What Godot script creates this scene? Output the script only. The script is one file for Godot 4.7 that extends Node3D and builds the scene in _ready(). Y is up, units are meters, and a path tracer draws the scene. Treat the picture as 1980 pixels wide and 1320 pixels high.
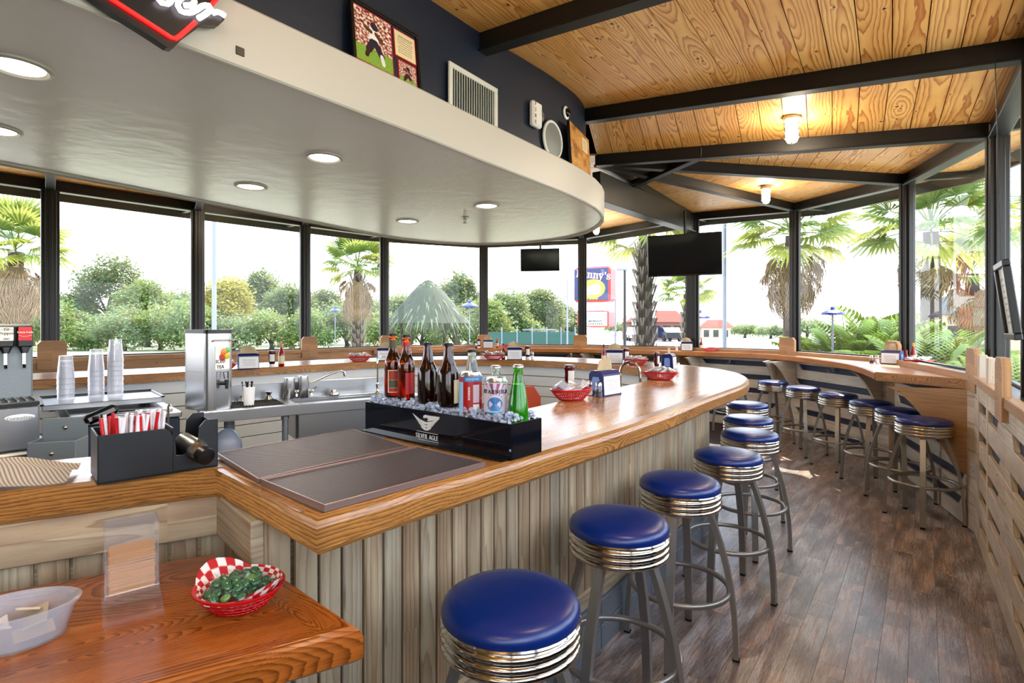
extends Node3D
# A seaside bar room: plan positions are metres, X to the side, Z away from the doorway where the camera stands; at() turns them into Godot's -z.

var M := {}
var used := {}
var rng := RandomNumberGenerator.new()


class MB:
	# collects triangles with normals and uvs; every triangle is wound to suit its normal
	var v := PackedVector3Array()
	var n := PackedVector3Array()
	var uv := PackedVector2Array()
	var X := Transform3D()
	var us := Vector2(1, 1)      # uv scale
	var uo := Vector2(0, 0)      # uv offset
	var row := -1.0              # >= 0: the row of a board atlas
	var rows := 8.0

	func tri(a: Vector3, b: Vector3, c: Vector3, na: Vector3, nb: Vector3, nc: Vector3, ua: Vector2, ub: Vector2, uc: Vector2) -> void:
		if (b - a).cross(c - a).dot(na + nb + nc) > 0.0:
			var t := b; b = c; c = t
			t = nb; nb = nc; nc = t
			var tu := ub; ub = uc; uc = tu
		v.append(X * a); v.append(X * b); v.append(X * c)
		n.append((X.basis * na).normalized()); n.append((X.basis * nb).normalized()); n.append((X.basis * nc).normalized())
		uv.append(ua * us + uo); uv.append(ub * us + uo); uv.append(uc * us + uo)

	func ftri(a: Vector3, b: Vector3, c: Vector3, out: Vector3, ua := Vector2.ZERO, ub := Vector2(1, 0), uc := Vector2(1, 1)) -> void:
		var nn := (b - a).cross(c - a).normalized()
		if nn.dot(out) < 0.0:
			nn = -nn
		tri(a, b, c, nn, nn, nn, ua, ub, uc)

	func quad(a: Vector3, b: Vector3, c: Vector3, d: Vector3, out: Vector3, ua := Vector2.ZERO, ub := Vector2(1, 0), uc := Vector2(1, 1), ud := Vector2(0, 1)) -> void:
		var nn := (c - a).cross(d - b).normalized()
		if nn.dot(out) < 0.0:
			nn = -nn
		tri(a, b, c, nn, nn, nn, ua, ub, uc)
		tri(a, c, d, nn, nn, nn, ua, uc, ud)

	func buv(p: Vector3, axis: int, along: int, s: Vector3) -> Vector2:
		var across := 3 - axis - along
		if axis == along:
			along = (axis + 1) % 3
			across = (axis + 2) % 3
		if row >= 0.0:
			return Vector2(p[along], (row + 0.5 + clampf(p[across] / maxf(s[across], 0.001), -0.5, 0.5) * 0.96) / rows)
		return Vector2(p[along], p[across])

	func box(c: Vector3, s: Vector3, bev := 0.0, basis := Basis()) -> void:
		# a box of size s about c, its edges cut back by bev
		var keep := X
		X = X * Transform3D(basis, c)
		var along := 0
		for k in 3:
			if s[k] > s[along]:
				along = k
		var h := s / 2.0
		var b := minf(bev, minf(h.x, minf(h.y, h.z)) * 0.9)
		for k in 3:
			var i := (k + 1) % 3
			var j := (k + 2) % 3
			for sg in [-1.0, 1.0]:
				var q := []
				for e in [[-1, -1], [1, -1], [1, 1], [-1, 1]]:
					var p := Vector3()
					p[k] = sg * h[k]
					p[i] = e[0] * (h[i] - b)
					p[j] = e[1] * (h[j] - b)
					q.append(p)
				var o := Vector3()
				o[k] = sg
				quad(q[0], q[1], q[2], q[3], o, buv(q[0], k, along, s), buv(q[1], k, along, s), buv(q[2], k, along, s), buv(q[3], k, along, s))
			if b > 0.0:
				for e in [[-1, -1], [1, -1], [1, 1], [-1, 1]]:
					var q := []
					for f in [[-1, 0], [1, 0], [1, 1], [-1, 1]]:
						var p := Vector3()
						p[k] = f[0] * (h[k] - b)
						p[i] = e[0] * (h[i] - (b if f[1] else 0.0))
						p[j] = e[1] * (h[j] - (0.0 if f[1] else b))
						q.append(p)
					var o := Vector3()
					o[i] = e[0]
					o[j] = e[1]
					quad(q[0], q[1], q[2], q[3], o, buv(q[0], i, along, s), buv(q[1], i, along, s), buv(q[2], i, along, s), buv(q[3], i, along, s))
		if b > 0.0:
			for sx in [-1.0, 1.0]:
				for sy in [-1.0, 1.0]:
					for sz in [-1.0, 1.0]:
						var a := Vector3(sx * h.x, sy * (h.y - b), sz * (h.z - b))
						var bb := Vector3(sx * (h.x - b), sy * h.y, sz * (h.z - b))
						var cc := Vector3(sx * (h.x - b), sy * (h.y - b), sz * h.z)
						ftri(a, bb, cc, Vector3(sx, sy, sz), buv(a, 1, along, s), buv(bb, 1, along, s), buv(cc, 1, along, s))
		X = keep

	func lathe(profile: Array, seg := 24, c := Vector3.ZERO, a0 := 0.0, a1 := TAU, sx := 1.0, sz := 1.0) -> void:
		# profile: Vector2(radius, height) from bottom to top on the outside; corners sharper than 40 degrees stay sharp
		var m := profile.size()
		var en := []
		for i in m - 1:
			var d: Vector2 = profile[i + 1] - profile[i]
			en.append(Vector2(d.y, -d.x).normalized())
		for i in m - 1:
			var p0: Vector2 = profile[i]
			var p1: Vector2 = profile[i + 1]
			var n0: Vector2 = en[i]
			var n1: Vector2 = en[i]
			if i > 0 and en[i - 1].dot(en[i]) > 0.76:
				n0 = (en[i - 1] + en[i]).normalized()
			if i < m - 2 and en[i + 1].dot(en[i]) > 0.76:
				n1 = (en[i + 1] + en[i]).normalized()
			for k in seg:
				var t0 := a0 + (a1 - a0) * k / seg
				var t1 := a0 + (a1 - a0) * (k + 1) / seg
				var d0 := Vector3(cos(t0) * sx, 0, sin(t0) * sz)
				var d1 := Vector3(cos(t1) * sx, 0, sin(t1) * sz)
				var e0 := Vector3(cos(t0) / sx, 0, sin(t0) / sz)
				var e1 := Vector3(cos(t1) / sx, 0, sin(t1) / sz)
				var A := c + d0 * p0.x + Vector3.UP * p0.y
				var B := c + d1 * p0.x + Vector3.UP * p0.y
				var C := c + d1 * p1.x + Vector3.UP * p1.y
				var D := c + d0 * p1.x + Vector3.UP * p1.y
				var nA := e0 * n0.x + Vector3.UP * n0.y
				var nB := e1 * n0.x + Vector3.UP * n0.y
				var nC := e1 * n1.x + Vector3.UP * n1.y
				var nD := e0 * n1.x + Vector3.UP * n1.y
				var u0 := float(k) / seg
				var u1 := float(k + 1) / seg
				if p0.x > 0.00001:
					tri(A, B, C, nA, nB, nC, Vector2(u0, p0.y), Vector2(u1, p0.y), Vector2(u1, p1.y))
				if p1.x > 0.00001:
					tri(A, C, D, nA, nC, nD, Vector2(u0, p0.y), Vector2(u1, p1.y), Vector2(u0, p1.y))

	func tube(pts: Array, r, seg := 8, closed := false, caps := true, flat := 1.0) -> void:
		# a round bar along pts; r a number or one radius per point; flat squashes it
		var m := pts.size()
		var frames := []
		var up := Vector3.UP
		for i in m:
			var a: Vector3 = pts[(i - 1 + m) % m] if closed or i > 0 else pts[i]
			var b: Vector3 = pts[(i + 1) % m] if closed or i < m - 1 else pts[i]
			var t := (b - a).normalized()
			var s := t.cross(up)
			if i > 0:
				s = t.cross(frames[i - 1][1])
			elif s.length() < 0.1:
				s = t.cross(Vector3.RIGHT)
			s = s.normalized()
			frames.append([s, s.cross(t).normalized(), t])
		var L := 0.0
		for i in (m if closed else m - 1):
			var j := (i + 1) % m
			var p0: Vector3 = pts[i]
			var p1: Vector3 = pts[j]
			var r0: float = r[i] if r is Array else r
			var r1: float = r[j] if r is Array else r
			var dl := (p1 - p0).length()
			for k in seg:
				var t0 := TAU * k / seg
				var t1 := TAU * (k + 1) / seg
				var a: Vector3 = frames[i][0] * cos(t0) + frames[i][1] * sin(t0) * flat
				var b: Vector3 = frames[i][0] * cos(t1) + frames[i][1] * sin(t1) * flat
				var c: Vector3 = frames[j][0] * cos(t1) + frames[j][1] * sin(t1) * flat
				var d: Vector3 = frames[j][0] * cos(t0) + frames[j][1] * sin(t0) * flat
				tri(p0 + a * r0, p0 + b * r0, p1 + c * r1, a, b, c, Vector2(L, t0), Vector2(L, t1), Vector2(L + dl, t1))
				tri(p0 + a * r0, p1 + c * r1, p1 + d * r1, a, c, d, Vector2(L, t0), Vector2(L + dl, t1), Vector2(L + dl, t0))
			L += dl
		if caps and not closed:
			for e in [0, m - 1]:
				var re: float = r[e] if r is Array else r
				var o: Vector3 = frames[e][2] * (-1.0 if e == 0 else 1.0)
				for k in seg:
					var t0 := TAU * k / seg
					var t1 := TAU * (k + 1) / seg
					var a: Vector3 = pts[e] + (frames[e][0] * cos(t0) + frames[e][1] * sin(t0) * flat) * re
					var b: Vector3 = pts[e] + (frames[e][0] * cos(t1) + frames[e][1] * sin(t1) * flat) * re
					tri(pts[e], a, b, o, o, o, Vector2.ZERO, Vector2.ZERO, Vector2.ZERO)

	func strap(pts: Array, w: float, t: float, side: Vector3) -> void:
		# a bar of oblong section along pts: w wide along side, t thick
		var fr := []
		var m := pts.size()
		for i in m:
			var d: Vector3 = (pts[mini(i + 1, m - 1)] - pts[maxi(i - 1, 0)]).normalized()
			fr.append(side.cross(d).normalized())
		for i in m - 1:
			var a := []
			var b := []
			for e in [[-1, -1], [1, -1], [1, 1], [-1, 1]]:
				a.append(pts[i] + side * (e[0] * w / 2) + fr[i] * (e[1] * t / 2))
				b.append(pts[i + 1] + side * (e[0] * w / 2) + fr[i + 1] * (e[1] * t / 2))
			for k in 4:
				var k2 := (k + 1) % 4
				var mid: Vector3 = (a[k] + a[k2]) / 2.0 - pts[i]
				quad(a[k], a[k2], b[k2], b[k], mid)
			if i == 0:
				quad(a[0], a[1], a[2], a[3], pts[0] - pts[1])
			if i == m - 2:
				quad(b[0], b[1], b[2], b[3], pts[m - 1] - pts[m - 2])

	func poly(pts: PackedVector2Array, y: float, up: float, uvrot := 0.0) -> void:
		# a flat polygon at height y, pts as (x, z) of the mesh, facing up (1) or down (-1)
		var t := Geometry2D.triangulate_polygon(pts)
		var o := Vector3(0, up, 0)
		for i in range(0, t.size(), 3):
			var q := []
			var w := []
			for k in 3:
				var p := pts[t[i + k]]
				q.append(Vector3(p.x, y, p.y))
				w.append(p.rotated(uvrot))
			tri(q[0], q[1], q[2], o, o, o, w[0], w[1], w[2])

	func prism(pts: PackedVector2Array, y0: float, y1: float, uvrot := 0.0) -> void:
		# an upright prism over a polygon in (x, z)
		poly(pts, y1, 1.0, uvrot)
		poly(pts, y0, -1.0, uvrot)
		var m := pts.size()
		var area := 0.0
		for i in m:
			area += pts[i].cross(pts[(i + 1) % m])
		var L := 0.0
		for i in m:
			var a := pts[i]
			var b := pts[(i + 1) % m]
			var d := (b - a)
			var o := Vector3(d.y, 0, -d.x) * signf(area)
			quad(Vector3(a.x, y0, a.y), Vector3(b.x, y0, b.y), Vector3(b.x, y1, b.y), Vector3(a.x, y1, a.y), o, Vector2(L, y0), Vector2(L + d.length(), y0), Vector2(L + d.length(), y1), Vector2(L, y1))
			L += d.length()

	func slab(pts: PackedVector2Array, t: float) -> void:
		# a polygon in (x, y) given thickness t along z, centred
		var keep := X
		X = X * Transform3D(Basis(Vector3.RIGHT, -PI / 2), Vector3.ZERO)
		prism(pts, -t / 2, t / 2)
		X = keep

	func sweep(path: Array, prof: Array, closed := false, caps := true) -> void:
		# a closed profile (x: to the side that lies clockwise seen from above, y: up) along a level path with mitred corners
		var m := path.size()
		var side := []
		for i in m:
			var a: Vector3 = path[(i - 1 + m) % m] if closed or i > 0 else path[i]
			var b: Vector3 = path[(i + 1) % m] if closed or i < m - 1 else path[i]
			var p: Vector3 = path[i]
			var d0 := Vector3(p.x - a.x, 0, p.z - a.z).normalized()
			var d1 := Vector3(b.x - p.x, 0, b.z - p.z).normalized()
			if d0 == Vector3.ZERO:
				d0 = d1
			if d1 == Vector3.ZERO:
				d1 = d0
			var s := (d0 + d1).normalized().cross(Vector3.UP)
			side.append(s / maxf(0.3, s.dot(d1.cross(Vector3.UP))))
		var k := prof.size()
		var ctr := Vector2.ZERO
		for q in prof:
			ctr += q / float(k)
		var area := 0.0
		for j in k:
			area += prof[j].cross(prof[(j + 1) % k])
		var L := 0.0
		for i in (m if closed else m - 1):
			var i2 := (i + 1) % m
			var p0: Vector3 = path[i]
			var p1: Vector3 = path[i2]
			var dl := (p1 - p0).length()
			var W := 0.0
			for j in k:
				var a: Vector2 = prof[j]
				var b: Vector2 = prof[(j + 1) % k]
				var e := b - a
				var o2 := Vector2(e.y, -e.x).normalized() * signf(area)
				var n0: Vector3 = (side[i] * o2.x + Vector3.UP * o2.y).normalized()
				var n1: Vector3 = (side[i2] * o2.x + Vector3.UP * o2.y).normalized()
				var A: Vector3 = p0 + side[i] * a.x + Vector3.UP * a.y
				var B: Vector3 = p0 + side[i] * b.x + Vector3.UP * b.y
				var C: Vector3 = p1 + side[i2] * b.x + Vector3.UP * b.y
				var D: Vector3 = p1 + side[i2] * a.x + Vector3.UP * a.y
				tri(A, B, C, n0, n0, n1, Vector2(L, W), Vector2(L, W + e.length()), Vector2(L + dl, W + e.length()))
				tri(A, C, D, n0, n1, n1, Vector2(L, W), Vector2(L + dl, W + e.length()), Vector2(L + dl, W))
				W += e.length()
			L += dl
		if caps and not closed:
			var pp := PackedVector2Array(prof)
			var t := Geometry2D.triangulate_polygon(pp)
			for e in [0, m - 1]:
				var o: Vector3 = (path[1] - path[0]) * -1.0 if e == 0 else path[m - 1] - path[m - 2]
				for i in range(0, t.size(), 3):
					var q := []
					for c in 3:
						var a2: Vector2 = pp[t[i + c]]
						q.append(path[e] + side[e] * a2.x + Vector3.UP * a2.y)
					ftri(q[0], q[1], q[2], o, pp[t[i]], pp[t[i + 1]], pp[t[i + 2]])

	func ball(c: Vector3, r: Vector3, seg := 12, ring := 8) -> void:
		for i in ring:
			var a0 := PI * i / ring - PI / 2
			var a1 := PI * (i + 1) / ring - PI / 2
			for k in seg:
				var t0 := TAU * k / seg
				var t1 := TAU * (k + 1) / seg
				var q := []
				for w in [[a0, t0], [a0, t1], [a1, t1], [a1, t0]]:
					q.append(Vector3(cos(w[0]) * cos(w[1]), sin(w[0]), cos(w[0]) * sin(w[1])))
				var uvs := [Vector2(t0 / TAU, a0 / PI), Vector2(t1 / TAU, a0 / PI), Vector2(t1 / TAU, a1 / PI), Vector2(t0 / TAU, a1 / PI)]
				if i > 0:
					tri(c + q[0] * r, c + q[1] * r, c + q[2] * r, q[0] / r, q[1] / r, q[2] / r, uvs[0], uvs[1], uvs[2])
				if i < ring - 1:
					tri(c + q[0] * r, c + q[2] * r, c + q[3] * r, q[0] / r, q[2] / r, q[3] / r, uvs[0], uvs[2], uvs[3])

	func mesh() -> ArrayMesh:
		var a := []
		a.resize(Mesh.ARRAY_MAX)
		a[Mesh.ARRAY_VERTEX] = v
		a[Mesh.ARRAY_NORMAL] = n
		a[Mesh.ARRAY_TEX_UV] = uv
		var m := ArrayMesh.new()
		m.add_surface_from_arrays(Mesh.PRIMITIVE_TRIANGLES, a)
		return m


# ------------------------------------------------------------------ placing and naming
func at(x: float, z: float, y := 0.0) -> Vector3:
	return Vector3(x, y, -z)


func v2(x: float, z: float) -> Vector2:
	return Vector2(x, -z)


func numbered(called: String) -> String:
	var k: int = used.get(called, -1) + 1
	used[called] = k
	return called if k == 0 else "%s_%03d" % [called, k]


func tag(o: Node, label := "", category := "", group := "", kind := "") -> void:
	if label: o.set_meta("label", label)
	if category: o.set_meta("category", category)
	if group: o.set_meta("group", group)
	if kind: o.set_meta("kind", kind)


func thing(called: String, label: String, category: String, where := Vector3.ZERO, turn := 0.0, group := "", kind := "") -> Node3D:
	var o := Node3D.new()
	o.name = numbered(called)
	add_child(o)
	o.position = where
	o.rotation.y = turn
	tag(o, label, category, group, kind)
	return o


func part(parent: Node, called: String, m: Mesh, material: Material, where := Vector3.ZERO, basis := Basis()) -> MeshInstance3D:
	var o := MeshInstance3D.new()
	o.name = called if parent != self else numbered(called)
	o.mesh = m
	o.material_override = null
	o.set_surface_override_material(0, material)
	o.transform = Transform3D(basis, where)
	parent.add_child(o, true)
	return o


func put(parent: Node, called: String, b: MB, material: Material, where := Vector3.ZERO, basis := Basis()) -> MeshInstance3D:
	return part(parent, called, b.mesh(), material, where, basis)


func copy(o: Node3D, where: Vector3, turn: float, label := "", group := "") -> Node3D:
	var c: Node3D = o.duplicate()
	c.name = numbered(String(o.name).rstrip("_0123456789"))
	add_child(c)
	c.position = where
	c.rotation.y = turn
	tag(c, label, "", group)
	return c


func struct(called: String, label: String, category: String) -> Node3D:
	return thing(called, label, category, Vector3.ZERO, 0.0, "", "structure")


func text_mesh(s: String, size: float, depth := 0.002, serif := false, bold := false) -> ArrayMesh:
	var f := SystemFont.new()
	f.font_names = PackedStringArray(["Droid Serif" if serif else "Droid Sans"])
	if bold:
		f.font_weight = 700
	var t := TextMesh.new()
	t.font = f
	t.text = s
	t.font_size = 32
	t.pixel_size = size / 32.0
	t.depth = depth
	t.curve_step = 2.0
	var a := ArrayMesh.new()
	a.add_surface_from_arrays(Mesh.PRIMITIVE_TRIANGLES, t.get_mesh_arrays())
	return a


func bent_text(s: String, size: float, radius: float, serif := false, bold := false, centre := 0.0, y := 0.0, stretch := 1.0) -> ArrayMesh:
	# lettering wrapped round an upright cylinder, reading from outside; centre is the angle from +z
	var src := text_mesh(s, size, 0.0012, serif, bold)
	var a := src.surface_get_arrays(0)
	var vs: PackedVector3Array = a[Mesh.ARRAY_VERTEX]
	var ns: PackedVector3Array = a[Mesh.ARRAY_NORMAL]
	for i in vs.size():
		var p := vs[i]
		var w := p.x * stretch / radius + centre
		var r := radius + p.z
		vs[i] = Vector3(sin(w) * r, p.y + y, cos(w) * r)
		ns[i] = ns[i].rotated(Vector3.UP, w)
	a[Mesh.ARRAY_VERTEX] = vs
	a[Mesh.ARRAY_NORMAL] = ns
	var m := ArrayMesh.new()
	m.add_surface_from_arrays(Mesh.PRIMITIVE_TRIANGLES, a)
	return m


func spline(pts: Array, step := 0.12) -> Array:
	# a Catmull-Rom curve through plan points, as level Vector3 points
	var c := []
	var m := pts.size()
	for i in m - 1:
		var p0: Vector2 = pts[maxi(i - 1, 0)]
		var p1: Vector2 = pts[i]
		var p2: Vector2 = pts[i + 1]
		var p3: Vector2 = pts[mini(i + 2, m - 1)]
		var k := maxi(1, int((p2 - p1).length() / step))
		for j in k:
			c.append(p1.cubic_interpolate(p2, p0, p3, float(j) / k))
	c.append(pts[m - 1])
	return c


func offset2(c: Array, d) -> Array:
	# the plan curve moved sideways by d (a number or one per point), to the left of its direction when d > 0 (in plan X, Z)
	var o := []
	var m := c.size()
	for i in m:
		var a: Vector2 = c[maxi(i - 1, 0)]
		var b: Vector2 = c[mini(i + 1, m - 1)]
		var t := (b - a).normalized()
		o.append(c[i] + Vector2(-t.y, t.x) * (d[i] if d is Array else d))
	return o


func lift(c: Array, y: float) -> Array:
	var o := []
	for p in c:
		o.append(at(p.x, p.y, y))
	return o


func plan_poly(c: Array) -> PackedVector2Array:
	var o := PackedVector2Array()
	for p in c:
		o.append(v2(p.x, p.y))
	return o


func facing(d: Vector2) -> Basis:
	# x axis along the plan direction d, y up
	var x := at(d.x, d.y).normalized()
	return Basis(x, Vector3.UP, x.cross(Vector3.UP))


func turn_of(d: Vector2) -> float:
	# the y turn that points local +z along the plan direction d
	return atan2(d.x, -d.y)


# ------------------------------------------------------------------ materials
func sm(key: String, c: Color, rough := 0.6, metal := 0.0) -> StandardMaterial3D:
	var m := StandardMaterial3D.new()
	m.resource_name = key
	m.albedo_color = c
	m.roughness = rough
	m.metallic = metal
	M[key] = m
	return m


func glass(key: String, c: Color, alpha: float, rough := 0.0) -> StandardMaterial3D:
	var m := sm(key, Color(c.r, c.g, c.b, alpha), rough)
	m.transparency = BaseMaterial3D.TRANSPARENCY_ALPHA
	return m


func solid_glass(key: String, c: Color, alpha := 0.02, scale := 0.05, rough := 0.0) -> StandardMaterial3D:
	var m := sm(key, Color(c.r, c.g, c.b, alpha), rough)
	m.transparency = BaseMaterial3D.TRANSPARENCY_ALPHA
	m.refraction_enabled = true
	m.refraction_scale = scale
	return m


func glow(key: String, c: Color, energy: float) -> StandardMaterial3D:
	var m := sm(key, c, 0.6)
	m.emission_enabled = true
	m.emission = c
	m.emission_energy_multiplier = energy
	return m


func noise(sd: int, freq: float, oct := 3, kind := FastNoiseLite.TYPE_SIMPLEX_SMOOTH) -> FastNoiseLite:
	var f := FastNoiseLite.new()
	f.seed = sd
	f.frequency = freq
	f.noise_type = kind
	f.fractal_octaves = oct
	return f


func noise_tex(sd: int, freq: float, ramp: Array, oct := 4, size := 512, normal := 0.0) -> NoiseTexture2D:
	var t := NoiseTexture2D.new()
	t.width = size
	t.height = size
	t.seamless = true
	t.noise = noise(sd, freq, oct)
	if normal > 0.0:
		t.as_normal_map = true
		t.bump_strength = normal
	if ramp:
		var g := Gradient.new()
		g.offsets = PackedFloat32Array()
		g.colors = PackedColorArray()
		for i in ramp.size():
			g.add_point(float(i) / (ramp.size() - 1), ramp[i])
		while g.get_point_count() > ramp.size():
			g.remove_point(0)
		t.color_ramp = g
	return t


func wood_tex(sd: int, w: int, h: int, rows: int, length: float, board: float, p: Dictionary) -> Array:
	# an atlas of boards: rings of a log cut lengthwise, with knots, pores and a tone for each board; [colour, height]
	var r := RandomNumberGenerator.new()
	r.seed = sd
	var nd := noise(sd, 1.0, 2)
	var nw := noise(sd + 1, 1.0, 2)
	var np := noise(sd + 2, 1.0, 2)
	var data := PackedByteArray()
	data.resize(w * h * 3)
	var hd := PackedByteArray()
	hd.resize(w * h)
	var rh := h / rows
	var light: Color = p.light
	var dark: Color = p.dark
	var alt: Color = p.get("alt", p.light)
	var knotc: Color = p.get("knot", Color(0.25, 0.12, 0.06))
	var rings: float = p.get("rings", 90.0)
	var amp: float = p.get("amp", 0.035)
	var flow: float = p.get("flow", 1.4)
	var pore: float = p.get("pore", 0.15)
	var blotch: float = p.get("blotch", 0.2)
	var sharp: float = p.get("sharp", 2.6)
	var patch: float = p.get("patch", 0.0)
	var patchc: Color = p.get("patchc", p.light)
	for q in rows:
		var off := r.randf_range(-0.5, 0.5) * board
		var d0 := r.randf_range(0.005, 0.05)
		var tone := r.randf_range(-1.0, 1.0) * float(p.get("tone", 0.08))
		var mixa := r.randf() * float(p.get("altmix", 0.0))
		var base := light.lerp(alt, mixa)
		var kn := []
		for k in int(p.get("knots", 0)):
			if r.randf() < 0.8:
				kn.append(Vector3(r.randf() * length, r.randf_range(-0.42, 0.42) * board, r.randf_range(0.004, 0.011)))
		for y in rh:
			var vv := ((y + 0.5) / rh - 0.5) * board
			var at_row := (q * rh + y) * w
			for x in w:
				var u := length * x / w
				var dz := nd.get_noise_2d(u * flow, q * 31.7) * amp * 2.0 + d0
				var rr := sqrt((vv + off) * (vv + off) + dz * dz) + nw.get_noise_3d(u * 4.0, vv * 40.0, q * 9.1) * 0.004
				var kd := 0.0
				for k in kn:
					var e := Vector2((u - k.x) * 0.5, vv - k.y).length()
					if e < k.z * 7.0:
						rr += k.z * 1.6 * exp(-e * e / (k.z * k.z * 3.0))
						kd = maxf(kd, 1.0 - smoothstep(k.z * 0.55, k.z * 1.0, Vector2((u - k.x) * 0.7, vv - k.y).length()))
				var t := rr * rings
				t = t - floorf(t)
				var line := pow(t, sharp) * (1.0 - smoothstep(0.93, 1.0, t))
				var po := np.get_noise_2d(u * 14.0, vv * 900.0 + q * 55.0)
				var bl := nw.get_noise_3d(u * 2.2, vv * 9.0, q * 3.3 + 40.0)
				var f := clampf(line * float(p.get("line", 0.85)) + maxf(po, 0.0) * pore + bl * blotch - tone, -0.3, 1.0)
				var c := base.lerp(dark, f)
				if patch > 0.0:
					var pn := np.get_noise_3d(u * 4.5, vv * 110.0, q * 5.7 + 11.0)
					c = (base.lerp(patchc, clampf(pn * 1.6, 0.0, 1.0) * patch)).lerp(alt, clampf(-pn * 1.6, 0.0, 1.0) * patch).lerp(dark, f)
				if kd > 0.0:
					c = c.lerp(knotc, kd * 0.92)
				var i := (at_row + x) * 3
				data[i] = int(clampf(c.r, 0, 1) * 255.0)
				data[i + 1] = int(clampf(c.g, 0, 1) * 255.0)
				data[i + 2] = int(clampf(c.b, 0, 1) * 255.0)
				hd[at_row + x] = int(clampf(0.7 - f * 0.5, 0, 1) * 255.0)
	return [ImageTexture.create_from_image(Image.create_from_data(w, h, false, Image.FORMAT_RGB8, data)), ImageTexture.create_from_image(Image.create_from_data(w, h, false, Image.FORMAT_L8, hd))]


func wood(key: String, tex: Array, length: float, rough: float, bump := 0.03, tint := Color.WHITE) -> StandardMaterial3D:
	var m := sm(key, tint, rough)
	m.albedo_texture = tex[0]
	m.uv1_scale = Vector3(1.0 / length, 1, 1)
	if bump > 0.0:
		m.heightmap_enabled = true
		m.heightmap_texture = tex[1]
		m.heightmap_scale = bump
	return m


func relief(m: StandardMaterial3D, sd: int, freq: float, depth: float, scale: float) -> void:
	# a fine triplanar grain in the surface
	m.uv1_triplanar = true
	m.uv1_world_triplanar = true
	m.uv1_scale = Vector3.ONE * scale
	m.heightmap_enabled = true
	m.heightmap_texture = noise_tex(sd, freq, [], 4, 256)
	m.heightmap_scale = depth


func checker_tex() -> ImageTexture:
	var im := Image.create_empty(64, 64, false, Image.FORMAT_RGB8)
	im.fill(Color(0.93, 0.9, 0.86))
	for i in 8:
		for j in 8:
			if (i + j) % 2 == 0:
				im.fill_rect(Rect2i(i * 8, j * 8, 8, 8), Color(0.75, 0.06, 0.07))
	return ImageTexture.create_from_image(im)


func stripe_tex() -> ImageTexture:
	# the woven ribs of a bar towel
	var im := Image.create_empty(128, 128, false, Image.FORMAT_RGB8)
	for x in 128:
		for y in 128:
			var k := 0.5 + 0.5 * sin(x * TAU / 16.0)
			var w := 0.5 + 0.5 * sin(y * TAU / 4.0)
			im.set_pixel(x, y, Color(0.80, 0.75, 0.68).lerp(Color(0.42, 0.37, 0.34), pow(k, 2.0) * 0.75 + 0.12 * w))
	return ImageTexture.create_from_image(im)


func photo_tex(sd: int, big: bool) -> ImageTexture:
	# a generic sports print: a player in a pale shirt on a green field, soft crowd behind
	var W := 96
	var H := 128
	var im := Image.create_empty(W, H, false, Image.FORMAT_RGB8)
	var nn := noise(sd, 0.11, 2)
	for x in W:
		for y in H:
			var k := nn.get_noise_2d(x, y)
			var c := Color(0.72, 0.55, 0.5).lerp(Color(0.45, 0.1, 0.1) if k < -0.1 else Color(0.92, 0.88, 0.85), clampf(absf(k) * 2.2, 0, 1))
			if y > H * 0.68:
				c = Color(0.42, 0.56, 0.2).lerp(Color(0.55, 0.68, 0.28), nn.get_noise_2d(x * 2.0, y) * 0.5 + 0.5)
			im.set_pixel(x, y, c)
	var limbs := [[Vector2(46, 44), Vector2(48, 66), 12.0, Color(0.9, 0.9, 0.92)], [Vector2(40, 46), Vector2(26, 40), 5.0, Color(0.36, 0.22, 0.16)], [Vector2(54, 46), Vector2(68, 60), 5.0, Color(0.36, 0.22, 0.16)], [Vector2(44, 70), Vector2(32, 92), 8.0, Color(0.14, 0.12, 0.2)], [Vector2(50, 70), Vector2(66, 96), 8.0, Color(0.14, 0.12, 0.2)], [Vector2(32, 92), Vector2(26, 108), 5.0, Color(0.2, 0.1, 0.1)], [Vector2(66, 96), Vector2(70, 114), 5.0, Color(0.85, 0.85, 0.85)], [Vector2(49, 29), Vector2(51, 31), 9.0, Color(0.12, 0.13, 0.2)]]
	for l in limbs:
		for x in W:
			for y in H:
				var q := Geometry2D.get_closest_point_to_segment(Vector2(x, y), l[0], l[1])
				if q.distance_to(Vector2(x, y)) < l[2] * (1.0 if big else 1.15):
					im.set_pixel(x, y, (l[3] as Color) if big else (l[3] as Color).lerp(Color(0.3, 0.08, 0.1), 0.5))
	return ImageTexture.create_from_image(im)


func note_tex(sd: int, paper: Color, ink: Color) -> ImageTexture:
	# a printed card, its lines too small to read
	var im := Image.create_empty(96, 64, false, Image.FORMAT_RGB8)
	im.fill(paper)
	var r := RandomNumberGenerator.new()
	r.seed = sd
	for k in 8:
		var y := 10 + k * 6
		var x := 10 + r.randi_range(0, 10)
		while x < 80:
			var l := r.randi_range(3, 10)
			im.fill_rect(Rect2i(x, y, mini(l, 84 - x), 2 if k else 3), paper.lerp(ink, 0.55))
			x += l + 2
	return ImageTexture.create_from_image(im)


func textured(key: String, tex: Texture2D, rough := 0.6) -> StandardMaterial3D:
	var m := sm(key, Color.WHITE, rough)
	m.albedo_texture = tex
	return m


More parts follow.
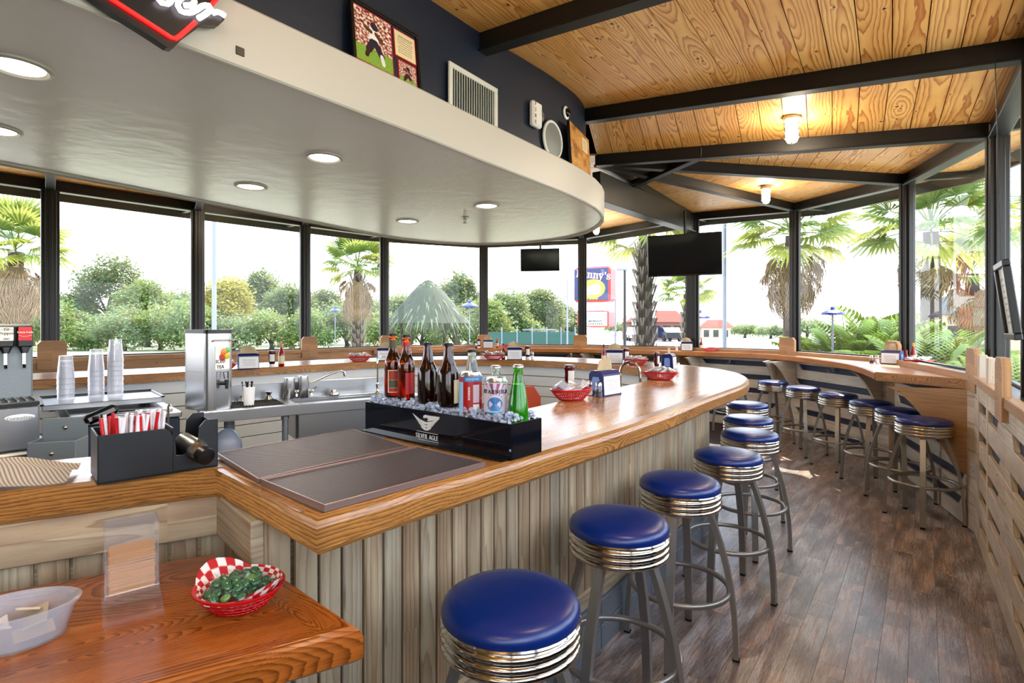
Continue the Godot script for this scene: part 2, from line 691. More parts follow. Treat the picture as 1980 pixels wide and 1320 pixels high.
func make_materials() -> void:
	var pine := wood_tex(11, 1024, 896, 8, 2.0, 0.14, {"light": Color(0.93, 0.72, 0.40), "dark": Color(0.64, 0.33, 0.10), "alt": Color(0.97, 0.80, 0.52), "altmix": 0.9, "rings": 62.0, "amp": 0.05, "flow": 0.55, "knots": 6, "knot": Color(0.2, 0.09, 0.04), "tone": 0.06, "blotch": 0.12, "pore": 0.06, "sharp": 3.2, "line": 0.95})
	wood("pine", pine, 2.0, 0.42, 0.02)
	var oak := wood_tex(23, 1024, 512, 4, 1.6, 0.2, {"light": Color(0.76, 0.54, 0.29), "dark": Color(0.36, 0.22, 0.10), "alt": Color(0.72, 0.48, 0.24), "altmix": 1.0, "rings": 110.0, "amp": 0.05, "flow": 1.5, "tone": 0.07, "blotch": 0.2, "pore": 0.4, "sharp": 2.2, "line": 0.8})
	wood("oak", oak, 1.6, 0.22, 0.015)
	var oe := wood("oak_edge", oak, 1.6, 0.3, 0.015, Color(0.94, 0.95, 0.93))
	oe.metallic_specular = 0.5
	var grey := wood_tex(37, 512, 1024, 16, 1.1, 0.065, {"light": Color(0.70, 0.60, 0.46), "dark": Color(0.43, 0.33, 0.24), "alt": Color(0.62, 0.58, 0.49), "altmix": 1.0, "rings": 70.0, "amp": 0.02, "flow": 0.5, "tone": 0.10, "blotch": 0.42, "pore": 0.25, "line": 0.6})
	wood("beadboard", grey, 1.1, 0.5, 0.02)
	var cream := wood_tex(41, 768, 768, 8, 2.2, 0.15, {"light": Color(0.84, 0.78, 0.68), "dark": Color(0.57, 0.48, 0.39), "alt": Color(0.74, 0.70, 0.64), "altmix": 1.0, "rings": 50.0, "amp": 0.04, "flow": 0.5, "knots": 3, "knot": Color(0.34, 0.28, 0.26), "tone": 0.07, "blotch": 0.3, "pore": 0.2, "line": 0.55})
	wood("washed", cream, 2.2, 0.6, 0.03)
	wood("cedar", cream, 2.2, 0.55, 0.03, Color(0.86, 0.70, 0.52))
	wood("stained_oak", oak, 1.6, 0.24, 0.015, Color(0.92, 0.74, 0.56))
	wood("ledge_oak", oak, 1.6, 0.3, 0.015, Color(1.0, 0.93, 0.84))
	var fl := wood_tex(53, 768, 750, 10, 1.2, 0.1, {"light": Color(0.60, 0.52, 0.46), "dark": Color(0.27, 0.22, 0.19), "alt": Color(0.60, 0.60, 0.62), "altmix": 1.0, "rings": 60.0, "amp": 0.02, "flow": 0.4, "tone": 0.06, "blotch": 0.7, "pore": 1.1, "line": 0.12, "sharp": 1.5, "patch": 0.9, "patchc": Color(0.55, 0.39, 0.28)})
	var f := wood("floor_plank", fl, 1.2, 0.3, 0.02)
	f.metallic_specular = 0.6
	var fb := sm("floor_base", Color(0.2, 0.16, 0.14), 0.6)
	fb.metallic_specular = 0.4

	sm("steel_dark", Color(0.075, 0.07, 0.07), 0.45, 0.2)
	sm("frame_dark", Color(0.13, 0.125, 0.125), 0.4, 0.35)
	var nav := sm("navy_paint", Color(0.045, 0.10, 0.18), 0.5)
	relief(nav, 3, 0.03, 0.08, 2.0)
	sm("navy_gap", Color(0.05, 0.09, 0.18), 0.6)
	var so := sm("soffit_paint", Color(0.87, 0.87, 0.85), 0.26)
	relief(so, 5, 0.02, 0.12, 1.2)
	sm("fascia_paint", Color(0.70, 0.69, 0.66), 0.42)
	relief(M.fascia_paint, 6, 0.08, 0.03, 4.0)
	sm("white_board", Color(0.86, 0.86, 0.84), 0.35)
	sm("plaster", Color(0.62, 0.58, 0.52), 0.8)
	var cmu := sm("block", Color(0.43, 0.45, 0.47), 0.85)
	relief(cmu, 8, 0.06, 0.25, 6.0)
	sm("vinyl", Color(0.02, 0.15, 0.42), 0.3)
	M.vinyl.metallic_specular = 0.55
	sm("chrome", Color(0.78, 0.76, 0.72), 0.12, 1.0)
	sm("nickel", Color(0.60, 0.59, 0.57), 0.34, 0.75)
	sm("bright_steel", Color(0.72, 0.72, 0.72), 0.24, 1.0)
	var st := sm("stainless", Color(0.66, 0.67, 0.68), 0.3, 0.95)
	relief(st, 14, 0.02, 0.04, 2.0)
	sm("zinc", Color(0.50, 0.53, 0.54), 0.5, 0.7)
	relief(M.zinc, 15, 0.05, 0.03, 5.0)
	sm("black_plastic", Color(0.025, 0.027, 0.032), 0.35)
	sm("black_gloss", Color(0.01, 0.012, 0.018), 0.08)
	sm("screen", Color(0.006, 0.008, 0.015), 0.1)
	sm("white_plastic", Color(0.88, 0.88, 0.87), 0.4)
	sm("white_paint", Color(0.84, 0.84, 0.82), 0.5)
	sm("rubber", Color(0.02, 0.02, 0.02), 0.8)
	sm("red_plastic", Color(0.72, 0.03, 0.05), 0.3)
	sm("blue_plastic", Color(0.06, 0.10, 0.34), 0.3)
	sm("blue_pale", Color(0.45, 0.55, 0.78), 0.3)
	sm("ketchup", Color(0.26, 0.01, 0.02), 0.12)
	sm("label_white", Color(0.9, 0.89, 0.86), 0.5)
	sm("label_cream", Color(0.83, 0.78, 0.62), 0.5)
	sm("hot_sauce", Color(0.52, 0.04, 0.03), 0.1)
	sm("yellow_cap", Color(0.85, 0.55, 0.05), 0.4)
	sm("green_cap", Color(0.05, 0.3, 0.12), 0.4)
	sm("napkin", Color(0.72, 0.64, 0.50), 0.9)
	sm("paper", Color(0.88, 0.87, 0.85), 0.8)
	sm("salt", Color(0.9, 0.9, 0.9), 0.9)
	sm("pepper", Color(0.09, 0.08, 0.07), 0.9)
	sm("cracker", Color(0.72, 0.52, 0.30), 0.85)
	sm("packet", Color(0.76, 0.68, 0.56), 0.6)
	sm("packet_blue", Color(0.62, 0.63, 0.68), 0.5)
	sm("mat_steel", Color(0.36, 0.31, 0.29), 0.4, 0.5)
	sm("mat_rim", Color(0.55, 0.46, 0.43), 0.35, 0.6)
	textured("towel", stripe_tex(), 0.95)
	sm("blue_stripe", Color(0.15, 0.25, 0.6), 0.9)
	textured("checker", checker_tex(), 0.7)
	textured("menu_card", note_tex(4, Color(0.88, 0.88, 0.86), Color(0.35, 0.35, 0.4)), 0.35)
	textured("plaque", note_tex(9, Color(0.86, 0.80, 0.66), Color(0.2, 0.15, 0.1)), 0.5)
	textured("photo_big", photo_tex(71, true), 0.35)
	textured("photo_small", photo_tex(72, false), 0.35)
	textured("wood_picture", noise_tex(77, 0.02, [Color(0.45, 0.27, 0.12), Color(0.75, 0.52, 0.26), Color(0.83, 0.66, 0.4)], 4, 128), 0.4)
	sm("mint", Color(0.04, 0.36, 0.13), 0.25)
	sm("mint_light", Color(0.35, 0.55, 0.22), 0.25)
	sm("straw_red", Color(0.75, 0.03, 0.06), 0.35)
	sm("straw_white", Color(0.86, 0.84, 0.85), 0.35)

	glass("window_glass", Color(0.75, 0.9, 0.88), 0.04)
	M.window_glass.metallic_specular = 0.3
	glass("acrylic", Color(0.9, 0.92, 0.95), 0.03)
	glass("cellophane", Color(0.95, 0.95, 0.98), 0.16, 0.05)
	glass("mint_wrap", Color(0.95, 0.95, 0.98), 0.02, 0.03)
	glass("tub", Color(0.75, 0.77, 0.8), 0.3, 0.2)
	glass("cup", Color(0.90, 0.92, 0.97), 0.22, 0.16)
	solid_glass("ice", Color(0.90, 0.94, 1.0), 0.35, 0.031, 0.02)
	solid_glass("amber_glass", Color(0.62, 0.26, 0.08), 0.02)
	solid_glass("dark_glass", Color(0.36, 0.16, 0.07), 0.05)
	solid_glass("green_glass", Color(0.25, 0.72, 0.12), 0.05)
	solid_glass("clear_glass", Color(0.85, 0.93, 0.9), 0.02)
	solid_glass("beer", Color(0.16, 0.05, 0.02), 0.25, 0.033)
	solid_glass("beer_red", Color(0.55, 0.10, 0.04), 0.08, 0.033)
	sm("cola", Color(0.02, 0.01, 0.012), 0.1)
	sm("lemon_drink", Color(0.72, 0.70, 0.08), 0.15)
	sm("orange_drink", Color(0.85, 0.42, 0.05), 0.15)
	sm("lime_drink", Color(0.34, 0.72, 0.16), 0.15)
	sm("box_acrylic", Color(0.03, 0.045, 0.075), 0.07)
	sm("logo_silver", Color(0.80, 0.80, 0.78), 0.4)
	sm("can_silver", Color(0.75, 0.75, 0.76), 0.22, 0.9)
	sm("can_red", Color(0.62, 0.07, 0.05), 0.3)
	sm("can_blue", Color(0.25, 0.45, 0.65), 0.3)
	sm("can_pale_blue", Color(0.55, 0.75, 0.88), 0.3)
	sm("can_plum", Color(0.55, 0.28, 0.42), 0.3)
	sm("can_pink", Color(0.80, 0.74, 0.78), 0.3)
	sm("ink", Color(0.02, 0.03, 0.06), 0.5)
	sm("label_orange", Color(0.62, 0.17, 0.05), 0.5)
	sm("label_olive", Color(0.30, 0.28, 0.16), 0.5)
	sm("label_red", Color(0.62, 0.03, 0.06), 0.4)
	sm("orange_board", Color(0.70, 0.25, 0.08), 0.5)
	sm("pvc", Color(0.45, 0.46, 0.48), 0.5)
	sm("plastic_bag", Color(0.6, 0.63, 0.68), 0.3)
	sm("crate_blue", Color(0.05, 0.25, 0.55), 0.5)
	sm("box_yellow", Color(0.8, 0.62, 0.05), 0.5)
	sm("vent_white", Color(0.80, 0.80, 0.78), 0.4)
	sm("sign_blue", Color(0.06, 0.14, 0.34), 0.4)
	sm("sign_red", Color(0.80, 0.03, 0.06), 0.35)
	sm("sign_pink", Color(0.95, 0.72, 0.74), 0.4)
	sm("sign_yellow", Color(0.9, 0.75, 0.2), 0.4)
	glow("lamp_lens", Color(1.0, 0.96, 0.88), 5.0)
	glow("jar_bulb", Color(1.0, 0.95, 0.86), 9.0)
	glow("neon_red", Color(1.0, 0.05, 0.04), 3.0)
	glow("neon_white", Color(1.0, 0.97, 1.0), 2.2)

	sm("leaf_a", Color(0.21, 0.35, 0.08), 0.5)
	sm("leaf_b", Color(0.11, 0.24, 0.08), 0.5)
	sm("leaf_c", Color(0.52, 0.48, 0.09), 0.5)
	sm("leaf_d", Color(0.28, 0.38, 0.10), 0.5)
	sm("leaf_grey", Color(0.26, 0.36, 0.20), 0.6)
	for k in ["leaf_a", "leaf_b", "leaf_c", "leaf_d", "leaf_grey"]:
		var m: StandardMaterial3D = M[k]
		m.backlight_enabled = true
		m.backlight = Color(0.5, 0.5, 0.3)
	sm("frond", Color(0.19, 0.34, 0.08), 0.4)
	sm("frond_yellow", Color(0.44, 0.47, 0.10), 0.4)
	sm("frond_dead", Color(0.56, 0.47, 0.35), 0.8)
	sm("shrub_frond", Color(0.44, 0.54, 0.09), 0.4)
	for k in ["frond", "frond_yellow", "shrub_frond"]:
		var m: StandardMaterial3D = M[k]
		m.backlight_enabled = true
		m.backlight = Color(0.6, 0.6, 0.3)
	sm("bark", Color(0.22, 0.17, 0.13), 0.9)
	sm("palm_boot", Color(0.42, 0.38, 0.34), 0.85)
	sm("palm_trunk", Color(0.25, 0.2, 0.16), 0.9)
	var lawn := textured("lawn", noise_tex(101, 0.02, [Color(0.52, 0.53, 0.36), Color(0.60, 0.60, 0.45), Color(0.67, 0.66, 0.50)], 4, 512), 0.9)
	lawn.uv1_triplanar = true
	lawn.uv1_world_triplanar = true
	lawn.uv1_scale = Vector3.ONE * 0.1
	sm("asphalt", Color(0.55, 0.55, 0.54), 0.9)
	sm("concrete", Color(0.72, 0.70, 0.66), 0.9)
	sm("thatch", Color(0.17, 0.20, 0.12), 0.9)
	sm("thatch_pale", Color(0.34, 0.38, 0.25), 0.9)
	sm("brick_wall", Color(0.42, 0.28, 0.23), 0.9)
	sm("roof_red", Color(0.60, 0.36, 0.30), 0.8)
	sm("roof_grey", Color(0.42, 0.44, 0.46), 0.8)
	sm("house_wall", Color(0.70, 0.62, 0.52), 0.9)
	sm("fence_green", Color(0.05, 0.25, 0.22), 0.7)
	sm("pole_grey", Color(0.45, 0.47, 0.52), 0.5)
	sm("pole_dark", Color(0.06, 0.06, 0.07), 0.5)
	sm("glass_dark", Color(0.06, 0.08, 0.1), 0.1)
	sm("car_white", Color(0.8, 0.8, 0.8), 0.2)
	sm("car_dark", Color(0.05, 0.07, 0.12), 0.2)
	sm("lamp_blue", Color(0.02, 0.13, 0.5), 0.3)


# ------------------------------------------------------------------ the room: plan of posts (X, Z), heights of the glass top
var POST := [Vector2(-5.945, 4.705), Vector2(-4.963, 5.78), Vector2(-3.997, 6.837), Vector2(-3.035, 7.891), Vector2(-2.114, 8.9), Vector2(-0.515, 9.75), Vector2(1.243, 9.5), Vector2(2.85, 8.5), Vector2(3.84, 7.3), Vector2(4.04, 5.5), Vector2(3.34, 3.7), Vector2(2.517, 2.567), Vector2(1.694, 1.435), Vector2(0.871, 0.302), Vector2(0.048, -0.831), Vector2(-0.775, -1.964), Vector2(-1.598, -3.097), Vector2(-2.421, -4.23)]
var GTOP := [2.9, 2.9, 2.9, 2.91, 2.92, 2.94, 2.98, 3.12, 3.0, 2.885, 2.74, 2.72, 2.72, 2.72, 2.72, 2.72, 2.72, 2.72]
# where each rafter starts at the core: plan and height of the boards there
var CORE := [Vector2(-3.25, 2.1), Vector2(-2.55, 3.0), Vector2(-2.0, 3.8), Vector2(-1.6, 4.5), Vector2(-1.2, 5.05), Vector2(-0.5, 5.5), Vector2(0.3, 5.35), Vector2(0.82, 5.2), Vector2(0.82, 5.2), Vector2(0.82, 5.2), Vector2(0.82, 5.2), Vector2(0.58, 4.3), Vector2(-0.21, 3.05), Vector2(-0.96, 2.0), Vector2(-1.71, 0.99), Vector2(-2.46, -0.02), Vector2(-3.21, -1.03), Vector2(-3.96, -2.03)]
var CORE_Y := [3.1, 3.1, 3.1, 3.1, 3.1, 3.1, 3.1, 3.1, 3.1, 3.1, 3.1, 3.18, 3.09, 3.06, 3.06, 3.06, 3.06, 3.06]
const SILL := 1.115
const TOP := 1.065
const FASCIA := [Vector2(-4.0, -2.3), Vector2(-2.8, -0.75), Vector2(-1.9, 0.45), Vector2(-1.0, 1.639), Vector2(-0.494, 2.302), Vector2(-0.179, 2.742), Vector2(0.12, 3.15), Vector2(0.4, 3.54), Vector2(0.61, 3.9), Vector2(0.73, 4.25), Vector2(0.765, 4.6), Vector2(0.70, 4.98), Vector2(0.52, 5.29), Vector2(0.25, 5.53), Vector2(-0.05, 5.67), Vector2(-0.4, 5.71), Vector2(-0.75, 5.6), Vector2(-1.0, 5.44), Vector2(-1.25, 5.19), Vector2(-1.671, 4.513), Vector2(-1.989, 4.03), Vector2(-2.318, 3.5), Vector2(-2.72, 2.88), Vector2(-3.5, 1.75), Vector2(-4.6, 0.1), Vector2(-5.6, -1.4)]


func ceil_at(i: int) -> float:
	return GTOP[i] + 0.11


func set_view_and_light() -> void:
	var cam := Camera3D.new()
	cam.name = "camera"
	cam.projection = Camera3D.PROJECTION_FRUSTUM
	cam.near = 0.05
	cam.far = 400.0
	cam.size = 0.05 * 1320.0 / 1040.0
	cam.frustum_offset = Vector2(0, -0.05 * 30.0 / 1040.0)   # a lens moved down: the verticals stay upright
	add_child(cam)
	cam.position = Vector3(0, 1.45, 0)
	cam.current = true

	var sky := ProceduralSkyMaterial.new()
	sky.sky_top_color = Color(0.80, 0.88, 1.0)
	sky.sky_horizon_color = Color(0.97, 0.98, 1.0)
	sky.sky_curve = 0.25
	sky.ground_bottom_color = Color(0.5, 0.5, 0.42)
	sky.ground_horizon_color = Color(0.72, 0.74, 0.7)
	sky.sun_angle_max = 1.0
	sky.energy_multiplier = 3.6
	var env := Environment.new()
	env.background_mode = Environment.BG_SKY
	env.sky = Sky.new()
	env.sky.sky_material = sky
	env.tonemap_mode = Environment.TONE_MAPPER_LINEAR
	env.tonemap_exposure = 2.0
	env.sdfgi_enabled = true
	env.ssao_enabled = true
	env.ssil_enabled = true
	var we := WorldEnvironment.new()
	we.name = "world"
	we.environment = env
	add_child(we)

	var sun := DirectionalLight3D.new()
	sun.name = "sun"
	sun.light_color = Color(1.0, 0.95, 0.86)
	sun.light_energy = 2.0
	sun.light_angular_distance = 0.6
	sun.shadow_enabled = true
	add_child(sun)
	sun.look_at_from_position(at(0.574, 0.819, 1.07) * 40.0, Vector3.ZERO)


func board(parent: Node, called: String, key: String, a: Vector3, b: Vector3, w: float, t: float, up: Vector3, bev := 0.002, rows := 8) -> MeshInstance3D:
	# a board from a to b, w wide, t thick, its broad face turned to up
	var x := (b - a).normalized()
	var z := x.cross(up).normalized()
	var mb := MB.new()
	mb.rows = rows
	mb.row = rng.randi_range(0, rows - 1)
	mb.uo = Vector2(rng.randf(), 0)
	var L := (b - a).length()
	mb.box(Vector3.ZERO, Vector3(L, t, w), bev)
	if w > L:
		pass
	return put(parent, called, mb, M[key], (a + b) / 2.0, Basis(x, z.cross(x), z))


func plate(parent: Node, called: String, key: String, q: Array, t: float, down: Vector3, rows := 8.0) -> MeshInstance3D:
	# a four-cornered board: q are the corners of its shown face (0-1 one long edge, 3-2 the other), t its thickness away from down
	var mb := MB.new()
	var row := float(rng.randi_range(0, int(rows) - 1))
	var u0 := rng.randf()
	var back := []
	for p in q:
		back.append(p - down * t)
	var L0: float = (q[1] - q[0]).length()
	var v0 := (row + 0.03) / rows
	var v1 := (row + 0.97) / rows
	var ctr: Vector3 = (q[0] + q[1] + q[2] + q[3]) / 4.0
	var uvs := [Vector2(u0, v0), Vector2(u0 + L0, v0), Vector2(u0 + L0, v1), Vector2(u0, v1)]
	# eased edges on the shown face
	var e := 0.004
	var face := []
	for i in 4:
		face.append(q[i] + (ctr - q[i]).normalized() * e * 1.4 + down * 0.0)
	mb.quad(face[0], face[1], face[2], face[3], down, uvs[0], uvs[1], uvs[2], uvs[3])
	for i in 4:
		var j := (i + 1) % 4
		var o: Vector3 = (q[i] + q[j]) / 2.0 - ctr
		var qi: Vector3 = q[i] - down * e
		var qj: Vector3 = q[j] - down * e
		mb.quad(face[i], face[j], qj, qi, o + down * 0.3, uvs[i], uvs[j], uvs[j], uvs[i])
		mb.quad(qi, qj, back[j], back[i], o, uvs[i], uvs[j], uvs[j], uvs[i])
	mb.quad(back[0], back[1], back[2], back[3], -down, uvs[0], uvs[1], uvs[2], uvs[3])
	return put(parent, called, mb, M[key])


func make_ceiling() -> void:
	var c := struct("ceiling", "knotty pine board ceiling sloping between dark steel rafters", "ceiling")
	var n := 18
	for i in POST.size() - 1:
		var a0 := at(CORE[i].x, CORE[i].y, CORE_Y[i])
		var a1 := at(CORE[i + 1].x, CORE[i + 1].y, CORE_Y[i + 1])
		var b0 := at(POST[i].x, POST[i].y, ceil_at(i))
		var b1 := at(POST[i + 1].x, POST[i + 1].y, ceil_at(i + 1))
		var first := 0
		if i < 6 or i > 13:
			# hidden over the bar or behind the camera: one sheet, boards only near the windows
			first = 12 if i < 6 else n
			var mb := MB.new()
			var f := float(first) / n
			mb.us = Vector2(1, 1.0 / 1.12)
			var q := [a0, a1, a1.lerp(b1, f), a0.lerp(b0, f)]
			mb.quad(q[0], q[1], q[2], q[3], Vector3.DOWN, Vector2(0, 0), Vector2(1.4, 0), Vector2(1.4, 2.2), Vector2(0, 2.2))
			mb.quad(q[0] + Vector3(0, 0.02, 0), q[1] + Vector3(0, 0.02, 0), q[2] + Vector3(0, 0.02, 0), q[3] + Vector3(0, 0.02, 0), Vector3.UP)
			var o := put(c, "ceiling_panel", mb, M.pine)
			o.set_meta("kind", "stuff")
		for k in range(first, n):
			var f0 := float(k) / n
			var f1 := float(k + 1) / n
			var q := [a0.lerp(b0, f0), a1.lerp(b1, f0), a1.lerp(b1, f1), a0.lerp(b0, f1)]
			var g: Vector3 = ((q[3] + q[2]) - (q[0] + q[1])).normalized() * 0.0022
			q[0] += g; q[1] += g; q[2] -= g; q[3] -= g
			if (q[0] - q[1]).length() < 0.02:
				q[1] = q[0] + (b1 - b0).normalized() * 0.01
			plate(c, "ceiling_board", "pine", q, 0.018, Vector3.DOWN)
	# the roof deck above, dark felt, closing the room; it also carries the eaves
	var roof := struct("roof", "flat dark roof deck over the bar room with deep eaves", "roof")
	var mb := MB.new()
	var out := eave_line(0.62)
	for i in POST.size() - 1:
		var q := [at(CORE[i].x, CORE[i].y, CORE_Y[i] + 0.16), at(CORE[i + 1].x, CORE[i + 1].y, CORE_Y[i + 1] + 0.16), at(out[i + 1].x, out[i + 1].y, ceil_at(i + 1) + 0.12), at(out[i].x, out[i].y, ceil_at(i) + 0.12)]
		mb.quad(q[0], q[1], q[2], q[3], Vector3.UP)
		mb.quad(q[0] + Vector3(0, 0.04, 0), q[1] + Vector3(0, 0.04, 0), q[2] + Vector3(0, 0.04, 0), q[3] + Vector3(0, 0.04, 0), Vector3.UP)
	var core := []
	for p in CORE:
		core.append(v2(p.x, p.y))
	core.append(v2(-6.5, -0.5))
	core.append(v2(-6.5, 1.0))
	mb.poly(Geometry2D.convex_hull(PackedVector2Array(core)), 3.3, 1.0)
	var hull := PackedVector2Array([v2(-3.9, -2.1), v2(-2.4, -4.3), v2(-13.0, -2.5), v2(-5.9, 4.8), v2(-3.2, 2.2)])
	mb.prism(hull, 3.05, 3.15)
	put(roof, "deck", mb, M.steel_dark)
	# eave soffit boards and fascia outside the glass
	for i in POST.size() - 1:
		var b0 := at(POST[i].x, POST[i].y, ceil_at(i))
		var b1 := at(POST[i + 1].x, POST[i + 1].y, ceil_at(i + 1))
		var c0 := at(out[i].x, out[i].y, ceil_at(i) + 0.02)
		var c1 := at(out[i + 1].x, out[i + 1].y, ceil_at(i + 1) + 0.02)
		for k in 4:
			var q := [b0.lerp(c0, k / 4.0), b1.lerp(c1, k / 4.0), b1.lerp(c1, (k + 0.985) / 4.0), b0.lerp(c0, (k + 0.985) / 4.0)]
			plate(roof, "eave_board", "pine", q, 0.018, Vector3.DOWN)
		var f := MB.new()
		var d := (c1 - c0)
		f.box(Vector3.ZERO, Vector3(d.length() + 0.02, 0.2, 0.04), 0.004)
		var x := d.normalized()
		var zz := Vector3(-x.z, 0, x.x).normalized()
		put(roof, "eave_fascia", f, M.steel_dark, (c0 + c1) / 2.0 + Vector3(0, -0.02, 0), Basis(x, zz.cross(x), zz))
		# rafter tail
		var t := MB.new()
		var e := c0 - b0
		t.box(Vector3.ZERO, Vector3(e.length(), 0.07, 0.05), 0.003)
		var tx := e.normalized()
		var tz := tx.cross(Vector3.UP).normalized()
		put(roof, "rafter_tail", t, M.frame_dark, (b0 + c0) / 2.0 + Vector3(0, -0.035, 0), Basis(tx, tz.cross(tx), tz))


func eave_line(d: float) -> Array:
	var o := []
	for i in POST.size():
		var a: Vector2 = POST[maxi(i - 1, 0)]
		var b: Vector2 = POST[mini(i + 1, POST.size() - 1)]
		var t := (b - a).normalized()
		o.append(POST[i] + Vector2(-t.y, t.x) * d)
	return o


func inner_line(d: float) -> Array:
	return eave_line(-d)


func beam(called: String, label: String, a: Vector3, b: Vector3, w: float, h: float, key := "steel_dark") -> MeshInstance3D:
	# a level or sloping bar whose top runs from a to b
	var mb := MB.new()
	var x := (b - a).normalized()
	var z := x.cross(Vector3.UP).normalized()
	mb.box(Vector3.ZERO, Vector3((b - a).length(), h, w), 0.004)
	mb.box(Vector3(0, -h / 2 - 0.004, 0), Vector3((b - a).length(), 0.012, w + 0.03), 0.003)
	var o := put(self, called, mb, M[key], (a + b) / 2.0 - Vector3(0, h / 2, 0), Basis(x, z.cross(x), z))
	tag(o, label, "beam", "dark steel rafters fanning out under the pine ceiling", "structure")
	return o


func make_rafters() -> void:
	for i in range(0, POST.size()):
		if i == 7:
			continue
		var a := at(CORE[i].x, CORE[i].y, CORE_Y[i])
		var b := at(POST[i].x, POST[i].y, ceil_at(i))
		beam("rafter", "black steel rafter running from the navy core wall to a window post", a, b, 0.05, 0.1)
	# the deep ridge beam that lands on the post behind the large television
	var a := at(0.82, 5.2, 2.94)
	var b := at(2.85, 8.5, 3.22)
	var mb := MB.new()
	var x := (b - a).normalized()
	var z := x.cross(Vector3.UP).normalized()
	mb.box(Vector3.ZERO, Vector3((b - a).length(), 0.29, 0.09), 0.006)
	mb.box(Vector3(0, -0.145, 0), Vector3((b - a).length(), 0.016, 0.16), 0.004)
	var o := put(self, "ridge_beam", mb, M.frame_dark, (a + b) / 2.0 - Vector3(0, 0.145, 0), Basis(x, z.cross(x), z))
	tag(o, "deep grey steel ridge beam ending at the post behind the large television", "beam", "", "structure")
	var br := beam("cross_brace", "short dark steel brace crossing under the rafters beside the white soffit", at(1.66, 4.68, 3.0), at(1.34, 6.15, 3.09), 0.045, 0.08)
	br.set_meta("group", "")
	var up := beam("king_beam", "black steel upstand over the deep ridge beam", at(0.82, 5.2, 3.1), at(2.85, 8.5, 3.235), 0.04, 0.09)
	up.set_meta("group", "")


func make_floor() -> void:
	var f := struct("floor", "distressed brown and grey wood plank floor", "floor")
	var mb := MB.new()
	mb.prism(PackedVector2Array([v2(-13.5, -2.6), v2(-6.5, 5.4), v2(-2.2, 9.3), v2(-0.5, 10.2), v2(1.4, 9.9), v2(3.2, 8.8), v2(4.2, 7.4), v2(4.4, 5.4), v2(3.6, 3.4), v2(-2.4, -4.7)]), -0.15, -0.006)
	put(f, "subfloor", mb, M.floor_base)
	# planks of the aisle between the bar and the windows
	var dir := Vector2(sin(deg_to_rad(37.4)), cos(deg_to_rad(37.4)))
	var across := Vector2(dir.y, -dir.x)
	var bar := plan_poly(bar_outline(-0.35))
	var room := plan_poly(inner_line(0.0))
	room.append(v2(-13, -2.5))
	var wide := 0.104
	var long := 0.92
	var variants := {}
	for i in range(-14, 40):
		for j in range(-2, 12):
			var s := j * long + fposmod(i * 0.37, 1.0) * long
			var ctr := dir * (s + long / 2.0) + across * (i * wide)
			var p := v2(ctr.x, ctr.y)
			if ctr.y < 0.6 or ctr.y > 9.2:
				continue
			var near_room := false
			var clear := false
			for e in [-0.5, -0.25, 0.0, 0.25, 0.5]:
				var q = ctr + dir * (long * e)
				near_room = near_room or Geometry2D.is_point_in_polygon(v2(q.x, q.y), room)
				clear = clear or not Geometry2D.is_point_in_polygon(v2(q.x, q.y), bar)
			if not near_room or not clear or ctr.x < -0.5 and ctr.y < 7.0:
				continue
			var key := rng.randi_range(0, 39)
			if not variants.has(key):
				var m := MB.new()
				m.rows = 10
				m.row = float(key % 10)
				m.uo = Vector2(rng.randf(), 0)
				m.box(Vector3.ZERO, Vector3(long - 0.0007, 0.006, wide - 0.0007), 0.0003)
				variants[key] = m.mesh()
			part(f, "floor_plank", variants[key], M.floor_plank, at(ctr.x, ctr.y, -0.003), facing(dir))


const TAB := [Vector2(-0.12, -0.07), Vector2(0.12, -0.07), Vector2(0.12, 0.195), Vector2(0.085, 0.235), Vector2(-0.085, 0.235), Vector2(-0.12, 0.195)]
var SIDES := ["west", "west_northwest", "northwest", "northwest_bay", "north_northwest", "north", "north_northeast", "northeast", "east_northeast", "east", "south_east", "south", "south_bay", "south_end", "south_rear", "rear_bay", "rear_end"]


var VIEW := ["with the shaggy palm behind the soda dispenser", "behind the cup stacks", "behind the tea urn", "above the swing tap with the patterned palm", "behind the amber bottles with the thatched shelter", "behind the small television", "with the red road sign", "beside the large television", "with the blue shade lamp and shrubs", "over the counter end bracket", "with the hanging framed notice", "along the aisle past the framed notice", "along the aisle beside the doorway", "at the doorway end of the aisle", "in the rear dining room", "further back in the rear dining room", "at the rear wall"]


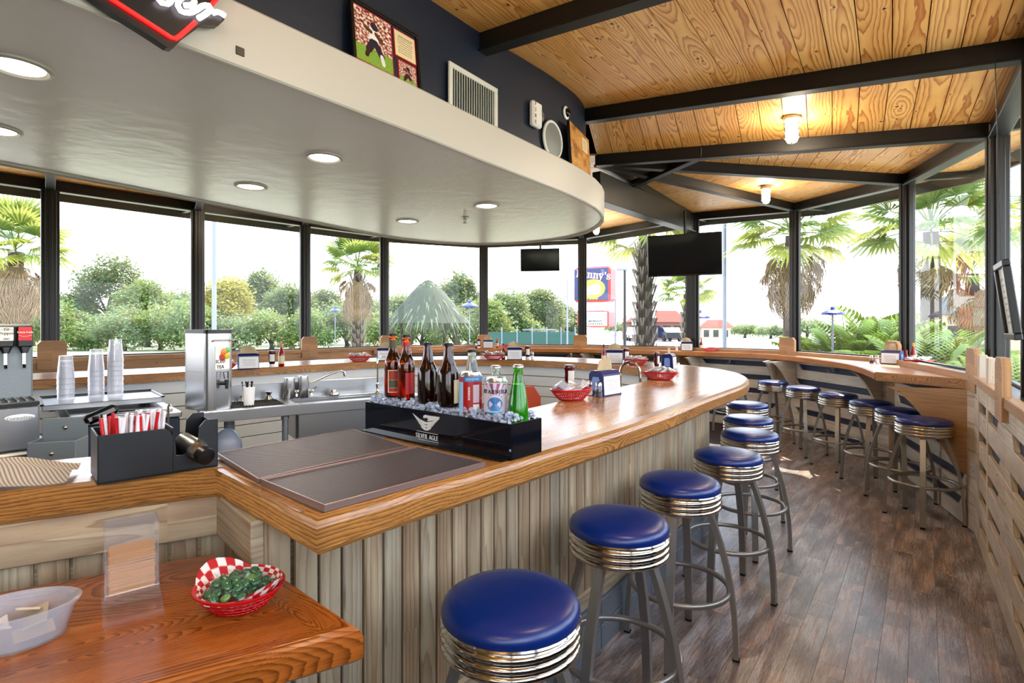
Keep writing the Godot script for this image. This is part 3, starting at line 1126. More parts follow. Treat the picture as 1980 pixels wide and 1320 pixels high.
func make_walls() -> void:
	var inn := inner_line(0.10)
	var outl := eave_line(0.09)
	for i in POST.size() - 1:
		var P: Vector2 = POST[i]
		var Q: Vector2 = POST[i + 1]
		var d := (Q - P).normalized()
		var L := (Q - P).length()
		var inward := Vector2(d.y, -d.x)
		var B := facing(d)
		var mid := (P + Q) / 2.0
		var seen := i <= 11
		# low wall: a navy painted core, faced with washed planks that leave slots
		var w := struct("wall_" + SIDES[i], ("low whitewashed plank wall with navy slots under the window " if i > 6 else "low weathered plank wall under the window ") + VIEW[i], "wall")
		var mb := MB.new()
		mb.prism(PackedVector2Array([v2(inn[i].x, inn[i].y), v2(inn[i + 1].x, inn[i + 1].y), v2(outl[i + 1].x, outl[i + 1].y), v2(outl[i].x, outl[i].y)]), -0.15, 1.06)
		put(w, "core", mb, M.navy_gap)
		var a: Vector2 = inn[i]
		var b: Vector2 = inn[i + 1]
		var f := (b - a).length()
		if seen:
			var y := 0.004
			var k := 0
			while y < 1.0:
				var ph := 0.118
				var o := a + inward * 0.012
				board(w, "plank", "washed" if i > 6 else "cedar", at(a.x, a.y, y + ph / 2) + at(inward.x, inward.y) * 0.012, at(b.x, b.y, y + ph / 2) + at(inward.x, inward.y) * 0.012, ph, 0.022, at(inward.x, inward.y))
				y += ph + 0.002
				if y + 0.07 < 1.04:
					var en := 0.22 if k % 2 == 0 else 0.16
					for e in 2:
						var s0: Vector2 = a if e == 0 else b
						var dd := d if e == 0 else -d
						var pts := PackedVector2Array([Vector2(0, -0.034), Vector2(en + 0.06, -0.034), Vector2(en, 0.034), Vector2(0, 0.034)])
						if e == 1:
							for q in 4:
								pts[q].x = -pts[q].x
						var m := MB.new()
						m.us = Vector2(1, 1)
						m.slab(pts, 0.022)
						put(w, "slot_end", m, M["washed" if i > 6 else "cedar"], at(s0.x, s0.y, y + 0.034) + at(inward.x, inward.y) * 0.012, B)
					y += 0.07
				k += 1
		# the window above it
		var win := struct("window_%d" % (i + 1), "tall dark framed window " + VIEW[i], "window")
		var g0: float = GTOP[i]
		var g1: float = GTOP[i + 1]
		var pane := MB.new()
		var z := B.z * 0.0
		var p0 := at(P.x, P.y, SILL)
		var p1 := at(Q.x, Q.y, SILL)
		pane.quad(p0, p1, at(Q.x, Q.y, g1), at(P.x, P.y, g0), at(inward.x, inward.y))
		put(win, "pane", pane, M.window_glass)
		# sill board in two lifts with a groove
		board(win, "sill_board", "cedar", at(a.x, a.y, 1.085) + at(inward.x, inward.y) * 0.015, at(b.x, b.y, 1.085) + at(inward.x, inward.y) * 0.015, 0.055, 0.05, at(inward.x, inward.y), 0.004)
		var sc := MB.new()
		sc.prism(PackedVector2Array([v2(inn[i].x, inn[i].y), v2(inn[i + 1].x, inn[i + 1].y), v2(Q.x, Q.y), v2(P.x, P.y)]), 1.06, 1.108)
		put(win, "sill_top", sc, M.frame_dark)
		# header: two stepped bars
		var h := MB.new()
		var ha := at(P.x, P.y, g0)
		var hb := at(Q.x, Q.y, g1)
		var hx := (hb - ha).normalized()
		var hz := Vector3(-hx.z, 0, hx.x).normalized()
		var HB := Basis(hx, hz.cross(hx), hz)
		h.box(Vector3(0, 0.06, 0), Vector3(L + 0.02, 0.11, 0.08), 0.004)
		h.box(Vector3(0, 0.012, 0), Vector3(L, 0.03, 0.11), 0.004)
		put(win, "header", h, M.frame_dark, (ha + hb) / 2.0, HB)
		# thin metal bead round the glass
		var bead := MB.new()
		bead.box(Vector3(0, 0.008, 0), Vector3(L, 0.016, 0.03), 0.003)
		put(win, "glazing_bead", bead, M.frame_dark, at(mid.x, mid.y, SILL - 0.006), B)
		# the post at the start of this bay
		var dprev := d if i == 0 else (P - (POST[i - 1] as Vector2)).normalized()
		var bis := (d + dprev).normalized()
		var PB := facing(bis)
		var post := MB.new()
		var ph2 := g0 + 0.1 - 1.06
		var pw := 0.16 if i == 7 else 0.1
		post.box(Vector3(0, 0, 0), Vector3(pw, ph2, 0.11), 0.006)
		post.box(Vector3(-pw / 2 - 0.012, 0, 0.0), Vector3(0.03, ph2, 0.05), 0.004)
		post.box(Vector3(pw / 2 + 0.012, 0, 0.0), Vector3(0.03, ph2, 0.05), 0.004)
		post.box(Vector3(0, 0, 0.055), Vector3(0.03, ph2, 0.02), 0.004)
		post.box(Vector3(0, 0, -0.055), Vector3(0.03, ph2, 0.02), 0.004)
		put(win, "post", post, M.frame_dark, at(P.x, P.y, 1.06 + ph2 / 2), PB)
		# the wooden cap board with clipped corners at the foot of the post
		if i != 7 and i < 12:
			var tb := MB.new()
			tb.slab(PackedVector2Array(TAB), 0.035)
			put(win, "post_cap", tb, M.cedar, at(inn[i].x, inn[i].y, 1.06) + at(inward.x, inward.y) * 0.03, PB)
	# the rear wall behind the camera and the long west side
	var rw := struct("wall_rear", "plain rear wall of the dining room", "wall")
	var mb2 := MB.new()
	mb2.prism(PackedVector2Array([v2(-2.5, -4.3), v2(-2.6, -4.5), v2(-13.2, -2.6), v2(-13.0, -2.4)]), -0.15, 3.1)
	put(rw, "plaster_face", mb2, M.plaster)
	var lw := struct("wall_west_end", "plain low wall along the west side of the dining room", "wall")
	var m3 := MB.new()
	m3.prism(PackedVector2Array([v2(-13.0, -2.4), v2(-13.1, -2.3), v2(-6.05, 4.8), v2(-5.95, 4.7)]), -0.15, 1.1)
	m3.prism(PackedVector2Array([v2(-13.0, -2.4), v2(-13.1, -2.3), v2(-6.05, 4.8), v2(-5.95, 4.7)]), 2.9, 3.1)
	put(lw, "plaster_face", m3, M.plaster)


func make_core() -> void:
	# the dropped white soffit over the bar with its fascia, and the navy wall that rises from its ledge
	var c := spline(FASCIA, 0.14)
	var s := struct("ceiling_soffit", "dropped glossy white soffit with a rounded end over the bar", "ceiling")
	var mb := MB.new()
	mb.poly(plan_poly(c), 2.32, -1.0)
	mb.poly(plan_poly(c), 2.42, 1.0)
	put(s, "soffit_face", mb, M.soffit_paint)
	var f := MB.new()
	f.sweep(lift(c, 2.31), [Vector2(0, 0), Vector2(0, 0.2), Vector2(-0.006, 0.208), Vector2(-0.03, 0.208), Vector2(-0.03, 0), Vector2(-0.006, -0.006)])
	put(s, "fascia", f, M.fascia_paint)
	var w := struct("wall_core", "navy painted upper wall standing behind the ledge of the white soffit", "wall")
	var inn := offset2(c, 0.15)
	var wb := MB.new()
	wb.sweep(lift(inn, 2.4), [Vector2(0, 0), Vector2(0, 0.86), Vector2(-0.08, 0.86), Vector2(-0.08, 0)])
	put(w, "painted_face", wb, M.navy_paint)


# ------------------------------------------------------------------ the bar
var BAR := [Vector2(-0.387, 1.065), Vector2(0.088, 1.61), Vector2(0.388, 1.965), Vector2(0.70, 2.37), Vector2(1.003, 2.80), Vector2(1.30, 3.2), Vector2(1.55, 3.56), Vector2(1.75, 3.98), Vector2(1.865, 4.45), Vector2(1.84, 4.94), Vector2(1.64, 5.46), Vector2(1.3, 6.02), Vector2(0.75, 6.52), Vector2(0.1, 6.82), Vector2(-0.6, 6.88), Vector2(-1.4, 6.67), Vector2(-2.1, 6.2), Vector2(-2.75, 5.52), Vector2(-3.3, 4.93), Vector2(-3.95, 4.3), Vector2(-5.2, 3.1)]
const C1 := Vector2(-0.792, 1.44)
const PASS_DIR := Vector2(-0.877, -0.481)   # the service pass bends away from the bar front
const PASS_IN := Vector2(-0.481, 0.877)


func bar_widths(c: Array) -> Array:
	var w := []
	for i in c.size():
		var f := float(i) / c.size()
		w.append(0.553 + 0.12 * smoothstep(0.0, 0.4, f))
	return w


func bar_outline(grow: float) -> Array:
	# the whole island as a plan polygon, grown by grow (negative shrinks)
	var c := offset2(spline(BAR, 0.15), -grow)
	c.append(Vector2(-5.2, 0.0))
	c.append(C1 + PASS_DIR * 2.0)
	return c


func sub(c: Array, a: int, b: int) -> Array:
	return c.slice(a, b + 1)


func make_bar() -> void:
	var c := spline(BAR, 0.1)
	var w := bar_widths(c)
	var inner := offset2(c, w)
	inner[0] = C1
	var bar := thing("bar_counter", "long oak topped bar with grooved grey board front curving round to the windows", "counter")
	# top: lengthwise staves under a lacquer, rounded nosing in separate lengths
	var m := c.size()
	var staves := 5
	var topf := offset2(c, 0.075)
	topf[0] = c[0].lerp(C1, 0.13)
	for s in staves:
		var mb := MB.new()
		var L := 0.0
		for i in m - 1:
			var a0: Vector2 = topf[i].lerp(inner[i], float(s) / staves)
			var a1: Vector2 = topf[i].lerp(inner[i], float(s + 1) / staves)
			var b0: Vector2 = topf[i + 1].lerp(inner[i + 1], float(s) / staves)
			var b1: Vector2 = topf[i + 1].lerp(inner[i + 1], float(s + 1) / staves)
			var dl := (b0 - a0).length()
			var r := float((s * 3 + 1) % 4)
			var u0 := s * 0.37
			var q := [at(a0.x, a0.y, TOP), at(b0.x, b0.y, TOP), at(b1.x, b1.y, TOP), at(a1.x, a1.y, TOP)]
			mb.quad(q[0], q[1], q[2], q[3], Vector3.UP, Vector2(u0 + L, (r + 0.02) / 4), Vector2(u0 + L + dl, (r + 0.02) / 4), Vector2(u0 + L + dl, (r + 0.98) / 4), Vector2(u0 + L, (r + 0.98) / 4))
			var dn := Vector3(0, -0.04, 0)
			mb.quad(q[0] + dn, q[1] + dn, q[2] + dn, q[3] + dn, Vector3.DOWN)
			L += dl
		put(bar, "top_stave", mb, M.oak)
	var nose := [Vector2(0.0, -0.062), Vector2(-0.012, -0.075), Vector2(-0.075, -0.075), Vector2(-0.075, 0.0), Vector2(-0.022, 0.002), Vector2(-0.006, -0.005), Vector2(0.0, -0.018)]
	var cut := [0, 10, 25, 40, 55, 70, 85, 100, 115, 130, m - 1]
	var last := 10
	for k in range(2, cut.size()):
		var e: int = mini(cut[k], m - 1)
		if e - last < 2:
			continue
		var mb := MB.new()
		mb.us = Vector2(1, 1.25)
		mb.uo = Vector2(k * 0.31, k * 0.27)
		mb.sweep(lift(sub(c, last, e), TOP), nose)
		put(bar, "nosing", mb, M.oak_edge)
		last = e
	# inner edge, seen across the bar
	var ib := MB.new()
	ib.us = Vector2(1, 1.25)
	var back := inner.duplicate()
	back.reverse()
	ib.sweep(lift(back, TOP), [Vector2(0.02, -0.07), Vector2(-0.03, -0.07), Vector2(-0.03, -0.001), Vector2(0.012, 0.0), Vector2(0.02, -0.008)])
	put(bar, "inner_edge", ib, M.oak_edge)
	# the return at the open end and the service pass ledge behind the caddy
	var re := MB.new()
	re.us = Vector2(1, 1.25)
	re.uo = Vector2(0.2, 0.4)
	var rd := (C1 - (c[0] as Vector2)).normalized()
	var pe: Vector2 = C1 + PASS_DIR * 1.3
	var rp := [at(pe.x, pe.y, TOP), at(C1.x, C1.y, TOP)]
	rp.append_array(lift(sub(c, 0, 10), TOP))
	re.sweep(rp, nose)
	put(bar, "corner_nosing", re, M.oak_edge)
	var lt := MB.new()
	lt.us = Vector2(1, 1.25)
	var p0: Vector2 = C1 + PASS_IN * 0.07
	var p1: Vector2 = pe + PASS_IN * 0.07
	lt.prism(plan_poly([p0 + Vector2(0.03, 0.0), p1, p1 + PASS_IN * 0.3, p0 + PASS_IN * 0.27 + PASS_DIR * 0.02]), TOP - 0.04, TOP - 0.001, 0.5)
	put(bar, "pass_ledge", lt, M.oak)

	# the front: grooved boards on a core, a rail above, a base rail and a course of blocks below
	var pf := offset2(c, 0.28)
	pf[0] = c[0] + rd * 0.28 + (c[1] - c[0]).normalized() * 0.02
	var core := MB.new()
	core.sweep(lift(pf, 0.0), [Vector2(-0.032, 0.2), Vector2(-0.032, 1.03), Vector2(-0.1, 1.03), Vector2(-0.1, 0.2)])
	put(bar, "front_core", core, M.beadboard)
	var step := 0.0652
	var poly := []
	var acc := 0.0
	var carry := 0.0
	var made := 0
	var pts := []
	for i in m - 1:
		var a: Vector2 = pf[i]
		var b: Vector2 = pf[i + 1]
		var l := (b - a).length()
		var t := -carry
		while t + step <= l + 0.0001:
			t += step
			pts.append(a.lerp(b, clampf(t / l, 0, 1)))
		carry = l - t
	var variants := {}
	for k in mini(pts.size() - 1, 150):
		var a: Vector2 = pts[k]
		var b: Vector2 = pts[k + 1]
		var key := rng.randi_range(0, 31)
		if not variants.has(key):
			var mb := MB.new()
			mb.rows = 16
			mb.row = float(key % 16)
			mb.uo = Vector2(rng.randf() * 0.4, 0)
			# two beads to a board: a wide flat and a narrow one
			mb.box(Vector3(0, 0, 0), Vector3(step - 0.008, 0.71, 0.018), 0.004)
			variants[key] = mb.mesh()
		var mid := (a + b) / 2.0
		part(bar, "front_board", variants[key], M.beadboard, at(mid.x, mid.y, 0.665), facing(b - a))
	var rail := MB.new()
	rail.us = Vector2(1, 1)
	rail.sweep(lift(pf, 0.0), [Vector2(0.012, 0.235), Vector2(0.014, 0.3), Vector2(0.008, 0.312), Vector2(-0.02, 0.312), Vector2(-0.02, 0.235)])
	put(bar, "base_rail", rail, M.beadboard)
	# block base
	var bl := 0.3
	for i in 34:
		var a := curve_at(pf, i * bl)
		var b := curve_at(pf, i * bl + bl - 0.006)
		if a == b:
			break
		var mb := MB.new()
		for cy in [0.055, 0.17]:
			mb.box(Vector3(0, cy, -0.02), Vector3((b - a).length(), 0.108, 0.08), 0.004)
		put(bar, "base_block", mb, M.block, at((a.x + b.x) / 2, (a.y + b.y) / 2, 0), facing(b - a))
	# the short end panel under the return and the panel behind the low counter
	var q0: Vector2 = pf[0]
	var q1: Vector2 = C1 + (c[1] - c[0]).normalized() * 0.03 + PASS_IN * 0.04
	var q2: Vector2 = q1 + PASS_DIR * 1.3
	end_panel(bar, q1, q0, true)
	end_panel(bar, q2, q1, false)
	for e in [[q1, q0], [q2, q1]]:
		var a: Vector2 = e[0]
		var b: Vector2 = e[1]
		var d := (b - a).normalized()
		var o := Vector2(d.y, -d.x)
		board(bar, "under_rail", "washed", at(a.x + o.x * 0.02, a.y + o.y * 0.02, 0.94), at(b.x + o.x * 0.02, b.y + o.y * 0.02, 0.94), 0.11, 0.03, at(o.x, o.y), 0.003).set_surface_override_material(0, M.beadboard)


func curve_at(c: Array, s: float) -> Vector2:
	for i in c.size() - 1:
		var l: float = (c[i + 1] - c[i]).length()
		if s <= l:
			return c[i].lerp(c[i + 1], s / l)
		s -= l
	return c[c.size() - 1]


func end_panel(bar: Node, a: Vector2, b: Vector2, short: bool) -> void:
	var d := (b - a).normalized()
	var L := (b - a).length()
	var n := int(L / 0.0652)
	var mb0 := MB.new()
	mb0.box(Vector3.ZERO, Vector3(L, 0.83, 0.05), 0.0)
	var o := Vector2(d.y, -d.x)
	var cm := (a + b) / 2.0 - o * 0.03
	put(bar, "end_core", mb0, M.beadboard, at(cm.x, cm.y, 0.6), facing(d))
	for k in n:
		var mb := MB.new()
		mb.rows = 16
		mb.row = float(rng.randi_range(0, 15))
		mb.box(Vector3.ZERO, Vector3(L / n - 0.008, 0.71, 0.018), 0.004)
		var p := a + d * (L * (k + 0.5) / n)
		put(bar, "end_board", mb, M.beadboard, at(p.x, p.y, 0.64), facing(d))


func make_low_counter() -> void:
	# the low oak counter that juts out beside the open end of the bar
	var t := thing("low_counter", "low dark oak counter shelf jutting out beside the end of the bar", "counter")
	var T := Vector2(-0.306, 1.036)
	var B := Vector2(-0.585, 1.285)
	var fd := Vector2(-0.870, -0.493)
	var y := 0.87
	var F: Vector2 = T + fd * 1.1
	var K: Vector2 = C1 + PASS_IN * 0.03 + PASS_DIR * 1.3
	var q := [T, B, C1 + Vector2(0.03, 0.0), K, F]
	# boards run along the front edge; the end grain board caps them
	var ed := (B - T).normalized()
	var W := 0.0
	var n := 4
	for k in n:
		var mb := MB.new()
		var a0 := T.lerp(B, float(k) / n) + fd * 0.06
		var a1 := T.lerp(B, float(k + 1) / n) + fd * 0.06
		if k == n - 1:
			a1 = B + fd * 0.06 + ed * 0.17
		var e0 := a0 + fd * 1.15
		var e1 := a1 + fd * 1.15
		var r := float((k * 2 + 1) % 4)
		var q4 := [at(a0.x, a0.y, y), at(e0.x, e0.y, y), at(e1.x, e1.y, y), at(a1.x, a1.y, y)]
		mb.quad(q4[0], q4[1], q4[2], q4[3], Vector3.UP, Vector2(k * 0.3, (r + 0.02) / 4), Vector2(k * 0.3 + 1.2, (r + 0.02) / 4), Vector2(k * 0.3 + 1.2, (r + 0.98) / 4), Vector2(k * 0.3, (r + 0.98) / 4))
		var dn := Vector3(0, -0.04, 0)
		mb.quad(q4[0] + dn, q4[1] + dn, q4[2] + dn, q4[3] + dn, Vector3.DOWN)
		put(t, "top_board", mb, M.stained_oak)
	var eb := MB.new()
	eb.row = 1
	eb.rows = 4
	eb.box(Vector3.ZERO, Vector3((B - T).length() - 0.03, 0.04, 0.062), 0.001)
	var mid := (T + B) / 2.0 + fd * 0.03 + ed * 0.01
	put(t, "end_board", eb, M.stained_oak, at(mid.x, mid.y, y - 0.0195), facing(B - T))
	var nose := [Vector2(0.012, -0.058), Vector2(0.0, -0.068), Vector2(-0.05, -0.068), Vector2(-0.05, -0.001), Vector2(-0.004, 0.001), Vector2(0.008, -0.006), Vector2(0.012, -0.016)]
	var ns := MB.new()
	ns.us = Vector2(1, 1.25)
	ns.uo = Vector2(0.1, 0.6)
	ns.sweep([at(F.x, F.y, y), at(T.x, T.y, y), at(B.x, B.y, y)], nose)
	put(t, "nosing", ns, M.stained_oak)
	var sup := MB.new()
	var s0 := T + fd * 0.25 + ed * 0.2
	sup.box(Vector3.ZERO, Vector3(0.7, 0.8, 0.06), 0.003)
	var s1 := s0 + fd * 0.4
	put(t, "support_panel", sup, M.beadboard, at(s1.x, s1.y, 0.4), facing(fd))


func make_window_counter() -> void:
	# the drink ledge under the windows, from the far side round to the end bracket on the east side
	var front := spline([Vector2(-2.2, 8.55), Vector2(-1.5, 8.95), Vector2(-0.6, 9.35), Vector2(0.3, 9.3), Vector2(1.15, 9.1), Vector2(1.9, 8.68), Vector2(2.55, 8.2), Vector2(3.15, 7.72), Vector2(3.5, 7.25), Vector2(3.6, 6.6), Vector2(3.52, 5.75), Vector2(3.36, 5.2), Vector2(3.18, 4.78), Vector2(3.05, 4.5)], 0.15)
	var inn := inner_line(0.11)
	var wc := thing("window_counter", "pale oak drink counter curving along under the windows", "counter")
	var poly := PackedVector2Array()
	for p in front:
		poly.append(v2(p.x, p.y))
	for p in [Vector2(3.31, 3.84), inn[9], inn[8], inn[7], inn[6], inn[5], inn[4]]:
		poly.append(v2(p.x, p.y))
	var mb := MB.new()
	mb.us = Vector2(1, 1.25)
	mb.prism(poly, TOP - 0.045, TOP - 0.001, 1.2)
	put(wc, "top", mb, M.ledge_oak)
	var e := MB.new()
	e.us = Vector2(1, 1.25)
	e.sweep(lift(front, TOP), [Vector2(0.014, -0.062), Vector2(0.004, -0.068), Vector2(-0.03, -0.068), Vector2(-0.03, 0.001), Vector2(0.004, 0.001), Vector2(0.014, -0.01)])
	put(wc, "front_edge", e, M.ledge_oak)
	var e2 := MB.new()
	e2.us = Vector2(1, 1.25)
	e2.uo = Vector2(0.4, 0.3)
	e2.sweep([at(3.05, 4.5, TOP), at(3.32, 3.83, TOP)], [Vector2(0.014, -0.07), Vector2(0.004, -0.075), Vector2(-0.03, -0.075), Vector2(-0.03, 0.001), Vector2(0.004, 0.001), Vector2(0.014, -0.01)])
	put(wc, "end_edge", e2, M.oak_edge)
	# sawn brackets: the end one made of stacked planks, the others of one board
	var prof := PackedVector2Array()
	prof.append(Vector2(0, 0))
	for k in 11:
		var f := k / 10.0
		prof.append(Vector2(lerpf(0.60, 0.09, f), -0.04 - 0.56 * pow(f, 1.7) if k < 10 else -0.6))
	prof.append(Vector2(0.0, -0.62))
	var A := Vector2(3.30, 3.86)
	var dirn := (Vector2(3.05, 4.5) - A).normalized()
	var bk := MB.new()
	bk.us = Vector2(1, 1)
	bk.slab(prof, 0.04)
	put(wc, "end_bracket", bk, M.cedar, at(A.x, A.y, TOP - 0.07) , facing(dirn))
	var small := PackedVector2Array()
	small.append(Vector2(0, 0))
	for k in 9:
		var f := k / 8.0
		small.append(Vector2(lerpf(0.36, 0.05, f), -0.03 - 0.36 * pow(f, 1.8)))
	small.append(Vector2(0, -0.42))
	for i in [5, 6, 7, 8, 9]:
		for s in [-0.16, 0.16]:
			var d: Vector2 = ((POST[i + 1] as Vector2) - (POST[i] as Vector2)).normalized() if s > 0 else ((POST[i] as Vector2) - (POST[i - 1] as Vector2)).normalized()
			if i == 9 and s > 0:
				continue
			var o := Vector2(d.y, -d.x)
			var p: Vector2 = inn[i] + d * s + o * 0.025
			var sb := MB.new()
			sb.slab(small, 0.03)
			put(wc, "bracket", sb, M.washed, at(p.x, p.y, TOP - 0.06), facing(o))
	# corner boards between the bays
	for i in [7, 8, 9]:
		var p: Vector2 = inn[i]
		board(wc, "corner_board", "cedar", at(p.x, p.y, 0.02), at(p.x, p.y, 1.0), 0.1, 0.06, at(-1, -0.3), 0.003)
	# coat hooks under the ledge
	for h in [[7, 0.45], [8, 0.5], [6, 0.5]]:
		var p: Vector2 = (inn[h[0]] as Vector2).lerp(inn[h[0] + 1], h[1])
		var d: Vector2 = ((inn[h[0] + 1] as Vector2) - (inn[h[0]] as Vector2)).normalized()
		var hk := MB.new()
		hk.box(Vector3(0, 0, 0.03), Vector3(0.03, 0.05, 0.006), 0.002)
		hk.tube([Vector3(0, 0.01, 0.03), Vector3(0, -0.012, 0.055), Vector3(0, -0.03, 0.075), Vector3(0, -0.02, 0.092), Vector3(0, 0.0, 0.096)], 0.005, 6)
		var hook := put(self, "coat_hook", hk, M.chrome, at(p.x, p.y, 0.93), facing(d))
		tag(hook, "small chrome coat hook screwed to the plank wall under the window counter", "hook", "coat hooks under the window counter")
	# the corner trim and slatted panel by the doorway
	var tr := struct("trim_1", "pale vertical corner board at the end of the window counter", "trim")
	board(tr, "corner_post", "washed", at(3.27, 3.72, 0.0), at(3.27, 3.72, 1.24), 0.09, 0.05, at(-0.9, 0.2), 0.003)
	board(tr, "dark_post", "cedar", at(3.17, 3.6, 0.0), at(3.17, 3.6, 1.05), 0.05, 0.05, at(-0.9, 0.2), 0.003)
	var px := struct("trim_2", "pale picket boards standing on the slotted wall beside the doorway", "trim")
	var kd := Vector2(-0.588, -0.809)
	for s in [0.16, 0.62]:
		var p: Vector2 = Vector2(3.2, 3.68) + kd * s
		board(px, "picket", "washed", at(p.x, p.y, 0.0), at(p.x, p.y, 1.26), 0.07, 0.045, at(-0.809, 0.588), 0.004)


# ------------------------------------------------------------------ stools
func make_stools() -> void:
	var s := thing("bar_stool", "", "stool")
	var cu := MB.new()
	cu.lathe([Vector2(0.170, 0.712), Vector2(0.177, 0.722), Vector2(0.1775, 0.735), Vector2(0.172, 0.748), Vector2(0.158, 0.757), Vector2(0.13, 0.762), Vector2(0.08, 0.765), Vector2(0.0, 0.766)], 40)
	put(s, "cushion", cu, M.vinyl)
	var ring := []
	ring.append(Vector2(0.150, 0.640))
	ring.append(Vector2(0.172, 0.640))
	for k in 3:
		var y := 0.642 + k * 0.0225
		ring.append(Vector2(0.173, y))
		ring.append(Vector2(0.179, y + 0.004))
		ring.append(Vector2(0.181, y + 0.0095))
		ring.append(Vector2(0.179, y + 0.015))
		ring.append(Vector2(0.173, y + 0.019))
	ring.append(Vector2(0.177, 0.711))
	ring.append(Vector2(0.180, 0.716))
	ring.append(Vector2(0.177, 0.720))
	ring.append(Vector2(0.16, 0.718))
	var cb := MB.new()
	cb.lathe(ring, 40)
	put(s, "chrome_band", cb, M.chrome)
	var plate_ := MB.new()
	plate_.lathe([Vector2(0.0, 0.632), Vector2(0.15, 0.632), Vector2(0.15, 0.642), Vector2(0.0, 0.642)], 24)
	put(s, "seat_plate", plate_, M.nickel)
	for k in 4:
		var a := k * PI / 2 + PI / 4
		var o := Vector3(cos(a), 0, sin(a))
		var lg := MB.new()
		var pts := []
		for q in [[0.125, 0.636], [0.150, 0.57], [0.176, 0.49], [0.200, 0.40], [0.219, 0.30], [0.231, 0.2], [0.237, 0.1], [0.239, 0.012]]:
			pts.append(o * q[0] + Vector3.UP * q[1])
		lg.strap(pts, 0.034, 0.022, o.cross(Vector3.UP))
		var leg := put(s, "leg", lg, M.nickel)
		var ft := MB.new()
		ft.box(o * 0.239 + Vector3.UP * 0.006, Vector3(0.03, 0.012, 0.03), 0.003, Basis(Vector3.UP, -a))
		put(leg, "rubber_foot", ft, M.rubber)
	var fr := MB.new()
	var ringp := []
	for k in 36:
		ringp.append(Vector3(cos(TAU * k / 36) * 0.212, 0.285, sin(TAU * k / 36) * 0.212))
	fr.tube(ringp, 0.0125, 8, true)
	put(s, "foot_ring", fr, M.nickel)
	var bar_label := "%s blue vinyl chrome banded stool along the grooved bar front, counted from the low counter"
	var win_label := "%s blue vinyl chrome banded stool along the window counter, counted from its end bracket"
	var nth := ["first", "second", "third", "fourth", "fifth", "sixth", "seventh"]
	var bar_spots := [[-0.003, 1.38, 0.35], [0.384, 1.939, 0.1], [0.76, 2.441, 0.3], [1.184, 2.953, 0.05], [1.56, 3.53, 0.5], [1.80, 4.10, 0.2], [2.12, 4.85, 0.4]]
	var win_spots := [[3.082, 4.031, 0.12], [3.234, 4.485, 0.3], [3.307, 4.949, 0.05], [3.344, 5.52, 0.2], [3.32, 6.133, 0.4], [3.287, 6.77, 0.1], [3.0, 7.35, 0.6]]
	var first := true
	for w in [[bar_spots, bar_label, "blue stools along the bar"], [win_spots, win_label, "blue stools along the window counter"]]:
		var k := 0
		for p in w[0]:
			var o: Node3D = s
			if first:
				first = false
				o.position = at(p[0], p[1])
				o.rotation.y = p[2]
				tag(o, w[1] % nth[0], "", w[2])
			else:
				o = copy(s, at(p[0], p[1]), p[2], w[1] % nth[k], w[2])
			k += 1


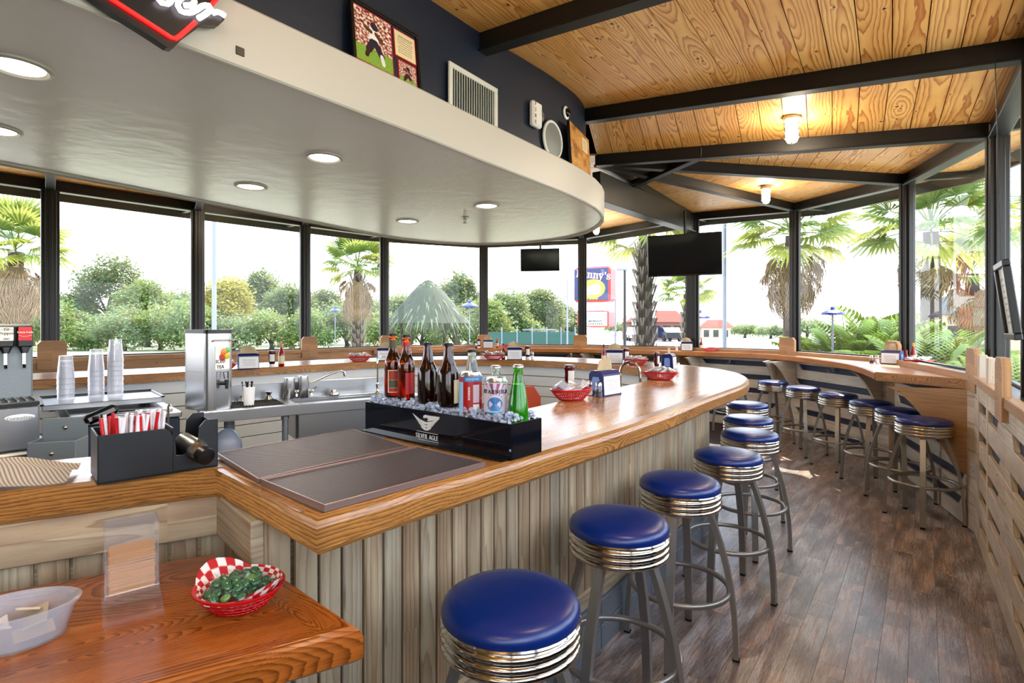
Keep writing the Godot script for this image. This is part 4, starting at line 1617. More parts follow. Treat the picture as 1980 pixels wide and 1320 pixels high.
# ------------------------------------------------------------------ table goods
func napkin_dispenser(x: float, z: float, turn: float, where: String, fold: int, y := TOP) -> void:
	var t := thing("napkin_dispenser", "blue napkin dispenser with a white card front " + where, "dispenser", at(x, z, y), turn, "napkin dispensers on the counters")
	var b := MB.new()
	var pr := PackedVector2Array([Vector2(-0.052, 0.0), Vector2(0.052, 0.0), Vector2(0.045, 0.118), Vector2(0.030, 0.138), Vector2(-0.030, 0.138), Vector2(-0.045, 0.118)])
	var keep := b.X
	b.X = Transform3D(Basis(Vector3.UP, PI / 2), Vector3.ZERO)
	b.slab(pr, 0.17)
	b.X = keep
	put(t, "body", b, M.blue_plastic)
	for sg in [-1.0, 1.0]:
		var f := MB.new()
		f.box(Vector3(0, 0, 0), Vector3(0.158, 0.102, 0.004), 0.0015)
		var fp := put(t, "face_plate", f, M.white_plastic, Vector3(0, 0.058, sg * 0.0505), Basis(Vector3.RIGHT, -sg * 0.06))
		var cd := MB.new()
		cd.quad(Vector3(-0.07, -0.042, 0), Vector3(0.07, -0.042, 0), Vector3(0.07, 0.042, 0), Vector3(-0.07, 0.042, 0), Vector3(0, 0, sg), Vector2(0, 1), Vector2(1, 1), Vector2(1, 0), Vector2(0, 0))
		put(fp, "menu_card", cd, M.menu_card, Vector3(0, 0, sg * 0.0025))
		var e := MB.new()
		e.slab(PackedVector2Array([Vector2(-0.024, 0.03), Vector2(0.024, 0.03), Vector2(0.024, 0.09), Vector2(0.018, 0.104), Vector2(-0.018, 0.104), Vector2(-0.024, 0.09)]), 0.004)
		put(t, "side_window", e, M.blue_pale, Vector3(sg * 0.086, 0, 0), Basis(Vector3.UP, PI / 2))
	var base := MB.new()
	base.box(Vector3(0, 0.005, 0), Vector3(0.178, 0.01, 0.112), 0.003)
	put(t, "foot_plate", base, M.blue_plastic)
	# the napkin standing out of the slot is its own sheet
	var nk := MB.new()
	var r := RandomNumberGenerator.new()
	r.seed = 50 + fold
	var w := 0.075
	var tw := r.randf_range(-0.35, 0.35)
	var n := 8
	for i in n:
		for j in n:
			var q := []
			for e in [[i, j], [i + 1, j], [i + 1, j + 1], [i, j + 1]]:
				var u := float(e[0]) / n * 2.0 - 1.0
				var v := float(e[1]) / n
				var lean := v * 0.05 * tw
				q.append(Vector3(u * w * (0.75 + 0.25 * (1.0 - v)) + v * tw * 0.06, 0.134 + v * 0.075 - absf(u) * 0.02 * v, 0.012 * sin(u * 3.0 + fold) * v + lean))
			nk.quad(q[0], q[1], q[2], q[3], Vector3(0, 0.2, 1))
			nk.quad(q[0] + Vector3(0, 0, -0.003), q[1] + Vector3(0, 0, -0.003), q[2] + Vector3(0, 0, -0.003), q[3] + Vector3(0, 0, -0.003), Vector3(0, 0.2, -1))
	var o := put(self, "paper_napkin", nk, M.napkin, at(x, z, y), Basis(Vector3.UP, turn))
	tag(o, "beige paper napkin sticking out of the dispenser " + where, "napkin", "napkins in the dispensers")


func ketchup(x: float, z: float, turn: float, where: String, y := TOP) -> void:
	var t := thing("ketchup_bottle", "upside-down dark red ketchup bottle with a white label " + where, "ketchup", at(x, z, y), turn, "ketchup bottles on the counters")
	var b := MB.new()
	b.lathe([Vector2(0.0, 0.03), Vector2(0.022, 0.03), Vector2(0.027, 0.045), Vector2(0.031, 0.075), Vector2(0.029, 0.1), Vector2(0.031, 0.125), Vector2(0.034, 0.135), Vector2(0.034, 0.147), Vector2(0.028, 0.155), Vector2(0.0, 0.156)], 20, Vector3.ZERO, 0, TAU, 1.0, 0.72)
	put(t, "bottle", b, M.ketchup)
	var c := MB.new()
	c.lathe([Vector2(0.0, 0.0), Vector2(0.024, 0.0), Vector2(0.026, 0.004), Vector2(0.024, 0.03), Vector2(0.0, 0.031)], 20, Vector3.ZERO, 0, TAU, 1.0, 0.8)
	put(t, "cap", c, M.label_white)
	for sg in [0.0, PI]:
		var l := MB.new()
		l.lathe([Vector2(0.0305, 0.055), Vector2(0.0325, 0.075), Vector2(0.031, 0.1), Vector2(0.0325, 0.122)], 8, Vector3.ZERO, PI / 2 - 0.75 + sg, PI / 2 + 0.75 + sg, 1.0, 0.74)
		put(t, "label", l, M.label_white)


func hot_sauce(x: float, z: float, where: String, cap: String, y := TOP, s := 1.0) -> void:
	var t := thing("hot_sauce_bottle", "slim red hot sauce bottle with a %s cap %s" % [cap, where], "bottle", at(x, z, y), 0.0, "hot sauce bottles on the counters")
	t.scale = Vector3.ONE * s
	var b := MB.new()
	b.lathe([Vector2(0.0, 0.0), Vector2(0.019, 0.0), Vector2(0.021, 0.004), Vector2(0.021, 0.085), Vector2(0.017, 0.1), Vector2(0.009, 0.125), Vector2(0.008, 0.148), Vector2(0.0, 0.149)], 18)
	put(t, "bottle", b, M.hot_sauce)
	var l := MB.new()
	l.lathe([Vector2(0.0214, 0.02), Vector2(0.0214, 0.075)], 18)
	put(t, "label", l, M.label_cream)
	var c := MB.new()
	c.lathe([Vector2(0.009, 0.146), Vector2(0.0095, 0.148), Vector2(0.008, 0.172), Vector2(0.0, 0.173)], 14)
	put(t, "cap", c, M[{"yellow": "yellow_cap", "black": "black_plastic", "green": "green_cap", "red": "red_plastic"}[cap]])


func shaker(x: float, z: float, fill: String, where: String, y := TOP) -> void:
	var t := thing(fill + "_shaker", "small glass %s shaker with a steel top %s" % [fill, where], "shaker", at(x, z, y), 0.0, "salt and pepper shakers on the counters")
	var b := MB.new()
	b.lathe([Vector2(0.0, 0.0), Vector2(0.02, 0.0), Vector2(0.021, 0.003), Vector2(0.018, 0.058), Vector2(0.016, 0.062)], 12)
	put(t, "glass_body", b, M.acrylic)
	var f := MB.new()
	f.lathe([Vector2(0.0, 0.003), Vector2(0.0185, 0.003), Vector2(0.0165, 0.042), Vector2(0.0, 0.042)], 12)
	put(t, "fill", f, M[fill])
	var c := MB.new()
	c.lathe([Vector2(0.0175, 0.06), Vector2(0.0175, 0.072), Vector2(0.013, 0.082), Vector2(0.0, 0.085)], 12)
	put(t, "steel_top", c, M.chrome)


var basket_mesh := {}


func basket(x: float, z: float, turn: float, where: String, fill: String, y := TOP, s := 1.0) -> Node3D:
	# an oval plastic basket woven of upright and level bars
	var t := thing("plastic_basket", "oval red plastic basket " + where, "basket", at(x, z, y), turn, "red baskets on the counters")
	t.scale = Vector3.ONE * s
	if basket_mesh.is_empty():
		var lat := MB.new()
		var rim := MB.new()
		var bot := MB.new()
		var lev := [[0.078, 0.010], [0.092, 0.022], [0.104, 0.034], [0.113, 0.046]]
		for l in lev:
			var p := []
			for k in 40:
				p.append(Vector3(cos(TAU * k / 40) * l[0], l[1], sin(TAU * k / 40) * l[0] * 0.66))
			lat.tube(p, 0.0024, 5, true)
		for k in 40:
			var a := TAU * (k + 0.5) / 40
			var p := []
			for l in [[0.07, 0.004], [0.092, 0.022], [0.113, 0.046], [0.119, 0.056]]:
				p.append(Vector3(cos(a) * l[0], l[1], sin(a) * l[0] * 0.66))
			lat.tube(p, 0.0024, 4)
		rim.lathe([Vector2(0.114, 0.050), Vector2(0.121, 0.050), Vector2(0.126, 0.056), Vector2(0.126, 0.060), Vector2(0.120, 0.060), Vector2(0.114, 0.056), Vector2(0.114, 0.050)], 44, Vector3.ZERO, 0, TAU, 1.0, 0.67)
		bot.lathe([Vector2(0.0, 0.0), Vector2(0.066, 0.0), Vector2(0.076, 0.008), Vector2(0.074, 0.010), Vector2(0.0, 0.006)], 40, Vector3.ZERO, 0, TAU, 1.0, 0.66)
		basket_mesh = {"lattice": lat.mesh(), "rim": rim.mesh(), "floor": bot.mesh()}
	part(t, "lattice_wall", basket_mesh.lattice, M.red_plastic)
	part(t, "rim", basket_mesh.rim, M.red_plastic)
	part(t, "basket_floor", basket_mesh.floor, M.red_plastic)
	if fill == "packets":
		packets_in(t.position, turn, where, s, 14)
	return t


var packet_mesh: Array = []


func packets_in(where: Vector3, turn: float, which: String, s: float, n: int) -> void:
	# wrapped cracker packets heaped in a basket
	if packet_mesh.is_empty():
		for v in 2:
			var mb := MB.new()
			mb.box(Vector3.ZERO, Vector3(0.058, 0.014, 0.036), 0.005)
			packet_mesh.append(mb.mesh())
			var wr := MB.new()
			wr.box(Vector3.ZERO, Vector3(0.062, 0.018, 0.040), 0.006)
			for sg in [-1.0, 1.0]:
				wr.box(Vector3(sg * 0.036, 0, 0), Vector3(0.014, 0.001, 0.044), 0.0, Basis(Vector3.FORWARD, sg * 0.3))
			packet_mesh.append(wr.mesh())
	var r := RandomNumberGenerator.new()
	r.seed = int(where.x * 1000.0)
	for k in n:
		var a := k * 2.4
		var d := 0.075 * sqrt((k + 0.5) / n)
		var p := Vector3(cos(a) * d * 1.1, 0.042 + 0.03 * (1.0 - d / 0.075) + r.randf() * 0.022 + (0.014 if k > n / 2 else 0.0), sin(a) * d * 0.62)
		var t := thing("cracker_packet", "clear wrapped cracker packet heaped in the red basket " + which, "packet", where + Basis(Vector3.UP, turn) * p * s, 0.0, "cracker packets in the red basket " + which)
		t.basis = Basis.from_euler(Vector3(r.randf_range(-0.7, 0.7), r.randf() * TAU, r.randf_range(-0.6, 0.6))) * Basis().scaled(Vector3.ONE * s)
		part(t, "crackers", packet_mesh[0], M["packet" if k % 3 else "packet_blue"])
		part(t, "wrapper", packet_mesh[1], M.cellophane)


func make_condiments() -> void:
	# toward: the plan direction that each dispenser's card faces
	var w := "before the curved chrome tap"
	napkin_dispenser(0.52, 3.02, turn_of(Vector2(0.62, -0.6)), w, 1)
	ketchup(0.34, 3.18, 0.5, w)
	hot_sauce(0.60, 3.30, w, "green", TOP, 0.92)
	shaker(0.467, 2.90, "pepper", w)
	shaker(0.44, 2.99, "salt", w)
	basket(0.31, 2.80, 0.55, w, "packets")
	w = "on the far bend of the bar"
	napkin_dispenser(1.05, 5.52, turn_of(Vector2(-0.15, -1.0)), w, 2)
	ketchup(1.18, 5.56, 0.2, w)
	shaker(1.235, 5.6, "salt", w)
	hot_sauce(0.93, 5.45, w, "black", TOP, 1.15)
	basket(1.23, 5.33, 0.2, w, "packets")
	w = "by the outer bar stools"
	napkin_dispenser(1.40, 4.80, turn_of(Vector2(0.9, -0.45)), w, 3)
	ketchup(1.27, 4.72, 0.9, w)
	shaker(1.37, 4.45, "salt", w)
	basket(1.06, 3.85, -0.3, w, "packets")
	w = "above the white splash boards"
	napkin_dispenser(0.03, 6.18, turn_of(Vector2(0.0, -1.0)), w, 4)
	ketchup(0.18, 6.2, 0.1, w)
	shaker(0.235, 6.22, "salt", w)
	hot_sauce(-0.1, 6.2, w, "black", TOP, 1.1)
	basket(-0.21, 6.17, 0.0, w, "packets")
	w = "above the gooseneck tap"
	napkin_dispenser(-1.42, 6.0, turn_of(Vector2(0.3, -1.0)), w, 5)
	hot_sauce(-1.16, 6.05, w, "yellow", TOP, 1.3)
	basket(-1.66, 5.85, 0.3, w, "packets")
	w = "beside the tall tea urn"
	napkin_dispenser(-2.38, 4.85, turn_of(Vector2(0.55, -0.84)), w, 6)
	ketchup(-2.24, 5.02, 0.5, w)
	hot_sauce(-2.2, 5.13, w, "yellow", TOP, 1.35)
	basket(-2.52, 4.66, 0.5, w, "packets")
	w = "at the middle window post"
	napkin_dispenser(-0.42, 9.42, turn_of(Vector2(0.05, -1.0)), w, 7)
	ketchup(-0.58, 9.4, 0.1, w)
	shaker(-0.62, 9.33, "pepper", w)
	hot_sauce(-0.26, 9.47, w, "red", TOP, 1.1)
	basket(-0.12, 9.42, 0.0, w, "none", TOP, 0.9)
	w = "below the large television"
	napkin_dispenser(2.72, 8.36, turn_of(Vector2(-0.35, -1.0)), w, 8)
	shaker(2.56, 8.36, "salt", w)
	hot_sauce(2.92, 8.3, w, "yellow", TOP, 1.2)
	basket(2.98, 8.08, -0.4, w, "none", TOP, 0.95)
	w = "by the counter end bracket"
	napkin_dispenser(3.86, 5.46, turn_of(Vector2(-0.95, -0.6)), w, 9)
	shaker(3.69, 5.52, "pepper", w)
	shaker(3.735, 5.50, "salt", w)
	hot_sauce(4.0, 5.36, w, "yellow", TOP, 1.25)
	hot_sauce(3.91, 5.33, w, "red", TOP, 0.85)
	basket(3.90, 5.16, -0.3, w, "packets")


# ------------------------------------------------------------------ the bottle display
func bottle(called: String, label: String, x: float, z: float, turn: float, shape: String, glass_key: String, drink: String, level: float, cap: String, y: float) -> Node3D:
	var t := thing(called, label, "bottle", at(x, z, y), turn, "bottles standing in the ice box")
	var P := []
	match shape:
		"long":
			P = [Vector2(0.0, 0.0), Vector2(0.026, 0.0), Vector2(0.0305, 0.006), Vector2(0.0305, 0.120), Vector2(0.0285, 0.137), Vector2(0.019, 0.158), Vector2(0.0145, 0.178), Vector2(0.0135, 0.215), Vector2(0.0140, 0.216), Vector2(0.0140, 0.224), Vector2(0.0125, 0.228), Vector2(0.0, 0.229)]
		"stub":
			P = [Vector2(0.0, 0.0), Vector2(0.029, 0.0), Vector2(0.0345, 0.006), Vector2(0.0345, 0.102), Vector2(0.032, 0.118), Vector2(0.0215, 0.138), Vector2(0.0175, 0.160), Vector2(0.0145, 0.190), Vector2(0.0145, 0.200), Vector2(0.0125, 0.203), Vector2(0.0, 0.204)]
		"cone":
			P = [Vector2(0.0, 0.0), Vector2(0.029, 0.0), Vector2(0.032, 0.006), Vector2(0.031, 0.05), Vector2(0.029, 0.08), Vector2(0.0235, 0.115), Vector2(0.0165, 0.15), Vector2(0.0135, 0.178), Vector2(0.0145, 0.184), Vector2(0.0130, 0.190), Vector2(0.0, 0.191)]
	var b := MB.new()
	b.lathe(P, 24)
	put(t, "glass_body", b, M[glass_key])
	var I := []
	for p in P:
		if p.y < level - 0.001 and p.y < 0.2:
			I.append(Vector2(maxf(p.x - 0.0022, 0.0), p.y + (0.003 if p.y < 0.003 else 0.0)))
	# the drink ends level inside the glass
	var top: Vector2 = I[I.size() - 1]
	for i in P.size() - 1:
		if P[i].y <= level and P[i + 1].y > level:
			var f: float = (level - P[i].y) / (P[i + 1].y - P[i].y)
			top = Vector2(maxf(lerpf(P[i].x, P[i + 1].x, f) - 0.0022, 0.001), level)
	I.append(top)
	I.append(Vector2(0.0, level))
	var d := MB.new()
	d.lathe(I, 24)
	put(t, "drink", d, M[drink])
	var c := MB.new()
	var ty: float = P[P.size() - 1].y
	var cr := []
	c.lathe([Vector2(0.0160, ty - 0.006), Vector2(0.0166, ty - 0.005), Vector2(0.0155, ty + 0.0005), Vector2(0.013, ty + 0.003), Vector2(0.0, ty + 0.0035)], 24)
	for k in 21:
		var a := TAU * k / 21
		c.box(Vector3(cos(a) * 0.0162, ty - 0.0035, sin(a) * 0.0162), Vector3(0.0016, 0.005, 0.0018), 0.0, Basis(Vector3.UP, -a))
	put(t, "crown_cap", c, M[cap])
	return t


func wrap_label(t: Node, called: String, key: String, r: float, y0: float, y1: float, a0: float, a1: float) -> MeshInstance3D:
	# a paper label on a cylinder; angles measured from the bottle's +z
	var mb := MB.new()
	mb.lathe([Vector2(r, y0), Vector2(r, y1)], 14, Vector3.ZERO, PI / 2 - a1, PI / 2 - a0)
	return put(t, called, mb, M[key])


func can(called: String, label: String, x: float, z: float, turn: float, y: float) -> Node3D:
	var t := thing(called, label, "can", at(x, z, y), turn, "drink cans standing in the ice")
	t.scale = Vector3.ONE * 1.12
	var top := MB.new()
	top.lathe([Vector2(0.0, 0.0), Vector2(0.024, 0.0), Vector2(0.027, 0.004), Vector2(0.0325, 0.012)], 28)
	top.lathe([Vector2(0.0325, 0.112), Vector2(0.0275, 0.121), Vector2(0.0275, 0.124), Vector2(0.0255, 0.124), Vector2(0.024, 0.119), Vector2(0.0, 0.119)], 28)
	put(t, "metal_ends", top, M.can_silver)
	return t


func make_bottle_box() -> void:
	# a clear-cut black acrylic tray: long sides, ends and floor, filled with ice
	var A := Vector2(-0.541, 1.982)
	var D := Vector2(-0.004, 1.522)
	var d := (D - A).normalized()
	var inw := Vector2(-d.y, d.x)
	if inw.y < 0:
		inw = -inw
	var L := (D - A).length()
	var W := 0.145
	var H := 0.104
	var t := thing("ice_tray", "long black marbled acrylic ice tray with a silver eagle logo on the bar", "tray", at(A.x, A.y, TOP + 0.0025))
	t.basis = facing(d)
	# local x runs along the front, +z towards the camera; the tray lies behind its front face
	for e in [["front_wall", Vector3(L / 2, H / 2, -0.003), Vector3(L, H, 0.006)], ["back_wall", Vector3(L / 2, H / 2, -W + 0.003), Vector3(L, H, 0.006)], ["end_wall", Vector3(0.003, H / 2, -W / 2), Vector3(0.006, H, W - 0.012)], ["end_wall", Vector3(L - 0.003, H / 2, -W / 2), Vector3(0.006, H, W - 0.012)], ["floor", Vector3(L / 2, 0.006, -W / 2), Vector3(L - 0.012, 0.01, W - 0.012)]]:
		var mb := MB.new()
		mb.box(e[1], e[2], 0.0012)
		put(t, e[0], mb, M.box_acrylic)
	var fo := MB.new()
	fo.box(Vector3(L / 2, 0.003, 0.012), Vector3(L * 0.97, 0.004, 0.03), 0.001)
	put(t, "foot_strip", fo, M.box_acrylic)
	# the logo: an eagle head over swept wing feathers
	var lx := L * 0.485
	var logo := [
		[Vector2(-0.052, 0.036), Vector2(0.052, 0.034), Vector2(0.038, 0.016), Vector2(0.0, 0.004), Vector2(-0.04, 0.019)],
	]
	var wings := []
	for k in 3:
		var y := 0.030 - k * 0.010
		var w := 0.068 - k * 0.016
		wings.append(PackedVector2Array([Vector2(-w, y + 0.014), Vector2(-w * 0.45, y - 0.002), Vector2(0.0, y - 0.008), Vector2(w * 0.45, y - 0.002), Vector2(w, y + 0.013), Vector2(w * 0.62, y - 0.008), Vector2(w * 0.2, y - 0.0145), Vector2(-w * 0.2, y - 0.0145), Vector2(-w * 0.62, y - 0.008)]))
	var lg := MB.new()
	for p in wings:
		lg.X = Transform3D(Basis(), Vector3(lx, 0.046, 0.0008))
		lg.slab(p, 0.0014)
	lg.X = Transform3D(Basis(), Vector3(lx, 0.046, 0.0008))
	lg.slab(PackedVector2Array([Vector2(-0.012, 0.034), Vector2(-0.014, 0.041), Vector2(-0.004, 0.046), Vector2(0.012, 0.045), Vector2(0.066, 0.046), Vector2(0.058, 0.036), Vector2(0.02, 0.028), Vector2(0.006, 0.027), Vector2(0.012, 0.034), Vector2(0.004, 0.037)]), 0.0014)
	for ly in [0.0345, 0.008]:
		lg.X = Transform3D()
		lg.box(Vector3(lx + 0.005 if ly > 0.02 else lx + 0.01, ly, 0.0006), Vector3(0.105 if ly > 0.02 else 0.1, 0.0012, 0.0012))
	put(t, "eagle_logo", lg, M.logo_silver)
	part(t, "logo_lettering", text_mesh("SILVER  AGLE", 0.019, 0.0012), M.logo_silver, Vector3(lx + 0.003, 0.0205, 0.0008))
	var bd := MB.new()
	bd.lathe([Vector2(0.0, 0.0), Vector2(0.004, 0.0), Vector2(0.003, 0.0012), Vector2(0.0, 0.0014)], 12)
	put(t, "blue_dot", bd, M.blue_pale, Vector3(L - 0.001, 0.03, 0.001), Basis(Vector3.RIGHT, PI / 2))
	# ice: clear lumps heaped to the brim
	var lump := MB.new()
	var r := RandomNumberGenerator.new()
	r.seed = 3
	var ip := []
	for i in 6:
		var a := TAU * i / 6
		ip.append(Vector3(cos(a) * r.randf_range(0.7, 1.1), r.randf_range(-0.5, 0.5), sin(a) * r.randf_range(0.7, 1.1)))
	for i in 6:
		var j := (i + 1) % 6
		lump.ftri(ip[i], ip[j], Vector3(0.15, 0.85, 0.1), (ip[i] + ip[j]) + Vector3.UP)
		lump.ftri(ip[i], ip[j], Vector3(-0.1, -0.8, 0.1), (ip[i] + ip[j]) + Vector3.DOWN)
	var mm := MultiMesh.new()
	mm.transform_format = MultiMesh.TRANSFORM_3D
	mm.mesh = lump.mesh()
	var N := 1500
	mm.instance_count = N
	for k in N:
		var p := Vector3(r.randf_range(0.012, L - 0.012), 0.0, -r.randf_range(0.01, W - 0.01))
		p.y = 0.097 + r.randf() * 0.026 + 0.006 * sin(p.x * 40.0)
		var s := r.randf_range(0.005, 0.0095)
		mm.set_instance_transform(k, Transform3D(Basis.from_euler(Vector3(r.randf() * TAU, r.randf() * TAU, r.randf() * TAU)).scaled(Vector3(s, s * 0.8, s)), p))
	var ice := MultiMeshInstance3D.new()
	ice.name = "ice_lumps"
	ice.multimesh = mm
	ice.material_override = M.ice
	add_child(ice)
	ice.transform = t.transform
	tag(ice, "clear ice lumps heaped to the brim of the black tray", "ice", "", "stuff")
	var bedm := MB.new()
	bedm.box(Vector3(L / 2, 0.052, -W / 2), Vector3(L - 0.014, 0.08, W - 0.014), 0.002)
	put(t, "white_liner", bedm, M.white_plastic)

	var spot := func(f: float, g: float) -> Vector2:
		return A + d * (L * f) + inw * (W * g)
	var y := TOP + 0.126
	var face := turn_of(-Vector2(0.05, 1.0))
	var p: Vector2 = spot.call(0.12, 0.42)
	var b := bottle("beer_bottle", "amber longneck beer bottle with an orange and olive label", p.x, p.y, face, "long", "amber_glass", "beer_red", 0.127, "black_plastic", y)
	wrap_label(b, "neck_label", "label_olive", 0.0156, 0.178, 0.208, -1.4, 1.4)
	wrap_label(b, "label_border", "label_cream", 0.0309, 0.018, 0.100, -0.35, 1.25)
	wrap_label(b, "label", "label_orange", 0.0312, 0.064, 0.097, -0.22, 1.15)
	wrap_label(b, "label_lower", "label_olive", 0.0312, 0.036, 0.063, -0.22, 1.15)
	wrap_label(b, "label_foot", "label_orange", 0.0312, 0.021, 0.035, -0.22, 1.15)
	p = spot.call(0.235, 0.40)
	b = bottle("beer_bottle", "amber longneck beer bottle with a narrow bright red label", p.x, p.y, face, "long", "amber_glass", "beer_red", 0.127, "black_plastic", y - 0.004)
	wrap_label(b, "neck_label", "label_red", 0.0150, 0.190, 0.206, -1.4, 1.4)
	wrap_label(b, "label", "label_red", 0.0311, 0.024, 0.098, 0.15, 1.3)
	p = spot.call(0.40, 0.40)
	b = bottle("beer_bottle", "dark stubby beer bottle without a visible label", p.x, p.y, face, "stub", "dark_glass", "beer", 0.125, "black_plastic", y - 0.004)
	p = spot.call(0.555, 0.36)
	b = bottle("beer_bottle", "dark stubby beer bottle with a cream label edge", p.x, p.y, face, "stub", "dark_glass", "beer", 0.122, "black_plastic", y - 0.004)
	wrap_label(b, "label", "label_cream", 0.0349, 0.012, 0.088, 0.72, 1.9)
	p = spot.call(0.945, 0.55)
	bottle("soda_bottle", "green glass bottle of pale lime drink at the tray end", p.x, p.y, face, "cone", "green_glass", "lime_drink", 0.135, "can_silver", y - 0.05)
	p = spot.call(0.31, 0.80)
	bottle("soda_bottle", "clear glass bottle of yellow drink behind the beer bottles", p.x, p.y, face, "cone", "clear_glass", "lemon_drink", 0.085, "can_silver", y - 0.06)
	p = spot.call(0.47, 0.82)
	bottle("soda_bottle", "clear glass bottle of orange drink between the stubby bottles", p.x, p.y, face, "cone", "clear_glass", "orange_drink", 0.085, "can_silver", y - 0.06)
	p = spot.call(0.62, 0.80)
	b = bottle("soda_bottle", "pale green glass bottle half full of cola with a dark cap", p.x, p.y, face, "cone", "clear_glass", "cola", 0.07, "black_plastic", y - 0.013)
	wrap_label(b, "label", "label_white", 0.0305, 0.03, 0.05, -1.4, 1.4)
	p = spot.call(0.77, 0.80)
	bottle("soda_bottle", "clear glass bottle of orange drink hidden behind the cans", p.x, p.y, face, "cone", "clear_glass", "orange_drink", 0.085, "can_silver", y - 0.06)

	p = spot.call(0.70, 0.36)
	var c := can("drink_can", "red and blue drink can standing in the ice", p.x, p.y, face, y - 0.024)
	wrap_label(c, "blue_band", "can_blue", 0.0325, 0.098, 0.112, -PI, PI)
	wrap_label(c, "pale_panel", "can_pale_blue", 0.0326, 0.012, 0.098, -1.5, -0.55)
	wrap_label(c, "red_panel", "can_red", 0.0327, 0.012, 0.098, -0.55, 1.5)
	wrap_label(c, "red_flash", "can_red", 0.0328, 0.097, 0.111, -1.3, -0.5)
	wrap_label(c, "print_panel", "can_pink", 0.0330, 0.040, 0.090, 0.35, 0.95)
	wrap_label(c, "code_panel", "label_white", 0.0330, 0.014, 0.036, 0.35, 0.95)
	part(c, "band_lettering", bent_text("BREWING", 0.0085, 0.0330, false, true, 0.3), M.can_pale_blue, Vector3(0, 0.105, 0))
	var vt := part(c, "side_lettering", text_mesh("KARBACH", 0.008, 0.0008, false, true), M.label_white, Vector3(0, 0.066, 0.0328), Basis(Vector3.BACK, -PI / 2))
	p = spot.call(0.845, 0.40)
	c = can("drink_can", "pale pink rayed drink can with a blue round picture", p.x, p.y, face, y - 0.036)
	wrap_label(c, "ground", "can_pink", 0.0325, 0.012, 0.112, -PI, PI)
	var rays := MB.new()
	for k in 18:
		var a := TAU * k / 18
		var q := []
		for e in [[0.022, -0.045], [0.060, -0.085], [0.060, 0.085], [0.022, 0.045]]:
			var ux: float = cos(a + e[1]) * e[0]
			var uy: float = sin(a + e[1]) * e[0] + 0.058
			uy = clampf(uy, 0.014, 0.110)
			var an := clampf(ux / 0.0325, -1.7, 1.7)
			q.append(Vector3(sin(an) * 0.0328, uy, cos(an) * 0.0328))
		rays.quad(q[0], q[1], q[2], q[3], q[0] * Vector3(1, 0, 1))
	put(c, "rays", rays, M.can_plum)
	var disc := MB.new()
	for k in 20:
		var q := [Vector3(0, 0.055, 0.0331)]
		for e in [k, k + 1]:
			var a = TAU * e / 20
			var an: float = cos(a) * 0.021 / 0.0325
			q.append(Vector3(sin(an) * 0.0331, 0.055 + sin(a) * 0.019, cos(an) * 0.0331))
		disc.ftri(q[0], q[1], q[2], Vector3(0, 0, 1))
	put(c, "round_picture", disc, M.can_blue)
	part(c, "name_lettering", bent_text("ST ARNOLD", 0.0135, 0.0333, true, true), M.ink, Vector3(0, 0.088, 0))
	wrap_label(c, "name_panel", "can_pale_blue", 0.0332, 0.022, 0.037, -0.75, 0.75)
	part(c, "style_lettering", bent_text("SUMMER PILS", 0.009, 0.0336, true, true), M.ink, Vector3(0, 0.0295, 0))


# ------------------------------------------------------------------ mats, caddy and towel
func lattice_mat(label: String, corners: Array, rim_h: float, key: String) -> void:
	# an expanded-metal drip mat: crossing bars inside a raised rim; corners in plan order front-left, front-right, back-right, back-left
	var o: Vector2 = corners[0]
	var ex: Vector2 = corners[1] - corners[0]
	var ey: Vector2 = corners[3] - corners[0]
	var t := thing("drip_mat", label, "mat", at(o.x, o.y, TOP + 0.0025), 0.0, "steel drip mats on the bar")
	var P := func(u: float, v: float, y: float) -> Vector3:
		var q := ex * u + ey * v
		return at(q.x, q.y, y)
	var n := 44
	for dirn in 2:
		var mb := MB.new()
		for k in range(-n, n * 2):
			# diagonal bars clipped to the mat
			var s := float(k) / n
			var u0 := s
			var pts := []
			var slope := 1.0 if dirn == 0 else -1.0
			var a := Vector2(s, 0.0) if dirn == 0 else Vector2(s, 0.0)
			var b := a + Vector2(slope * 0.85, 1.0)
			var cl := Geometry2D.intersect_polyline_with_polygon(PackedVector2Array([a, b]), PackedVector2Array([Vector2(0.004, 0.004), Vector2(0.996, 0.004), Vector2(0.996, 0.996), Vector2(0.004, 0.996)]))
			for seg in cl:
				if seg.size() < 2:
					continue
				var q0: Vector3 = P.call(seg[0].x, seg[0].y, 0.010 + dirn * 0.0006)
				var q1: Vector3 = P.call(seg[1].x, seg[1].y, 0.010 + dirn * 0.0006)
				if (q1 - q0).length() < 0.004:
					continue
				var x := (q1 - q0).normalized()
				mb.box((q0 + q1) / 2.0, Vector3((q1 - q0).length(), 0.0022, 0.0026), 0.0, Basis(x, Vector3.UP, x.cross(Vector3.UP)))
		var l := put(t, "lattice", mb, M[key])
		l.set_meta("kind", "stuff")
	var rm := MB.new()
	var cr := [P.call(0, 0, 0), P.call(1, 0, 0), P.call(1, 1, 0), P.call(0, 1, 0)]
	for k in 4:
		var q0: Vector3 = cr[k]
		var q1: Vector3 = cr[(k + 1) % 4]
		var x := (q1 - q0).normalized()
		rm.box((q0 + q1) / 2.0 + Vector3.UP * rim_h / 2, Vector3((q1 - q0).length() + 0.004, rim_h, 0.004), 0.001, Basis(x, Vector3.UP, x.cross(Vector3.UP)))
	put(t, "rim", rm, M.mat_rim)


